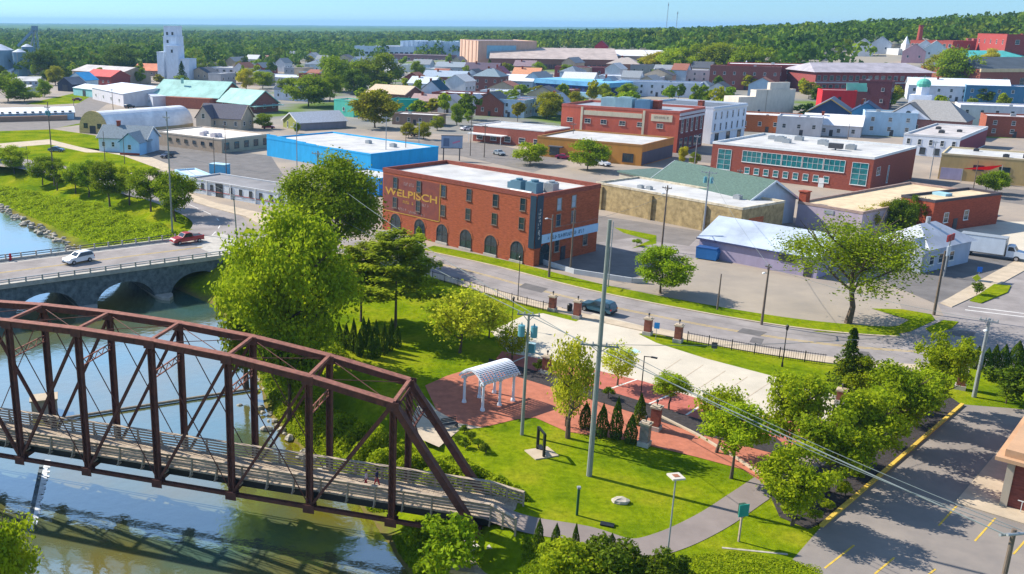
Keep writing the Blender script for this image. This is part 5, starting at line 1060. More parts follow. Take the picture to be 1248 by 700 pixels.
HS = [  # px, base row, length, depth, wall height, rise, rotation, wall, roof, kind, label
 (345, 70, 9, 8, 6, 4, -30, (.55, .6, .68), (.16, .22, .26), 'y', 'pale house among trees above the dark forest edge'),
 (352, 73, 10, 8, 5, 3.5, -20, (.6, .6, .6), (.3, .32, .36), 'x', 'white house with grey roof just before the woods'),
 (379, 77, 14, 9, 5.5, 4, -30, (.62, .63, .68), (.36, .38, .44), 'y', 'white gabled house right of the far clearing'),
 (315, 78, 16, 9, 4.5, 3, -20, (.5, .25, .22), (.5, .25, .22), 'x', 'pinkish brick house at the edge of the woods'),
 (512, 119, 14, 11, 7, 3, -30, (.62, .66, .72), (.55, .6, .66), 'x', 'white house with pale roof right of the teal block'),
 (525, 125, 10, 9, 6, 4, -30, (.5, .6, .7), (.03, .09, .13), 'y', 'pale blue house with dark teal roof'),
 (540, 104, 26, 12, 5, 3, -25, (.26, .11, .08), (.35, .42, .5), 'x', 'brick house row with blue grey roof'),
 (592, 112, 15, 13, 8, 4, -30, (.25, .10, .08), (.20, .26, .30), 'h', 'square brick house with grey hip roof'),
 (556, 132, 24, 13, 6.5, .4, -28, (.24, .07, .06), (.62, .62, .64), 'f', 'dark red brick block with a pale flat roof'),
 (596, 142, 12, 10, 5.5, 4, -30, (.26, .09, .06), (.08, .11, .14), 'y', 'brick house with dark grey front gable'),
 (604, 124, 16, 12, 5, .4, -28, (.6, .62, .66), (.72, .74, .78), 'f', 'white flat roofed block behind the dark gabled brick house'),
 (575, 138, 8, 7, 4.5, 3, -30, (.66, .66, .68), (.5, .5, .52), 'y', 'small white house beside the round street tree'),
 (545, 138, 9, 8, 4.5, 3, -30, (.62, .6, .6), (.4, .38, .4), 'y', 'small white house left of the round street tree'),
 (517, 136, 13, 8, 4.5, 2.5, -30, (.32, .18, .15), (.38, .26, .24), 'x', 'low brown house right of the teal block'),
 (505, 153, 18, 9, 4, .4, -25, (.32, .22, .17), (.66, .64, .62), 'f', 'low tan shed with white roof behind the bright blue block'),
 (585, 97, 22, 12, 6, 4, -25, (.22, .12, .12), (.12, .09, .12), 'x', 'dark house row with purple brown roof'),
 (555, 91, 30, 12, 5, 3, -25, (.4, .4, .44), (.28, .32, .36), 'x', 'long house row with slate roof under the pale factory'),
 (505, 88, 30, 14, 5, .4, -20, (.5, .55, .52), (.6, .66, .6), 'f', 'pale green roofed block behind the large trees'),
 (622, 110, 24, 13, 5, 3, -25, (.55, .57, .62), (.68, .70, .74), 'x', 'white roofed house row left of the blue hall'),
 (640, 101, 16, 10, 5, 3.4, -25, (.5, .4, .35), (.66, .3, .16), 'x', 'house with an orange tiled roof left of the blue hall'),
 (607, 100, 10, 9, 5, 4, -25, (.45, .2, .2), (.35, .12, .16), 'y', 'small maroon roofed house'),
 (638, 90, 14, 10, 5, 3.4, -25, (.3, .12, .12), (.28, .2, .22), 'x', 'brown house under the long factory'),
 (617, 143, 15, 10, 7, .4, -30, (.45, .58, .68), (.3, .16, .14), 'f', 'pale blue two storey house with brown roof left of street tree'),
 (640, 141, 14, 9, 7, .4, -30, (.38, .55, .66), (.32, .18, .16), 'f', 'light blue terrace house with dark brown roof'),
 (676, 140, 9, 8, 5, 3.5, -30, (.62, .65, .7), (.5, .52, .56), 'y', 'small white gabled house behind the round tree by the coral block'),
 (740, 116, 11, 9, 5, 4, -30, (.5, .53, .56), (.3, .32, .36), 'y', 'grey gabled house right of the blue hall'),
 (766, 107, 34, 16, 6, .4, -25, (.55, .58, .62), (.72, .74, .8), 'f', 'broad white roofed store right of the blue hall'),
 (800, 118, 40, 15, 7, .4, -25, (.62, .66, .74), (.18, .22, .28), 'f', 'white block with dark grey roof behind the coral block'),
 (758, 90, 20, 16, 6, 4, -25, (.3, .14, .1), (.42, .36, .32), 'h', 'house with domed tan hip roof under the factory'),
 (715, 94, 40, 14, 6, .4, -20, (.26, .06, .06), (.4, .35, .36), 'f', 'long maroon brick block behind the blue hall'),
 (798, 92, 30, 14, 6, .4, -20, (.3, .28, .3), (.36, .36, .4), 'f', 'long grey block left of the bright green trees'),
 (840, 101, 40, 16, 7, .4, -20, (.5, .48, .48), (.66, .62, .6), 'f', 'long pale block with layered roofs below the green trees'),
 (851, 85, 14, 12, 7, 4, -25, (.55, .55, .55), (.42, .42, .44), 'h', 'pale house with pyramid roof among the green trees'),
 (905, 110, 34, 14, 12, .4, -25, (.26, .09, .07), (.5, .5, .5), 'f', 'brown brick block with arched white windows'),
 (958, 108, 60, 24, 12, .4, -22, (.30, .06, .05), (.72, .72, .74), 'f', 'wide red brick block with a pale roof behind white stucco block'),
 (1062, 133, 13, 10, 12, .4, -35, (.15, .045, .05), (.3, .28, .3), 'f', 'dark maroon brick block right of the bright red wall'),
 (934, 162, 20, 14, 6, .4, -28, (.40, .12, .04), (.62, .62, .64), 'f', 'low orange brown brick block below white stucco block'),
 (972, 166, 14, 10, 6.5, .4, -28, (.56, .56, .57), (.68, .68, .7), 'f', 'plain pale grey block with a white roof edge'),
 (1012, 166, 18, 14, 3.8, 3, -30, (.6, .6, .62), (.74, .72, .72), 'x', 'low white house below the tan gabled house'),
 (1052, 160, 9, 14, 7, 3, -30, (.06, .22, .38), (.03, .06, .13), 'y', 'deep blue house with navy roof'),
 (1082, 166, 16, 10, 8, .4, -24, (.40, .56, .68), (.5, .52, .52), 'f', 'pale blue two storey block with dark windows'),
 (1165, 124, 40, 16, 7, 3, -25, (.6, .62, .68), (.66, .7, .78), 'x', 'broad white roofed hall behind the pediment building'),
 (1215, 127, 26, 14, 8, .4, -25, (.06, .18, .3), (.68, .7, .76), 'f', 'dark blue block with curved white roof'),
 (1212, 156, 24, 16, 8, .4, -25, (.62, .6, .62), (.66, .64, .66), 'f', 'white block with grey patched wall at the right'),
 (1232, 168, 16, 14, 7, .4, -25, (.32, .09, .05), (.5, .46, .46), 'f', 'orange brick block at the right edge'),
 (1215, 100, 20, 15, 5, .4, -25, (.56, .56, .58), (.7, .7, .72), 'f', 'pale flat roofed store before the corniced brick block'),
]
for px, yb, L, D, h, rise, rot, wc, rc, kd, lab in HS:
    B = bw('house' if kd in 'xyh' else 'flat_roofed_building', lab, px, yb, L, D, h, rot); wm = W(wc, 'brick' if wc[0] > 2.2 * wc[1] else 'paint'); rm = W(rc, 'roof' if kd == 'f' else 'shingle')
    if kd == 'f': B.flat(wm, rm, None, rise); B.vents(1, int(px), 1.0)
    elif kd == 'h': B.hip(wm, rm, rise, .2); B.chimney(.4, .5, .8, W(BRICK, 'brick'))
    else: B.gable(wm, rm, rise, kd, .5); B.chimney(.3, .4, .8, W(BRICK, 'brick'), .8)
    nf = max(2, int(L / 4.5)); nr = max(1, int(D / 5))
    if h >= 7:
        for z in (h * .3, h * .7): fw(B, nf, nr, z)
    else: fw(B, nf, nr)
    B.door('f', L * .5 + (.9 if nf % 2 else 0), 1.1, 2.1)
# right-hand town centre
STU = W((.66, .58, .48)); B = Bld('stucco_block', 'large blank cream stucco block standing above the brick roofs', (922, 110), (970, 109), (993, 108), yb=150); B.flat(STU, W((.5, .46, .4), 'roof'), None, .5)
b = MB(); b.box((B.L * .62, B.D * .5, B.h + 1.2), (B.L * .5, B.D * .5, 3.0)); B.part('roof_house', b, STU); b = MB(); b.box((B.L * .28, -.06, B.h * .5), (.3, .12, B.h)); B.part('downpipe', b, W((.45, .38, .3))); b = MB(); b.box((-4.0, 4, B.h * .4), (8, 8, B.h * .8)); B.part('lower_wing', b, STU); B.put('f', B.L * .12, B.h * .35, 1.2, 1.4)
o = B.put('f', -4.5, B.h * .4, 1.4, 1.8)
B = Bld('red_wall_block', 'block with a plain bright red painted wall and two small windows', (1003, 110), (1045, 111), 12.0, yb=138); B.flat(W((.50, .015, .02)), W((.4, .2, .2), 'roof'), None, .3)
for f in (.3, .52): B.put('f', B.L * f, B.h * .62, 1.2, 2.0, frame=W((.3, .02, .02)))
b = MB(); b.extr([(B.L * .75, B.h - .5), (B.L * 1.35, B.h - .5), (B.L * 1.3, B.h + 3.0), (B.L * .72, B.h + 2.8)], 4, 4.4); B.part('copper_roof', b, W((.18, .55, .42), 'roof'))
B = bw('tan_gabled_house', 'house with a tan trimmed gable over a navy front', 1008, 156, 14, 14, 6.0, -30); B.gable(W((.03, .06, .13)), W((.12, .16, .22), 'shingle'), 4.5, 'y', .7, W((.55, .33, .08))); fw(B, 3, 2, 3)
B = Bld('long_brick_block', 'very long dark red brick block with a low grey roof line', (995, 88), (1136, 89), 34.0, yb=116); B.hip(W((.26, .06, .055), 'brick'), W((.36, .33, .36), 'roof'), 4.0, .85, 1.6)
for z in (B.h * .35, B.h * .75): B.row('f', 18, z, 1.8, 2.2, frame=W((.4, .38, .4)))
b = MB(); b.box((B.L / 2, -.15, B.h * .55), (B.L, .3, .7)); B.part('string_course', b, W((.45, .4, .42)))
B = Bld('cornice_brick_block', 'brown brick block with gold cornice at the right edge', (1196, 84), (1300, 84), 40.0, yb=114); B.hip(W((.28, .09, .06), 'brick'), W((.06, .075, .09), 'roof'), 5, .9, .3); b = MB(); b.box((B.L / 2, -.3, B.h - .8), (B.L + 1.2, .8, 1.6)); B.part('cornice', b, W((.58, .45, .26))); B.row('f', 5, B.h * .45, 2.4, 4.0, frame=W((.5, .4, .3)))
B = Bld('teal_roof_hall', 'long hall with a turquoise metal roof on the right hillside', (1185, 74), (1330, 74), 24.0, yb=82); B.gable(W((.4, .3, .24)), W((.10, .50, .46), 'roof'), 5.5, 'x', 1.0); B.row('f', 8, 2.4, 2, 1.6)
B = Bld('hill_brick_school', 'red brick building on the wooded hill beside a tall chimney', (1110, 49), (1162, 50), 24.0, yb=64); B.flat(W((.34, .07, .05), 'brick'), W((.3, .28, .33), 'roof')); fw(B, 8, 2, B.h * .6, 2, 2.4)
p = atg(1118, 62); t = thing('brick_chimney', 'tall red brick chimney standing on the wooded hill', 'chimney', p); b = MB(); b.tube((0, 0, -2), (0, 0, solve_z(p, 32) - p.z), 2.2, 1.5, n=12); b.build('stack', W((.36, .07, .05), 'brick'), t); b = MB(); z = solve_z(p, 32) - p.z; b.tube((0, 0, z), (0, 0, z + .8), 1.8, n=12); b.build('cap', W((.2, .05, .04)), t)
B = Bld('hill_red_block', 'tall red brick block high on the right hillside', (1192, 41), (1228, 42), 24.0, yb=62); B.flat(W((.32, .05, .04), 'brick'), W((.3, .25, .25), 'roof')); fw(B, 5, 2, B.h * .6, 2.2, 2.6); b = MB(); b.box((-B.L * .25, 3, B.h * .35), (B.L * .5, 10, B.h * .7)); B.part('low_wing', b, W((.36, .1, .09), 'brick'))
for px, yb, lab, wc, rc in ((1072, 66, 'pale grey house in the hillside trees left of the steeple', (.6, .63, .66), (.4, .45, .5)), (1125, 72, 'grey house below the hill school', (.5, .54, .58), (.36, .4, .44)), (1138, 73, 'pale grey gabled house below the hill school, nearer the big trees', (.6, .62, .64), (.42, .46, .5)), (905, 52, 'white house in the wooded slope left', (.7, .7, .72), (.6, .6, .62)), (1050, 69, 'small white house among the hill trees', (.7, .7, .7), (.5, .5, .52)), (888, 80, 'white house behind the bright green trees', (.7, .7, .72), (.5, .52, .55)), (1112, 77, 'pink house right of the steeple', (.6, .35, .38), (.4, .3, .32))):
    B = bw('house', lab, px, yb, 13, 10, 7, -30); B.gable(W(wc), W(rc, 'shingle'), 5, 'y', .5); fw(B, 2, 1, 4)
for px, yb, yt, lab in ((1102, 67, 44, 'white church steeple among the hillside trees'), (907, 100, 74, 'white church steeple behind the brown brick block')):
    p = atg(px, yb); z = solve_z(p, yt) - p.z; t = thing('church_steeple', lab, 'steeple', p, .3); b = MB(); b.box((0, 0, z * .28), (4, 4, z * .62)); b.build('tower', FRAMEW, t); b = MB(); b.tube((0, 0, z * .58), (0, 0, z), 2.3, .1, n=8); b.build('spire', W((.7, .72, .75)), t)
    b = MB(); b.box((0, 6, z * .15), (9, 10, z * .35)); b.build('nave', FRAMEW, t)
# pediment building with cupola
B = Bld('pediment_building', 'brick hall with a grey hip roof, white pediment and green domed cupola', (1078, 143), (1176, 149), (1202, 143), yb=164); B.D = 17; B.hip(W((.30, .14, .12), 'brick'), W((.29, .28, .27), 'shingle'), 6.0, .45, .7)
b = MB(); x = B.L * .30; b.extr([(x - 7, B.h + .1), (x + 7, B.h + .1), (x, B.h + 5.0)], -.8, 6); B.part('pediment', b, W((.66, .70, .78))); b = MB()
for s in (-1, 1): b.quad((x + s * 7.8, -1.2, B.h - .3), (x, -1.2, B.h + 5.4), (x, 7, B.h + 5.4), (x + s * 7.8, 7, B.h - .3))
B.part('pediment_roof', b, W((.33, .28, .24), 'shingle')); b = MB(); b.tube((x, -.83, B.h + 1.9), (x, -.78, B.h + 1.9), .8, n=16); B.part('round_window', b, GLASS)
p = atg(1124, 150); zb = B.zr - 1; t = B.t; b = MB(); cx, cy = B.L * .34, B.D * .72; b.box((cx, cy, zb + .8), (7, 5, 3.4)); b.tube((cx, cy, zb + 2), (cx, cy, zb + 6), 2.0, n=8); B.part('cupola', b, W((.68, .72, .8))); b = MB(); b.blob((cx, cy, zb + 6.2), (2.3, 2.3, 1.9), 0, 0, r, 12, 6); b.tube((cx, cy, zb + 7.6), (cx, cy, zb + 9.2), .18, .04, n=6); B.part('green_dome', b, W((.12, .45, .34)))
fw(B, 6, 3, B.h * .5, 1.2, 2.2)
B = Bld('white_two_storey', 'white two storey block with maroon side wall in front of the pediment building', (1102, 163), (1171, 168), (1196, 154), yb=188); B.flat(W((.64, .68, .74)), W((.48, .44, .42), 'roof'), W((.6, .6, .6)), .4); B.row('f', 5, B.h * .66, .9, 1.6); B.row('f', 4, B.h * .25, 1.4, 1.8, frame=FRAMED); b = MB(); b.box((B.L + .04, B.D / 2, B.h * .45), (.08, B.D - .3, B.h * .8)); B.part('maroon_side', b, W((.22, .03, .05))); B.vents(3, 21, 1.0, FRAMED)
# brown shop at the lower right corner
p = at(1222, 617); t = thing('corner_shop', 'brown brick shop corner with wide tan roof at the right edge', 'building', p, math.radians(46))
b = MB(); b.box((9, -6, 1.9), (18, 12, 4.2)); b.build('wall', W((.20, .06, .045), 'brick'), t); b = MB(); b.box((9, -6, 4.15), (20, 14, .3)); b.box((9, -6, 4.6), (19, 13, .6)); b.build('roof', W((.50, .30, .17), 'roof'), t)
b = MB(); b.box((.02, -.02, 1.9), (.5, .5, 4.1)); b.build('corner_pier', W((.42, .36, .28)), t)
b = MB()
for k in range(8): b.box((-.35, -1.2 - k * .4, .5), (.05, .05, 1.0))
b.box((-.35, -2.6, 1.0), (.06, 3.4, .06)); b.build('railing', FRAMEW, t)
fm, gm = win_mesh(1.8, 1.6, GLASS, FRAMED, False, 1, 1, True); o = link('window', fm, t, (0, -5, 1.9), -math.pi / 2); link('pane', gm, o)
# masts on the skyline
for px, yt, lab in ((811, 3, 'tall thin radio mast on the skyline above the far woods'), (823, 14, 'shorter thin radio mast beside the tall one')):
    p = atg(px, 46); z = solve_z(p, yt) - p.z; t = thing('radio_mast', lab, 'radio mast', p); b = MB()
    for k in range(3): a = k * 2.094; b.bar((1.0 * math.cos(a), 1.0 * math.sin(a), -2), (.35 * math.cos(a), .35 * math.sin(a), z), .22, .22)
    for k in range(14):
        for j in range(3): a0 = j * 2.094; a1 = a0 + 2.094; f0 = 1 - .65 * k / 14; f1 = 1 - .65 * (k + 1) / 14; b.bar((f0 * math.cos(a0), f0 * math.sin(a0), z * k / 14), (f1 * math.cos(a1), f1 * math.sin(a1), z * (k + 1) / 14), .12, .12)
    b.build('lattice', STEEL, t); b = MB(); b.box((0, 0, z * .93), (1.8, 1.8, 2.5)); b.build('antenna', STEEL, t)
# ------------------------------------------------------------------ trees and plants
LM = {
 'fresh': leafmat('leaf_fresh', (0.45, 0.50, 0.015), (0.17, 0.26, 0.010), 3.2, .48),
 'mid': leafmat('leaf_mid', (0.330, 0.413, 0.013), (0.125, 0.213, 0.008), 3.2, .42),
 'deep': leafmat('leaf_deep', (0.165, 0.231, 0.011), (0.053, 0.100, 0.008), 3.2, 0.3),
 'olive': leafmat('leaf_olive', (0.436, 0.400, 0.016), (0.172, 0.194, 0.008), 3.2, .42),
 'yellow': leafmat('leaf_yellow', (0.600, 0.525, 0.024), (0.370, 0.350, 0.010), 3.0),
 'conifer': leafmat('leaf_conifer', (0.112, 0.175, 0.011), (0.033, 0.069, 0.007), 3.2, 0.15),
 'pine': leafmat('leaf_pine', (0.42, 0.47, 0.02), (0.12, 0.19, 0.012), 3.2, 0.35),
 'willow': leafmat('leaf_willow', (0.600, 0.600, 0.040), (0.396, 0.450, 0.020), 3.2, 0.5),
}
def cards(P, size, rg, up=0.35, out=None, asp=0.62):
    n = len(P); N = rg.normal(size=(n, 3)); N /= np.linalg.norm(N, axis=1)[:, None]; N[:, 2] += up
    if out is not None: N += 0.9 * out
    N /= np.linalg.norm(N, axis=1)[:, None]
    A = np.cross(N, rg.normal(size=(n, 3))); A /= np.linalg.norm(A, axis=1)[:, None]; Bv = np.cross(N, A)
    s = (size * rg.uniform(0.55, 1.3, n))[:, None]; A = A * s; Bv = Bv * s * asp
    return np.stack([P - A, P - Bv, P + A, P + Bv], 1).reshape(-1, 3)
def crown_pts(n, seed, nc=22, cr=0.36, shell=0.72, bottom=-0.75, lumpy=0.12):
    rg = np.random.RandomState(seed); C = []
    while len(C) < nc:
        v = rg.normal(size=3); v /= np.linalg.norm(v); k = shell * rg.uniform(0.75, 1.12) if rg.rand() < 0.8 else rg.uniform(0.1, 0.6)
        v = v * k
        if v[2] > bottom: C.append(v)
    C = np.array(C); R = cr * rg.uniform(0.6, 1.25, nc); R[np.linalg.norm(C, axis=1) < .4] *= 1.2
    w_ = R ** 2; idx = rg.choice(nc, n, p=w_ / w_.sum()); d = rg.normal(size=(n, 3)); d /= np.linalg.norm(d, axis=1)[:, None]
    d[:, 2] = np.where(d[:, 2] < -.3, d[:, 2] * .5, d[:, 2]); r = R[idx] * (1 - np.abs(rg.normal(0, .2, n)))
    P = C[idx] + d * r[:, None] * np.array([1, 1, .8]); P += rg.normal(0, lumpy * .25, size=P.shape)
    return P, d, C, rg
CROWN = {}
def crown(kind, var, lm):
    key = (kind, var, lm)
    if key in CROWN: return CROWN[key]
    sd = hash_seed(kind) + var * 17
    if kind == 'broad': P, d, C, rg = crown_pts(7500, sd, 34, .27, .76, -.75, .3); V = cards(P, .055, rg, out=d)
    elif kind == 'dense': P, d, C, rg = crown_pts(9500, sd, 46, .235, .8, -.8, .3); V = cards(P, .05, rg, out=d)
    elif kind == 'big': P, d, C, rg = crown_pts(30000, sd, 84, .19, .84, -.95, .4); V = cards(P, .032, rg, out=d)
    elif kind == 'airy': P, d, C, rg = crown_pts(3000, sd, 24, .25, .78, -.85, .6); V = cards(P, .062, rg, out=d)
    elif kind == 'sparse': P, d, C, rg = crown_pts(15000, sd, 50, .2, .82, -.6, .5); V = cards(P, .025, rg, out=d)
    elif kind == 'far': P, d, C, rg = crown_pts(900, sd, 14, .42, .62); V = cards(P, .15, rg, out=d)
    elif kind == 'bush': P, d, C, rg = crown_pts(2200, sd, 18, .36, .7, -.3); V = cards(P, .075, rg, out=d)
    elif kind == 'column':
        rg = np.random.RandomState(sd); n = 2600; z = rg.uniform(-1, 1, n); rr = np.where(z < -.6, .8 + .2 * (z + 1) / .4, np.clip(1 - ((z + .6) / 1.6) ** 1.7, .02, 1)); a = rg.uniform(0, 6.283, n)
        rr = rr * (1 + .12 * np.sin(a * 3 + z * 7)) * rg.uniform(.8, 1.03, n); P = np.stack([rr * np.cos(a), rr * np.sin(a), z], 1); d = np.stack([np.cos(a), np.sin(a), a * 0 + .2], 1); V = cards(P * np.array([1, 1, 1]), .085, rg, up=.6, out=d)
    elif kind == 'conifer':
        rg = np.random.RandomState(sd); n = 5200; lev = rg.randint(0, 13, n); z0 = -1 + lev * 2 / 13.0; L = (1 - (z0 + 1) / 2 * .93); nb = 9; bi = rg.randint(0, nb, n); a = bi * 6.283 / nb + lev * .9 + rg.normal(0, .13, n); t = rg.uniform(.12, 1, n) ** .7
        rr = L * t * (.85 + .3 * np.sin(bi * 5.1 + lev * 3.3)); P = np.stack([rr * np.cos(a), rr * np.sin(a), z0 + .12 * (1 - t) - .05 * t + rg.normal(0, .025, n)], 1); d = np.stack([np.cos(a) * .3, np.sin(a) * .3, a * 0 + .5], 1); V = cards(P, .055, rg, up=.9, out=d, asp=.5)
    elif kind == 'pine':
        rg = np.random.RandomState(sd); n = 17000; nb = 42; B = []
        for k in range(nb):
            z0 = -.75 + 1.6 * k / nb; a = k * 2.4 + rg.uniform(-.3, .3); ln = (1 - .62 * max(0, (z0 + .2) / 1.2)) * rg.uniform(.62, 1.1); B.append((z0, a, ln))
        B = np.array(B); i = rg.randint(0, nb, n); t = rg.uniform(.25, 1, n) ** .8; z0, a, ln = B[i, 0], B[i, 1], B[i, 2]; sp = rg.normal(0, .12, n) * (1.2 - t * .4); r_ = ln * t
        P = np.stack([r_ * np.cos(a) - sp * np.sin(a), r_ * np.sin(a) + sp * np.cos(a), z0 + .16 * t + rg.normal(0, .035, n)], 1); d = P * 0; d[:, 2] = 1; V = cards(P, .042, rg, up=1.0, out=d, asp=.5)
    CROWN[key] = npmesh('crown', V, 4, LM[lm]); return CROWN[key]
def hash_seed(s): return sum(ord(c) * (i + 3) for i, c in enumerate(s)) % 1000
def trunk_mesh(h, r0, hb, rx, seed, limbs=6):
    rg = random.Random(seed); b = MB(); pts = [Vector((0, 0, -.4))]; n = 5
    for k in range(1, n + 1): pts.append(Vector((rg.uniform(-1, 1) * .03 * h, rg.uniform(-1, 1) * .03 * h, h * .82 * k / n)))
    for k in range(n): b.tube(pts[k], pts[k + 1], r0 * (1.25 if k == 0 else 1 - k / (n + 1.0)), r0 * (1 - (k + 1) / (n + 1.0)), 8)
    for k in range(limbs):
        z = hb + (h * .7 - hb) * (k + .3) / limbs; p = Vector((0, 0, z)); a = k * 2.4 + rg.uniform(-.4, .4); L = rx * rg.uniform(.55, .85); q = p + Vector((math.cos(a) * L * .6, math.sin(a) * L * .6, L * .4)); e = q + Vector((math.cos(a) * L * .35, math.sin(a) * L * .35, L * .4))
        b.tube(p, q, r0 * .42, r0 * .25, 6); b.tube(q, e, r0 * .25, r0 * .06, 6)
        for s in (-1, 1): f = q + Vector((math.cos(a + s) * L * .35, math.sin(a + s) * L * .35, L * .3)); b.tube(q, f, r0 * .2, r0 * .05, 5)
    return b.mesh('trunk', BARK)
TID = [0]
def tree(kind, lm, px, py, ptop, wpx, hb, label, name=None, group=None, zg=None, var=None, limbs=6, r0=None, detail=True, ry=None):
    """base pixel, image row of the top, crown width in image pixels, height of the lowest leaves as a share of the tree"""
    TID[0] += 1; seed = TID[0]
    if zg is None:
        g = atg(px, py)
        if g.y < 265 and -110 < g.x < 140:
            z = 0.0
            for _ in range(12):
                g = at(px, py, z); z = .5 * z + .5 * float(tz(np.array([g.x]), np.array([g.y]))[0])
            g = at(px, py, max(z, -5))
    else: g = at(px, py, zg)
    h = solve_z(g, ptop) - g.z; dist = (g - Vector((0, 0, CAMZ))).dot(fwd); rx = wpx / 2 * dist / F
    if h > 60: h = 12
    t = thing(name or ('pine_tree' if kind in ('pine', 'conifer') else 'tree'), label, 'tree', g, rnd.uniform(0, 6.28), group); h0 = h * hb
    k = 1.0 if kind in ('column',) else .93
    link('crown', crown(kind, (seed if var is None else var) % (2 if kind in ('big', 'pine', 'sparse') else 4), lm), t, (0, 0, (h + h0) / 2), 0, (rx * k, (ry or rx) * k, (h - h0) / 2))
    if limbs == 0:
        b = MB(); b.tube((0, 0, -.3), (0, 0, h * .7), max(.06, h * .018), .03, 6); link('trunk', b.mesh('trunk', BARK), t)
    else: link('trunk', trunk_mesh(h, r0 or max(.1, h * .022), h0, rx, seed, limbs), t)
    return t
# park and river trees
tree('big', 'fresh', 352, 468, 258, 164, .10, 'big bright green cottonwood on the river bank behind the truss bridge', zg=-1.5, r0=.5, limbs=9)
tree('dense', 'mid', 300, 470, 330, 80, .12, 'lower leafy tree leaning over the water left of the big cottonwood', zg=-3.5, var=1)
tree('dense', 'mid', 352, 505, 390, 92, .05, 'bushy bank tree under the big cottonwood, seen through the truss', zg=-3.0, var=2)
tree('big', 'mid', 402, 318, 192, 128, .14, 'large dark green tree in front of the blue shop', r0=.45, limbs=9, var=1)
tree('pine', 'pine', 482, 402, 284, 132, .22, 'spreading layered pine above the row of dark columnar shrubs', r0=.3, limbs=0)
tree('pine', 'pine', 440, 392, 296, 95, .2, 'smaller layered pine between the cottonwood and the spreading pine', limbs=0, var=1)
tree('conifer', 'pine', 509, 352, 276, 50, .1, 'narrow pointed pine in front of the painted brick wall', limbs=0)
tree('airy', 'willow', 560, 430, 352, 92, .2, 'loose pale young tree right of the layered pines', var=0, limbs=7)
tree('airy', 'willow', 596, 412, 364, 58, .2, 'small pale tree leaning at the edge of the lawn by the road', var=1)
tree('airy', 'fresh', 624, 438, 395, 46, .15, 'small bright bushy tree left of the utility pole with transformers', var=2)
tree('airy', 'willow', 692, 534, 408, 56, .24, 'tall feathery pale tree on the mulch patch beside the brick plaza', var=3, limbs=8)
tree('airy', 'willow', 690, 520, 456, 46, .2, 'rounder pale tree in front of the feathery one by the plaza', var=0)
tree('airy', 'willow', 752, 470, 418, 48, .2, 'slender pale young tree among the brick parking stalls', var=2)
tree('broad', 'fresh', 815, 500, 455, 52, .35, 'low wide young tree beside the stalls and the thin lamp post', var=1)
tree('airy', 'fresh', 872, 552, 466, 66, .3, 'light green young tree at the right end of the mulch bed', var=0)
tree('broad', 'fresh', 891, 583, 492, 88, .32, 'round young tree on the lawn corner with a dark mulch ring', var=2)
rowt = ((965, 640, 545, 96, 'fresh', 'tree at the near end of the row along the yellow kerb'), (962, 560, 452, 84, 'fresh', 'pale green tree standing behind the near end of the kerb row, beside the concrete lot'), (1008, 600, 498, 100, 'mid', 'second tree from the near end of the row along the yellow kerb'), (1048, 575, 470, 96, 'fresh', 'middle tree of the row along the yellow kerb'), (1084, 545, 442, 92, 'mid', 'fourth tree of the kerb row from the near end'), (1112, 520, 450, 84, 'fresh', 'fifth tree of the kerb row, in front of the tallest one'), (1140, 502, 402, 76, 'fresh', 'tallest tree at the far end of the row along the yellow kerb'), (1042, 490, 430, 52, 'fresh', 'bright round young tree beside the dark spruce by the road'))
for k, (px, py, pt, wp, lm, lab) in enumerate(rowt): tree('broad' if k % 2 else 'dense', lm, px, py, pt, wp, .22, lab, var=k, group=None)
tree('conifer', 'conifer', 1028, 486, 398, 62, .08, 'dark spruce between the road and the concrete lot', limbs=0)
tree('sparse', 'mid', 1033, 394, 268, 172, .26, 'large thin crowned tree on the corner verge in front of the white shop', r0=.42, limbs=11)
tree('dense', 'mid', 805, 358, 302, 80, .2, 'round olive green tree on the verge across the road', var=1)
bank = ((18, 212, 178, 42), (52, 226, 190, 44), (70, 232, 192, 30), (92, 236, 196, 38), (108, 240, 194, 42), (134, 252, 196, 50), (158, 250, 200, 44), (184, 258, 204, 56), (214, 270, 208, 58), (-16, 206, 172, 44))
bl = ('small tree at the left end of the riverside row in the grass', 'second tree from the left in the riverside row above the grass slope', 'thin small tree in the riverside row under the tall dark pole', 'small round tree in the riverside row just right of the dark pole', 'loose tree in the riverside row left of the large double crown', 'large leaning tree in the middle of the riverside row', 'tree right of the large leaning one in the riverside row', 'wide dark tree in the riverside row, second from the road bridge', 'dense dark tree at the bridge end of the riverside row', 'tree at the far left edge of the riverside row')
for k, (px, py, pt, wp) in enumerate(bank): tree('dense', 'mid' if k % 3 else 'fresh', px, py, pt, wp, .25, bl[k], var=k)
tree('dense', 'fresh', 8, 742, 612, 96, .02, 'bright leafy treetop at the lower left corner over the river', zg=-3.0, var=3)
# columnar shrubs
def col(px, py, pt, wp, label, group=None, lm='conifer'):
    tree('column', lm, px, py, pt, wp, .02, label, 'columnar_shrub', group, limbs=0)
for k, (px, py, pt) in enumerate(((402, 416, 392), (422, 425, 394), (431, 430, 388), (438, 434, 402), (443, 424, 386), (452, 437, 405), (449, 424, 388), (459, 436, 405), (458, 424, 390), (468, 432, 394), (475, 428, 396), (484, 424, 396), (413, 420, 392), (477, 420, 388))): col(px, py, pt, 11, 'slim dark columnar shrub in the clustered rows below the layered pines', 'clustered columnar shrubs on the lawn')
for px, py, pt, lab in ((713, 522, 490, 'columnar shrub left of the four behind the tall grey pole'), (733, 532, 492, 'columnar shrub just right of the tall grey pole'), (750, 535, 484, 'tallest of the columnar shrubs beside the brick pillar on the plaza edge'), (768, 540, 505, 'short columnar shrub nearest the grey stone pillar'), (779, 518, 480, 'columnar shrub behind the short one, under the lamp post')): col(px, py, pt, 16, lab)
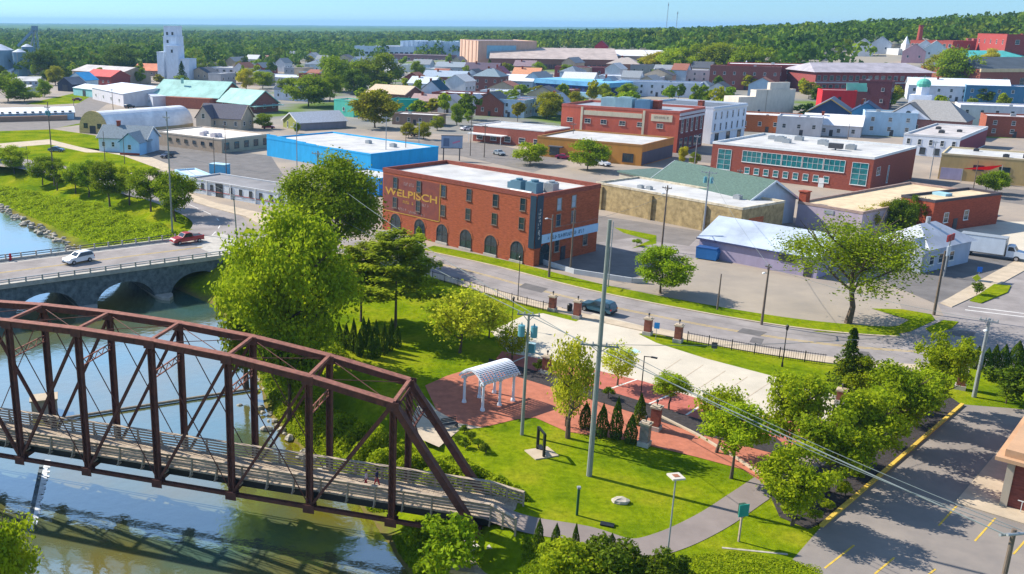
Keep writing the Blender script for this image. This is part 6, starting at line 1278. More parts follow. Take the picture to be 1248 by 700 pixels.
for px, py, pt, wp, lab in ((656, 668, 632, 13, 'leftmost of the small columnar shrubs along the path'), (677, 668, 638, 13, 'second small columnar shrub along the path from the bridge'), (700, 676, 638, 11, 'thin pointed columnar shrub in the middle of the path row'), (721, 676, 652, 13, 'fourth small columnar shrub, close to the big round bush'), (745, 668, 650, 11, 'smallest columnar shrub behind the big round bush')): col(px, py, pt, wp, lab)
for k, (px, py, pt, wp) in enumerate(((1189, 449, 422, 16), (1201, 450, 424, 14), (1210, 450, 420, 13), (1221, 450, 420, 15), (1236, 452, 416, 22), (1250, 454, 416, 22))): col(px, py, pt, wp, 'dark columnar shrub in the hedge row beside the white topped pole at right', 'columnar hedge row by the side street')
def bush(px, py, pt, wp, lm, label, name='bush', group=None, var=0, zg=None):
    tree('bush', lm, px, py, pt, wp, .0, label, name, group, limbs=0, var=var, zg=zg)
bush(1226, 492, 446, 78, 'deep', 'big round hedge bush beside the right hand lot', var=1)
bush(744, 712, 652, 84, 'deep', 'big dark round bush beside the path at the bottom edge', var=2, zg=-.5); bush(795, 712, 668, 62, 'deep', 'dark bush right of the big round one at the bottom edge', var=3); bush(830, 712, 676, 34, 'conifer', 'dark rounded shrub at the foot of the lamp post', var=0)
bush(690, 720, 660, 88, 'fresh', 'bright green bush left of the big dark round one', var=1, zg=-.8); bush(1200, 180 + 60, 208, 28, 'deep', 'small round street tree before the tan block', 'tree', None, 2)
for k, (px, py, pt, wp, lab) in enumerate(((1030, 606, 586, 26, 'low bright shrub between the kerb row and the yellow kerb'), (1006, 622, 608, 20, 'small round shrub near the middle of the yellow kerb bed'), (993, 637, 619, 20, 'bright small shrub nearest the near end of the yellow kerb'), (1044, 585, 570, 18, 'little shrub farther along the yellow kerb bed'), (958, 628, 610, 18, 'small shrub at the foot of the first kerb row tree'), (1190, 330 + 30, 343, 18, 'dark small shrub on the pale walk beside the yellow sign'), (741, 486, 470, 18, 'dark small shrub in the mulch bed behind the pole'), (655, 452, 438, 16, 'dark small shrub beside the mulch bed brick pillar'))): bush(px, py, pt, wp, 'fresh' if k < 5 else 'deep', lab, var=k)
bush(776, 300, 290, 14, 'mid', 'small bush on the strip in the lot beside the brick hall', var=2)
for k, (px, py, pt, wp) in enumerate(((566, 528, 518, 16), (574, 536, 526, 16), (583, 546, 534, 16), (567, 546, 534, 16), (592, 552, 540, 18), (558, 540, 530, 14))): bush(px, py, pt, wp, 'deep', 'small clipped shrub in the double row below the plaza corner', 'clipped_shrub', 'clipped shrubs below the plaza', k)
bush(545, 712, 626, 96, 'mid', 'tall leafy bush by the water under the near end of the truss bridge', var=1, zg=-3.2); bush(505, 668, 632, 40, 'fresh', 'bright low bush at the water edge under the truss bridge', var=2, zg=-3.6)
# rough growth on the banks: one mass
def mass(name, poly, n, hgt, size, lm, seed, label, zfun=None):
    rg = np.random.RandomState(seed); W_ = [at(p[0], p[1], p[2]) for p in poly]; xs_ = [p.x for p in W_]; ys_ = [p.y for p in W_]; pts = []
    while len(pts) < n:
        X = rg.uniform(min(xs_), max(xs_), 4000); Y = rg.uniform(min(ys_), max(ys_), 4000); _, ins = polydist(X, Y, [(p.x, p.y) for p in W_]); pts += list(zip(X[ins], Y[ins]))
    pts = np.array(pts[:n]); Z = tz(pts[:, 0], pts[:, 1]); H = hgt * np.clip(bumps(pts[:, 0], pts[:, 1], 4, seed) * 1.2 + .75, .08, 1.6)
    ed_, _ = polydist(pts[:, 0], pts[:, 1], [(p.x, p.y) for p in W_]); H = H * np.clip(ed_ / 1.6, .06, 1); ok = Z > WZ + .1; pts, Z, H = pts[ok], Z[ok], H[ok]; u = rg.rand(len(pts)) ** .6
    P = np.stack([pts[:, 0], pts[:, 1], Z + H * u], 1); V = cards(P, size, rg, up=.5)
    return stuff(link(name, npmesh(name, V, 4, LM[lm])), label, 'undergrowth')
mass('undergrowth', [(322, 505, -4), (345, 452, -1), (400, 470, 0), (470, 510, 0), (520, 545, 0), (560, 555, 0), (640, 600, 0), (645, 612, 0), (600, 606, 0), (500, 590, -1), (440, 610, -4), (385, 560, -5)], 52000, 2.6, .17, 'fresh', 21, 'bright rough green growth on the bank behind the truss bridge')
mass('undergrowth', [(478, 650, -4.5), (520, 620, -1), (560, 625, -1), (575, 640, -1), (560, 700, -3), (505, 720, -5)], 14000, 2.4, .15, 'mid', 22, 'leafy growth by the water under the near end of the truss bridge')
mass('undergrowth', [(636, 655, -.2), (690, 672, 0), (760, 684, 0), (840, 690, 0), (830, 730, 0), (640, 730, 0)], 12000, .9, .13, 'mid', 23, 'low planting between the path and the bottom edge')
mass('undergrowth', [(-80, 196, 0), (0, 235, -2), (100, 290, -4), (180, 296, 0), (235, 280, 0), (120, 240, 0), (0, 210, 0), (-60, 192, 0)], 42000, .6, .22, 'fresh', 24, 'rough long grass on the far bank slope')
mass('undergrowth', [(285, 345, -4), (300, 318, 0), (350, 330, 0), (400, 400, 0), (430, 440, 0), (345, 452, -1), (320, 500, -4), (296, 430, -5)], 16000, 1.3, .18, 'mid', 25, 'dense growth on the bank under the big cottonwood')
mass('undergrowth', [(840, 676, 0), (900, 672, 0), (1000, 690, 0), (1010, 720, 0), (840, 720, 0)], 6000, .35, .09, 'fresh', 26, 'longer grass at the bottom edge left of the lot')
# town trees
TT = ((376, 130, 92, 58, 'mid', 'broad', 'bright tree behind the olive gabled house'), (352, 122, 96, 30, 'mid', 'broad', 'tree tucked left of the bright one behind the olive gabled house'), (457, 156, 112, 58, 'olive', 'broad', 'olive brown tree in front of the teal box buildings'), (412, 112, 68, 52, 'mid', 'dense', 'large dark tree in the centre cluster, left of the widest one'), (458, 110, 67, 62, 'mid', 'dense', 'widest tree of the centre cluster by the beige roof'), (432, 116, 86, 36, 'deep', 'dense', 'dark tree between the two large ones of the centre cluster'), (402, 124, 90, 30, 'mid', 'dense', 'lower tree at the left foot of the centre cluster'), (646, 201, 172, 40, 'fresh', 'broad', 'round light street tree left of the orange shop awning'), (716, 208, 171, 50, 'mid', 'broad', 'larger street tree in front of the orange shop'), (666, 145, 112, 36, 'olive', 'dense', 'dark round tree behind the coral block'), (698, 138, 112, 24, 'olive', 'broad', 'small tree right of the dark round one behind the coral block'), (735, 122, 102, 16, 'fresh', 'broad', 'small tree beside the grey gabled house'), (765, 122, 104, 26, 'mid', 'broad', 'low tree before the broad white roofed store'), (557, 153, 126, 16, 'mid', 'dense', 'narrow round street tree by the small white houses'), (571, 150, 134, 10, 'mid', 'broad', 'tiny tree right of the narrow round street tree'), (533, 159, 140, 18, 'fresh', 'broad', 'small street tree left of the open lot'), (498, 168, 150, 20, 'olive', 'broad', 'left one of the two little trees by the navy car'), (516, 170, 148, 20, 'olive', 'broad', 'right one of the two little trees by the navy car'), (625, 142, 116, 16, 'mid', 'dense', 'slim tree before the pale blue terrace'), (242, 92, 72, 18, 'mid', 'dense', 'small round tree right of the grain elevator'), (300, 110, 86, 22, 'yellow', 'broad', 'yellow green tree beyond the second green roof'), (320, 108, 88, 28, 'fresh', 'broad', 'light tree beside the yellow green one'), (10, 124, 90, 46, 'mid', 'dense', 'large dark tree at the left edge by the long shed'), (30, 124, 108, 40, 'fresh', 'broad', 'low bushy tree right of the large left edge one'), (54, 118, 98, 18, 'mid', 'dense', 'upright small tree behind the long shed'), (68, 104, 82, 22, 'olive', 'dense', 'brownish tree beside the dark open barn'), (52, 96, 60, 40, 'deep', 'dense', 'large dark tree right of the conveyor tower'), (90, 84, 58, 44, 'mid', 'dense', 'large tree before the woods left of the tan warehouse'), (150, 90, 58, 44, 'deep', 'dense', 'large dark tree left of the grain elevator'), (322, 157, 138, 22, 'mid', 'broad', 'small tree right of the slate roofed house'), (362, 163, 150, 9, 'mid', 'broad', 'tiny shrubby tree before the olive gabled house'), (1165, 110, 58, 52, 'mid', 'dense', 'big dark tree before the corniced brick block'), (1145, 104, 66, 36, 'olive', 'dense', 'olive tree left of the big one by the corniced block'), (1190, 104, 78, 34, 'deep', 'dense', 'dark tree between the big tree and the corniced block'), (1205, 82, 62, 22, 'yellow', 'broad', 'yellow green tree in front of the turquoise roof'), (1212, 236, 206, 28, 'mid', 'broad', 'street tree in front of the tan block, right of its canopy'), (1075, 280, 245, 30, 'olive', 'dense', 'left of the dark bushy trees beside the brick annexe'), (1094, 284, 242, 32, 'deep', 'dense', 'middle of the dark bushy trees beside the brick annexe'), (1112, 280, 236, 28, 'deep', 'dense', 'tallest of the dark bushy trees beside the brick annexe'), (1055, 284, 252, 26, 'olive', 'airy', 'thin tree before the lavender front of the workshop'), (846, 202, 186, 14, 'mid', 'broad', 'small street tree on the corner below the coral block'), (832, 200, 178, 12, 'yellow', 'broad', 'small golden street tree on the corner below the coral block'), (798, 88, 66, 38, 'yellow', 'broad', 'golden yellow tree at the end of the factory roofs'), (826, 92, 58, 44, 'fresh', 'dense', 'bright tree right of the golden yellow one'), (855, 90, 56, 46, 'mid', 'dense', 'deep green tree in the group below the hill, right of the bright one'), (880, 92, 54, 50, 'fresh', 'dense', 'wide light tree in the group below the hill'), (915, 98, 54, 50, 'mid', 'dense', 'big tree behind the brown brick block'), (905, 248, 232, 12, 'mid', 'bush', 'bushy growth at the end of the tan stone wall'), (712, 108, 98, 14, 'mid', 'broad', 'little tree before the maroon block'), (508, 98, 76, 18, 'mid', 'dense', 'round tree before the pale green roofed block'), (596, 92, 74, 8, 'deep', 'column', 'slim dark tree in front of the tan tower'), (616, 92, 78, 16, 'mid', 'broad', 'small tree before the brick wall of the long factory'), (655, 92, 78, 18, 'mid', 'broad', 'tree before the middle of the long factory'), (690, 94, 80, 16, 'mid', 'broad', 'tree left of the red gabled tower'))
for px, py, pt, wp, lm, kd, lab in TT: tree(kd, lm, px, py, pt - (2 if py < 130 else 0), wp * 1.18, .08, lab, limbs=4)
tree('conifer', 'conifer', 222, 101, 74, 20, .05, 'dark spruce in front of the grain elevator', limbs=0)
r = random.Random(77); n = 0
taken = [(o.location.x, o.location.y, 13) for o in COL.objects if o.parent is None and o.get('category') in ('building', 'house', 'grain elevator')] + [(o.location.x, o.location.y, 6) for o in COL.objects if o.parent is None and o.get('category') in ('tree', 'car')]
WC = (('white', (.6, .61, .63)), ('pale blue', (.42, .54, .64)), ('red brick', (.28, .08, .06)), ('tan', (.48, .38, .27)), ('grey', (.36, .37, .39))); RC = (('grey roof', (.26, .28, .3), 'x'), ('dark roof', (.08, .09, .11), 'y'), ('white roof', (.58, .58, .58), 'x'), ('red brown roof', (.30, .12, .08), 'y'), ('pale flat roof', (.55, .56, .58), 'f'), ('slate roof', (.16, .2, .25), 'h'))
tries = 0
while n < 62 and tries < 9000:
    tries += 1; px = r.choice((r.uniform(470, 700), r.uniform(700, 960), r.uniform(235, 480))); py = r.uniform(84, 150) if 480 < px < 680 else (r.uniform(86, 122) if px > 680 else r.uniform(80, 104)); g = atg(px, py)
    if any(math.hypot(g.x - a, g.y - c_) < q + 5 for a, c_, q in taken): continue
    taken.append((g.x, g.y, 11)); a, c_ = r.choice(WC), r.choice(RC); L = r.uniform(9, 17); h = r.uniform(4, 7)
    B = bw('small_house' if c_[2] != 'f' else 'small_block', 'small %s %s with a %s in the crowded town behind' % (a[0], 'house' if c_[2] != 'f' else 'block', c_[0]), px, py, L, r.uniform(8, 12), h, r.choice((-32, -28, 55)), group='small houses crowded behind the main street')
    wm = W(a[1], 'brick' if a[0] == 'red brick' else 'paint'); rm = W(c_[1], 'shingle' if c_[2] != 'f' else 'roof')
    if c_[2] == 'f': B.flat(wm, rm, None, .35)
    elif c_[2] == 'h': B.hip(wm, rm, 3, .2)
    else: B.gable(wm, rm, 3.2, c_[2], .4)
    fw(B, 3, 2); n += 1
r = random.Random(31)
occupied = [(o.location.x, o.location.y) for o in COL.objects if o.parent is None and o.get('category') in ('building', 'house', 'tree', 'car', 'pickup truck', 'van')]
n = 0; tries = 0
while n < 170 and tries < 9000:
    tries += 1; px = r.uniform(-10, 1255); py = r.uniform(78, 150) if px > 430 else r.uniform(76, 104); g = atg(px, py)
    if min(math.hypot(g.x - a, g.y - c_) for a, c_ in occupied) < 8: continue
    occupied.append((g.x, g.y)); h = r.uniform(6, 12); pt = proj((g.x, g.y, g.z + h))[1]; d = (g - Vector((0, 0, CAMZ))).dot(fwd)
    tree('far', r.choice(('mid', 'mid', 'deep', 'fresh', 'olive')), px, py, pt, r.uniform(6, 11) * F / d, .1, 'small green yard tree among the distant town roofs', 'yard_tree', 'yard trees among the distant roofs', limbs=0); n += 1
# the woods: crowns as one mass up to 2.5 km, a bumpy canopy beyond
def woods():
    rg = np.random.RandomState(9); PX = [-400, 0, 60, 200, 330, 430, 560, 700, 830, 870, 1000, 1050, 1140, 1250, 1700]; DD = [640, 650, 640, 690, 690, 860, 960, 960, 640, 560, 560, 600, 620, 640, 640]
    out = []
    for d0, d1, sp in ((540, 1000, 11.5), (1000, 1600, 13.0), (1600, 2700, 19.0)):
        gx = np.arange(-1900, 2600, sp); gy = np.arange(d0 * .9, d1 * 1.0, sp); X, Y = np.meshgrid(gx, gy); X = X.ravel() + rg.uniform(-.45, .45, X.size) * sp; Y = Y.ravel() + rg.uniform(-.45, .45, Y.size) * sp
        px = CX + F * X / (Y * cT + 8); ok = (px > -260) & (px < 1520) & (Y > np.interp(px, PX, DD)) & (Y >= d0) & (Y < d1)
        clr = bumps(X, Y, 160, 8) > .50
        ok &= ~(clr & (Y < 1500) & (rg.rand(len(X)) < .85)); X, Y = X[ok], Y[ok]; out.append(np.stack([X, Y, np.full(len(X), sp)], 1))
    T = np.concatenate(out)
    for o in occ_b:
        T = T[np.hypot(T[:, 0] - o[0], T[:, 1] - o[1]) > o[2]]; dd = math.hypot(o[0], o[1]); ux, uy = -o[0] / dd, -o[1] / dd
        al = (T[:, 0] - o[0]) * ux + (T[:, 1] - o[1]) * uy; la = np.abs((T[:, 0] - o[0]) * uy - (T[:, 1] - o[1]) * ux); T = T[~((al > -5) & (al < 75) & (la < 17))]
    # cards per tree
    parts = {k: [] for k in ('mid', 'deep', 'fresh', 'olive')}; names = list(parts)
    near = T[:, 1] < 1250
    for sel, nc in ((near, 46), (~near, 15)):
        U = T[sel]; m = len(U); cls = rg.choice(4, m, p=[.42, .28, .2, .1]); rx = rg.uniform(4.2, 8.6, m) * np.where(U[:, 2] > 15, 1.7, np.where(U[:, 2] > 10, 1.2, 1)); hh = rg.uniform(9, 21, m) * np.where(rg.rand(m) < .15, .6, 1)
        d = rg.normal(size=(m, nc, 3)); d /= np.linalg.norm(d, axis=2)[:, :, None]; d[:, :, 2] = np.abs(d[:, :, 2]) * 1.0 - .35; k = rg.uniform(.75, 1.05, (m, nc, 1))
        z0 = hill(U[:, 0], U[:, 1]); C = np.stack([U[:, 0], U[:, 1], z0 + hh * .58], 1)
        P = C[:, None, :] + d * k * np.stack([rx, rx, hh * .45], 1)[:, None, :]
        for ci in range(4):
            q = cls == ci
            if q.any(): parts[names[ci]].append(cards(P[q].reshape(-1, 3), 1.7 if nc > 20 else 3.4, rg, up=.3, out=d[q].reshape(-1, 3), asp=.75))
    me = None; allV = []; mi = []
    for i, nme in enumerate(names):
        V = np.concatenate(parts[nme]); allV.append(V); mi += [i] * (len(V) // 4)
    me = npmesh('woods', np.concatenate(allV), 4, WOODM[names[0]])
    for nme in names[1:]: me.materials.append(WOODM[nme])
    me.polygons.foreach_set('material_index', np.array(mi, dtype=np.int32)); me.update()
    stuff(link('woods', me), 'far woods of mixed green treetops behind the town and up the right hillside', 'woods')
WOODM = {'mid': leafmat('wood_mid', (.14, .235, .016), (.06, .13, .010), .03, .3, 0), 'deep': leafmat('wood_deep', (.085, .15, .014), (.03, .075, .010), .03, .25, 0), 'fresh': leafmat('wood_fresh', (.23, .31, .02), (.10, .19, .012), .03, .3, 0), 'olive': leafmat('wood_olive', (.20, .24, .02), (.09, .14, .014), .03, .3, 0)}
occ_b = [(o.location.x, o.location.y, 16) for o in COL.objects if o.parent is None and o.location.y > 480 and o.get('category') in ('building', 'house', 'grain elevator', 'chimney', 'steeple')]
woods()
xs = np.concatenate([np.linspace(-4200, 5600, 190)]); ys = np.concatenate([np.geomspace(2450, 14500, 90)])
xs2 = np.linspace(-1, 1, 260)
def canopy():
    Y, S_ = np.meshgrid(ys, xs2, indexing='ij'); X = S_ * Y * .95 + Y * .16; Z = hill(X, Y) + 9 + 4.5 * bumps(X, Y, 55, 12) + 4 * bumps(X, Y, 260, 13); rg = np.random.RandomState(2); Z += rg.uniform(-2.5, 2.5, Z.shape)
    Z[0] = -2
    ny, nx = X.shape; V = np.stack([X, Y, Z], -1).reshape(-1, 3); I = np.arange(nx * ny).reshape(ny, nx); Q = np.stack([I[:-1, :-1], I[:-1, 1:], I[1:, 1:], I[1:, :-1]], -1).reshape(-1, 4)
    me = bpy.data.meshes.new('distant_woods'); me.vertices.add(len(V)); me.vertices.foreach_set('co', V.astype(np.float32).ravel()); me.loops.add(len(Q) * 4); me.loops.foreach_set('vertex_index', Q.astype(np.int32).ravel())
    me.polygons.add(len(Q)); me.polygons.foreach_set('loop_start', np.arange(0, len(Q) * 4, 4, dtype=np.int32)); me.materials.append(leafmat('canopy_leaf', (.14, .25, .02), (.05, .12, .014), .012, .2, 0)); me.update(calc_edges=True)
    stuff(link('distant_woods', me), 'flat forest stretching to the horizon', 'woods')
canopy()
# ------------------------------------------------------------------ poles, wires, lamps, fences and park furniture
POLES = {}
def pole(px, py, yt, label, m=None, arms=(), rr=.16, trans=0, key=None, lamp=0, azim=None, lean=0.0):
    """arms: (share of height, half length)"""
    g = at(px, py); h = solve_z(g, yt); m = m or WOOD; az = -.7 if azim is None else azim
    t = thing('utility_pole', label, 'utility pole', g, az); t.rotation_euler[0] = lean
    b = MB(); b.tube((0, 0, -.5), (0, 0, h), rr, rr * .6, 10); b.build('post', m, t)
    for f, L in arms:
        z = h * f; b = MB(); b.box((0, -.16, z), (2 * L, .1, .13)); b.bar((-L * .5, -.16, z), (0, -.14, z - .6), .05, .05); b.bar((L * .5, -.16, z), (0, -.14, z - .6), .05, .05); c = b.build('crossarm', m, t)
        for x in (-L * .9, -L * .35, L * .35, L * .9): b = MB(); b.tube((x, -.16, z + .06), (x, -.16, z + .3), .07, .04, 6); b.build('insulator', STEEL, c)
    for k in range(trans):
        x = (-.55, .55, 0)[k]; b = MB(); z = h * .86; b.tube((x, -.12, z - .5), (x, -.12, z + .5), .3, n=10); b.tube((x, -.12, z + .5), (x, -.12, z + .75), .08, .05, 6); b.build('transformer', mat('transformer_teal', (.12, .32, .36), .4, .1), t)
    if lamp:
        b = MB(); z = h * (.9 if lamp == 1 else .97); b.tube((0, 0, z - .4), (0, -1.6, z), .05, n=6); b.build('lamp_arm', STEEL, t); b = MB(); b.blob((0, -1.8, z), (.18, .42, .1), 0, 0, rnd, 8, 4); b.build('lamp_head', FRAMEW, t)
    if key: POLES[key] = (g, h, az)
    return t
pole(718, 580, 268, 'tallest grey pole on the park lawn with one low crossarm', POLEG, ((.53, 1.5),), .24, key='A', azim=-.25)
pole(636, 530, 382, 'grey wooden pole with two teal transformers beside the white pergola', POLEG, ((.99, 1.0),), .17, 2, 'B', azim=-.3)
pole(1187, 484, 388, 'pale grey pole with white topped lamp at the edge of the right hand lot', STEEL, ((.97, .8),), .22, 0, 'C', 1)
pole(388, 300, 184, 'tall grey pole rising through the dark tree beside the blue block', POLEG, ((.97, 1.2),), .2, key='D')
pole(210, 281, 136, 'tall slim grey pole at the town end of the road bridge', POLEG, ((.95, .9),), .17, key='E')
pole(66, 224, 124, 'dark pole with two crossarms behind the riverside trees', WOOD, ((.93, 1.2), (.86, 1.2)), .17, 2, 'F')
pole(34, 200, 178, 'short dark post with a lamp on the riverside grass', WOOD, (), .1, lamp=2)
pole(290, 308, 236, 'thin leaning grey pole where the bridge railing ends', POLEG, ((.96, .5),), .13, key='G', lean=.06)
pole(152, 200, 165, 'thin grey pole before the blue gabled house, near its right corner', WOOD, (), .11)
pole(128, 196, 160, 'thin wooden pole before the blue gabled house', WOOD, (), .11)
pole(262, 224, 168, 'left one of the two thin poles by the white workshop row', WOOD, ((.95, .8),), .12)
pole(276, 216, 150, 'right one of the two thin poles by the white workshop row', WOOD, ((.95, .8),), .12)
pole(362, 208, 148, 'thin grey pole against the bright blue wall', STEEL, (), .13, lamp=1)
pole(470, 205, 142, 'grey pole rising at the corner of the bright blue block', STEEL, ((.97, 1.2),), .14, lamp=1)
pole(494, 202, 160, 'dark pole at the right corner of the bright blue block', WOOD, ((.95, .9),), .13)
pole(510, 196, 148, 'pale pole behind the corner of the bright blue block', STEEL, ((.96, .8),), .12)
pole(573, 190, 140, 'thin dark pole right of the billboard', WOOD, ((.95, .9),), .13)
pole(590, 192, 152, 'thicker dark pole behind the brick hall roof', WOOD, ((.95, .9),), .15)
pole(669, 338, 262, 'wooden pole before the pale blue sign of the brick hall, left of two', WOOD, (), .2, key='H', lamp=2)
pole(695, 332, 255, 'wooden pole before the pale blue sign of the brick hall, right of two', WOOD, (), .17)
pole(741, 350, 270, 'thin lamp pole right of the brick hall lot', STEEL, (), .1)
pole(806, 306, 226, 'slim dark pole in the lane behind the round olive tree', WOOD, ((.96, .8),), .17, key='I', lamp=1)
pole(856, 290, 208, 'grey pole with transformers at the end of the tan stone wall', STEEL, ((.97, 1.4),), .18, 2, 'J')
pole(896, 262, 205, 'brown pole standing against the white warehouse roof', WOOD, ((.93, .5),), .16)
pole(928, 396, 322, 'brown wooden pole on the verge before the lavender shed', WOOD, ((.96, .4),), .17, key='K', lamp=1)
pole(874, 378, 334, 'short brown pole with a white base on the verge', WOOD, (), .13, lamp=0)
pole(1138, 384, 306, 'brown pole at the street corner under the red shop sign', WOOD, (), .2, key='L')
pole(1133, 218, 172, 'pale pole before the brick end of the teal window block', STEEL, ((.96, .8),), .13)
pole(1185, 236, 196, 'thin grey pole in front of the tan block', WOOD, (), .12)
pole(697, 185, 150, 'thin dark pole before the coral wall', WOOD, ((.95, .9),), .12)
pole(730, 182, 166, 'small dark street pole before the orange shop', WOOD, (), .1)
pole(846, 206, 165, 'tall pale pole in the street right of the coral block', STEEL, ((.96, .9),), .13)
pole(138, 135, 108, 'far dark pole by the white sheds', WOOD, ((.94, 1.0),), .15)
pole(91, 143, 118, 'far dark pole by the end of the long shed', WOOD, ((.94, 1.0),), .15)
pole(1033, 170, 150, 'thin pole at the left of the deep blue house', WOOD, (), .12)
p = at(1236, 647, 8.6)
t = thing('utility_pole', 'near pole top with grey crossed arms at the lower right corner', 'utility pole', (p.x, p.y, 0), .3); b = MB(); b.tube((0, 0, -.5), (0, 0, 8.7), .17, .13, 10); b.build('post', WOOD, t)
for s in (-.2, .2):
    b = MB(); b.tube((-.75, s, 8.45 - s * .6), (.9, s, 8.3 - s * .6), .085, n=8); b.build('crossarm', STEEL, t)
POLES['M'] = (Vector((p.x, p.y, 0)), 8.7, .3)
def wire(p, q, sag, rr, label, m=None):
    b = MB(); n = 22; prev = None
    for k in range(n + 1):
        f = k / n; v = p.lerp(q, f) - Vector((0, 0, sag * 4 * f * (1 - f)))
        if prev is not None: b.tube(prev, v, rr, n=5)
        prev = v
    o = b.build('power_line', m or WIRE); return tag(o, label, 'cable', 'overhead cables between the poles')
WIRE = mat('cable_grey', (.16, .19, .19), .6, .1)
def top(k, f=1.0, off=0.0):
    g, h, az = POLES[k]; return g + Vector((math.cos(az) * off, math.sin(az) * off, h * f))
wire(top('D', .42), top('M', .97, -.6), .9, .045, 'thick cable running from the tree pole down to the lower right corner pole')
wire(top('D', .80), top('A', .53, -1.2), .8, .03, 'cable from the tree pole to the left end of the lawn pole crossarm')
wire(top('A', .53, 1.2), top('M', .98, .6), .5, .024, 'cable from the lawn pole crossarm to the lower right corner pole')
wire(top('A', .53, .5), top('M', .98, .3), .9, .024, 'lower cable from the lawn pole to the corner pole across the kerb trees')
wire(top('A', .53, -1.2), top('C', .9), .8, .022, 'cable from the lawn pole to the pale pole by the right lot')
wire(top('K', .95), top('C', .97), .6, .02, 'cable crossing the road to the pale pole by the right lot')
wire(top('E', .62), top('G', .95), .4, .025, 'cable sloping down from the bridge pole to the leaning pole')
wire(top('E', .66), top('D', .75), 1.0, .02, 'cable from the bridge pole to the pole in the dark tree')
wire(top('G', .9), top('D', .55), .5, .02, 'cable from the leaning pole towards the tree pole')
wire(top('H', .8), top('I', .85), .6, .02, 'cable between the poles right of the brick hall')
wire(top('K', .9), top('L', .9), .6, .02, 'cable from the verge pole to the street corner pole')
wire(top('J', .95), top('K', .97), .6, .02, 'cable over the lavender shed roof')
# lamp posts
def lamp_post(px, py, yt, label, kind='globe', m=None):
    g = at(px, py); h = solve_z(g, yt); t = thing('street_lamp', label, 'street lamp', g, -.6); m = m or BLACK
    b = MB(); b.tube((0, 0, -.1), (0, 0, .5), .13, .09, 8); b.build('base', m, t); b = MB(); b.tube((0, 0, .5), (0, 0, h), .06, .05, 8); b.build('post', m, t)
    if kind == 'arm':
        b = MB(); b.tube((0, 0, h - .05), (.8, 0, h + .05), .05, n=6); b.build('arm', m, t); b = MB(); b.box((.95, 0, h + .03), (.6, .22, .12)); b.build('lamp_head', m, t)
    elif kind == 'diamond':
        b = MB(); b.box((0, 0, h + .06), (.9, .9, .12), 0, .785); b.build('lamp_head', W((.55, .5, .42)), t); b = MB(); b.box((0, 0, h + .13), (.4, .4, .03), 0, .785); b.build('solar_panel', W((.3, .12, .06)), t)
    else:
        b = MB(); b.tube((0, 0, h), (0, 0, h + .12), .06, .14, 8); b.tube((0, 0, h + .12), (0, 0, h + .5), .12, .17, 8); b.tube((0, 0, h + .5), (0, 0, h + .7), .2, .03, 8); b.build('lantern', m, t)
    return t
lamp_post(812, 690, 582, 'grey lamp post with a flat diamond shaped top by the path', 'diamond', STEEL)
lamp_post(780, 492, 434, 'black arm lamp post in the mulch bed among the columnar shrubs', 'arm')
lamp_post(631, 367, 318, 'black lantern post on the lawn verge left of the fence', 'globe'); lamp_post(953, 447, 403, 'black lantern post on the grass beside the concrete lot', 'globe'); lamp_post(624, 400, 368, 'black lantern post at the left edge of the concrete lot', 'globe')
# brick pillars
def pillar(px, py, yt, label, m=None, cap=True):
    g = at(px, py); h = solve_z(g, yt); t = thing('brick_pillar', label, 'pillar', g, -.62); b = MB(); b.box((0, 0, .2), (1.0, 1.0, .5)); b.build('plinth', CONC, t)
    b = MB(); b.box((0, 0, h * .5), (.78, .78, h * .82)); b.build('shaft', m or W((.26, .09, .06), 'brick'), t); b = MB(); b.box((0, 0, h * .93), (1.0, 1.0, .16)); b.box((0, 0, h * .97), (.7, .7, .14)); b.build('cap', PAVE, t)
    b = MB(); b.tube((0, 0, h), (0, 0, h + .35), .05, n=6); b.blob((0, 0, h + .42), (.13, .13, .17), 0, 0, rnd, 8, 5); b.build('finial', FRAMED, t)
pillar(673, 379, 360, 'brick pillar left of the park entrance, nearer the bin'); pillar(703, 388, 366, 'brick pillar right at the park entrance by the blue car'); pillar(789, 408, 387, 'brick pillar across the entrance, left of the blue sign'); pillar(826, 417, 395, 'brick pillar across the entrance, right of the blue sign')
pillar(666, 455, 433, 'brick pillar between the stalls and the mulch bed'); pillar(798, 524, 494, 'brick pillar behind the grey one on the plaza walk'); pillar(785, 543, 514, 'grey stone pillar at the lawn edge by the columnar shrubs', W((.3, .25, .22), 'stone')); pillar(1170, 474, 450, 'brick pillar by the road behind the tallest kerb tree'); pillar(1024, 492, 474, 'small brick pillar at the right end of the concrete lot')
# iron fences on the road side of the park
def fence(pts, label, hgt=1.25):
    L = smooth_line(pts, 6); t = thing('iron_fence', label, 'fence', L[0]); o = L[0]
    b = MB()
    for z in (.2, hgt - .12):
        b = MB()
        for p_, q_ in zip(L, L[1:]): b.bar(p_ - o + Vector((0, 0, z)), q_ - o + Vector((0, 0, z)), .045, .05)
        b.build('rail', BLACK, t)
    acc = 0; pk = MB(); pm = MB(); pm.box((0, 0, hgt / 2), (.09, .09, hgt + .15)); pm = pm.mesh('post', BLACK); last = -9
    tot = sum((q_ - p_).length for p_, q_ in zip(L, L[1:]))
    for p_, q_ in zip(L, L[1:]):
        n_ = max(1, int((q_ - p_).length / .22))
        for k in range(n_):
            v = p_.lerp(q_, k / n_) - o; pk.box((v.x, v.y, hgt / 2), (.025, .025, hgt)); acc += (q_ - p_).length / n_
            if acc - last > 2.4: link('post', pm, t, v); last = acc
    pk.build('picket_panel', BLACK, t)
off = [v for v in offset(main, -7.7)]
def seg(p0, p1): return [(v.x, v.y) for v in off if at(*p0).x - .3 <= v.x <= at(*p1).x + .3]
fence(seg((520, 330), (668, 377)), 'black iron fence along the road left of the park entrance'); fence(seg((832, 415), (1022, 450)), 'black iron fence along the road right of the park entrance')
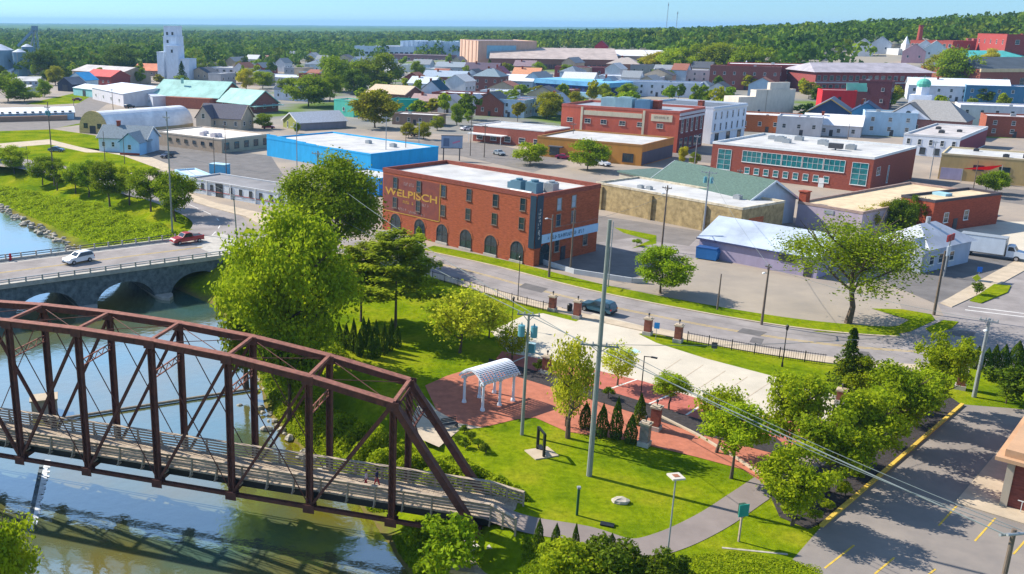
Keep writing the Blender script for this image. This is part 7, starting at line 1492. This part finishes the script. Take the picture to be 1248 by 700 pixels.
# pergola
cs = [at(559, 497), at(588, 501), at(625, 489)]; u = (cs[2] - cs[1]); cs4 = cs[0] + u
t = thing('pergola', 'white pergola with arched lattice roof on the brick plaza', 'pergola', cs[1], math.atan2(u.y, u.x)); ux = u.normalized(); uy = Vector((-ux.y, ux.x, 0)); Lx = u.length; Ly = max(2.6, (cs[0] - cs[1]).dot(uy)); PW = mat('pergola_white', (.78, .80, .84), .5, .05)
b = MB(); b.tube((0, 0, 0), (0, 0, .28), .26, .2, 10); b.tube((0, 0, .28), (0, 0, 2.5), .15, .13, 10); b.tube((0, 0, 2.5), (0, 0, 2.7), .16, .24, 10); pm = b.mesh('post', PW)
for x, y_ in ((0, 0), (Lx, 0), (0, Ly), (Lx, Ly), (Lx * .55, 0), (Lx * .5, Ly)): link('post', pm, t, (x, y_, 0))
for y_ in (0, Ly): b = MB(); b.box((Lx / 2, y_, 2.78), (Lx + .9, .14, .26)); b.build('beam', PW, t)
def archz(f): return 2.85 + 1.0 * math.sin(math.pi * f)
for k in range(13):
    x = -.4 + (Lx + .8) * k / 12; b = MB()
    for j in range(10):
        f0, f1 = j / 10, (j + 1) / 10; b.bar((x, -.4 + (Ly + .8) * f0, archz(f0)), (x, -.4 + (Ly + .8) * f1, archz(f1)), .07, .16)
    b.build('arched_rafter', PW, t)
for j in range(1, 20):
    f = j / 20; b = MB(); b.box((Lx / 2, -.4 + (Ly + .8) * f, archz(f) + .1), (Lx + .9, .15, .05)); b.build('lath', PW, t)
# portal sculpture on a pad
p = at(660, 553); q = at(671, 547); t = thing('bench_swing', 'black metal swing frame on a pale concrete pad on the lawn', 'swing frame', p, -.15)
b = MB(); b.box((0, 0, .04), (2.3, 1.9, .12), 0, .5); b.build('pad', PAVE, t)
v0, v1 = Vector((.15, -.75, 0)), Vector((-.35, .75, 0))
for v in (v0, v1): b = MB(); b.box((v.x, v.y, 1.1), (.2, .2, 2.2), 0, .3); b.build('post', BLACK, t)
b = MB(); b.bar(v0 + Vector((0, 0, 2.15)), v1 + Vector((0, 0, 2.15)), .14, .2); b.build('top_bar', BLACK, t)
b = MB(); b.bar(v0.lerp(v1, .2) + Vector((0, 0, .6)), v0.lerp(v1, .8) + Vector((0, 0, .6)), .45, .07); b.build('seat', BLACK, t)
b = MB()
for f in (.22, .78): b.tube(v0.lerp(v1, f) + Vector((0, 0, .6)), v0.lerp(v1, f) + Vector((0, 0, 2.1)), .02, n=5)
b.build('hanger', BLACK, t)
b = MB(); b.blob((0, 0, .08), (.75, .5, .3), 0, .18, random.Random(4), 10, 6); o = b.build('lawn_boulder', ROCK); o.location = at(757, 612); tag(o, 'single pale boulder on the park lawn', 'boulder')
p = at(703, 628); t = thing('trail_marker', 'slim dark green marker post on the lawn beside the path', 'marker post', p); b = MB(); b.box((0, 0, 1.1), (.16, .16, 2.3)); b.build('post', W((.02, .08, .03)), t); b = MB(); b.box((0, 0, 2.33), (.26, .26, .16)); b.build('cap', STEEL, t); 
b = MB(); b.box((0, 0, .05), (1.0, .55, .1)); o = b.build('post_shadow_plate', BLACK); o.location = at(740, 640, .03); o.rotation_euler[2] = -.4; tag(o, 'dark flat plate painted as the marker post shadow beside the path bend', 'plate')  # black plate stands in for the end of the marker post's cast shadow
g = at(900, 660); h = solve_z(g, 615); t = thing('park_sign', 'teal green sign board on a wooden post beside the path', 'sign', g, .25); b = MB(); b.box((0, 0, h / 2), (.12, .12, h)); b.build('post', PLANK, t); b = MB(); b.box((.05, -.09, h - .45), (.8, .06, .95)); b.build('board', W((.02, .26, .20)), t)
b = MB(); b.box((.05, .09, h - .45), (.5, .3, .9)); b.build('back_box', W((.03, .08, .05)), t)
def road_sign(px, py, yt, label, rgb, kind='rect', m=None):
    g = at(px, py); h = solve_z(g, yt); t = thing('road_sign', label, 'sign', g, -.35); b = MB(); b.tube((0, 0, 0), (0, 0, h), .035, n=6); b.build('post', STEEL, t)
    b = MB(); b.box((0, -.06, h - .3), (.62, .03, .75)) if kind == 'rect' else b.add([(0, -.06, h - .9), (.55, -.06, h - .35), (0, -.06, h + .2), (-.55, -.06, h - .35), (0, -.03, h - .9), (.55, -.03, h - .35), (0, -.03, h + .2), (-.55, -.03, h - .35)], [(0, 1, 2, 3), (7, 6, 5, 4), (0, 4, 5, 1), (1, 5, 6, 2), (2, 6, 7, 3), (3, 7, 4, 0)]); b.build('panel', W(rgb), t); return t
road_sign(799, 414, 394, 'small blue sign on the grass between the entrance pillars', (.03, .25, .6)); road_sign(1190, 350, 326, 'blue parking sign at the traffic island', (.03, .16, .6)); road_sign(1187, 356, 336, 'yellow green diamond warning sign at the traffic island', (.62, .66, .02), 'diamond'); road_sign(870, 428, 418, 'small dark sign on the grass strip by the fence', (.08, .08, .1)); road_sign(295, 300, 288, 'small yellow sign where the bridge meets the street', (.6, .42, .05))
t = thing('litter_bin', 'black litter bin between the entrance pillars', 'bin', at(694, 380)); b = MB(); b.tube((0, 0, 0), (0, 0, .95), .32, .36, 12); b.build('body', BLACK, t); b = MB(); b.tube((0, 0, .95), (0, 0, 1.12), .38, .2, 12); b.build('lid', BLACK, t)
t = thing('skip_bin', 'blue metal skip at the corner of the lavender shed', 'skip', at(862, 316), -.65); b = MB(); b.extr([(-1.6, .15), (1.6, .15), (1.8, 1.4), (1.5, 1.9), (-1.7, 1.9)], -.9, .9); b.build('body', W((.03, .16, .42)), t); b = MB(); b.box((-.1, 0, 1.95), (3.2, 1.86, .08)); b.build('lid', W((.02, .08, .25)), t)
t = thing('utility_cabinet', 'small teal cabinet behind the transformer pole', 'cabinet', at(648, 430), -.5); b = MB(); b.box((0, 0, .55), (.7, .5, 1.1)); b.build('body', W((.12, .36, .42)), t); b = MB(); b.box((0, 0, 1.12), (.8, .6, .07)); b.build('lid', W((.3, .45, .5)), t)
# accessible bay mark painted on the lot
b = MB(); p = at(771, 428, .036); b.box((p.x, p.y, p.z), (1.5, 1.3, .01), 0, .3); struct(b.build('parking_mark', mat('blue_paint', (.42, .62, .68), .8, .2, 2)))
# billboard
g = at(550, 196); t = thing('billboard', 'grey blue billboard on posts beyond the white hall roof', 'billboard', g, -.12); hh = solve_z(g, 166)
for x in (-2.2, 2.2): b = MB(); b.tube((x, .2, 0), (x, .2, hh - .5), .16, n=8); b.build('post', FRAMED, t)
b = MB(); b.box((0, 0, hh - 1.6), (5.8, .3, 3.4)); b.build('panel', W((.30, .36, .46)), t); b = MB()
for z in (hh + .12, hh - 3.3): b.box((0, -.02, z), (6.0, .4, .14))
b.build('frame', FRAMED, t); b = MB(); b.box((-1.5, -.17, hh - 1.7), (1.6, .04, 2.2)); b.build('picture', W((.12, .16, .24)), t); b = MB(); b.bar((.2, -.18, hh - 1.9), (2.2, -.18, hh - 1.3), .04, .4); b.build('pink_stroke', W((.6, .2, .3)), t)
# shop sign on a post
g = at(1150, 338); h = solve_z(g, 285); t = thing('shop_sign', 'dark red sign board on a post before the white shop', 'sign', g, .7); b = MB(); b.tube((0, 0, 0), (0, 0, h), .12, n=8); b.build('post', STEEL, t); b = MB(); b.box((0, 0, h - .6), (2.6, .22, 1.0)); b.build('board', W((.26, .03, .03)), t); b = MB(); b.box((0, 0, h - 2.6), (1.3, .2, 1.5)); b.build('lower_board', W((.5, .55, .6)), t)
# red post box figure at the left of the bridge rail
g = at(13, 318); t = thing('hydrant', 'small red hydrant on the bridge walk at the left', 'hydrant', (g.x, g.y, .09)); b = MB(); b.tube((0, 0, 0), (0, 0, .9), .2, .18, 10); b.build('body', W((.45, .02, .03)), t); b = MB(); b.blob((0, 0, .95), (.2, .2, .16), 0, 0, rnd, 10, 5); b.build('cap', W((.4, .02, .03)), t); b = MB(); b.tube((-.32, 0, .6), (.32, 0, .6), .08, n=8); b.build('outlet', W((.4, .02, .03)), t)
# plank bench beside the plaza walk
t = thing('park_bench', 'dark bench at the corner of the plaza walk', 'bench', at(548, 522), .4)
b = MB()
for k in range(4): b.box((0, -.18 + k * .12, .45), (1.6, .1, .04))
b.build('seat', FRAMED, t); b = MB()
for k in range(3): b.box((0, .26 + k * .03, .6 + k * .14), (1.6, .03, .1))
b.build('backrest', FRAMED, t)
for x in (-.7, .7): b = MB(); b.box((x, 0, .22), (.07, .5, .44)); b.build('leg', FRAMED, t)
# low white wall of the lot beside the brick hall
b = MB(); L = [at(px, py) for px, py in ((655, 320), (700, 334), (770, 345), (790, 346))]; o0 = L[0]
for p, q in zip(L, L[1:]): b.bar(p - o0 + Vector((0, 0, .35)), q - o0 + Vector((0, 0, .35)), .25, .8)
o = b.build('low_wall', W((.48, .5, .52))); o.location = o0; tag(o, 'low pale wall along the lot right of the brick hall', 'wall')
# ------------------------------------------------------------------ the air
b = MB(); b.box((1000, 6000, 36), (29000, 19000, 92))
me = bpy.data.meshes.new('haze'); me.from_pydata(b.v, [], b.f); me.update()
hm = bpy.data.materials.new('haze_air'); hm.use_nodes = True; t = hm.node_tree; t.nodes.remove(t.nodes['Principled BSDF'])
pv = t.nodes.new('ShaderNodeVolumePrincipled'); pv.inputs['Color'].default_value = (.33, .62, .97, 1); pv.inputs['Density'].default_value = .00009; pv.inputs['Anisotropy'].default_value = .1
t.links.new(pv.outputs[0], t.nodes['Material Output'].inputs['Volume']); me.materials.append(hm)
o = link('haze', me); o['kind'] = 'stuff'
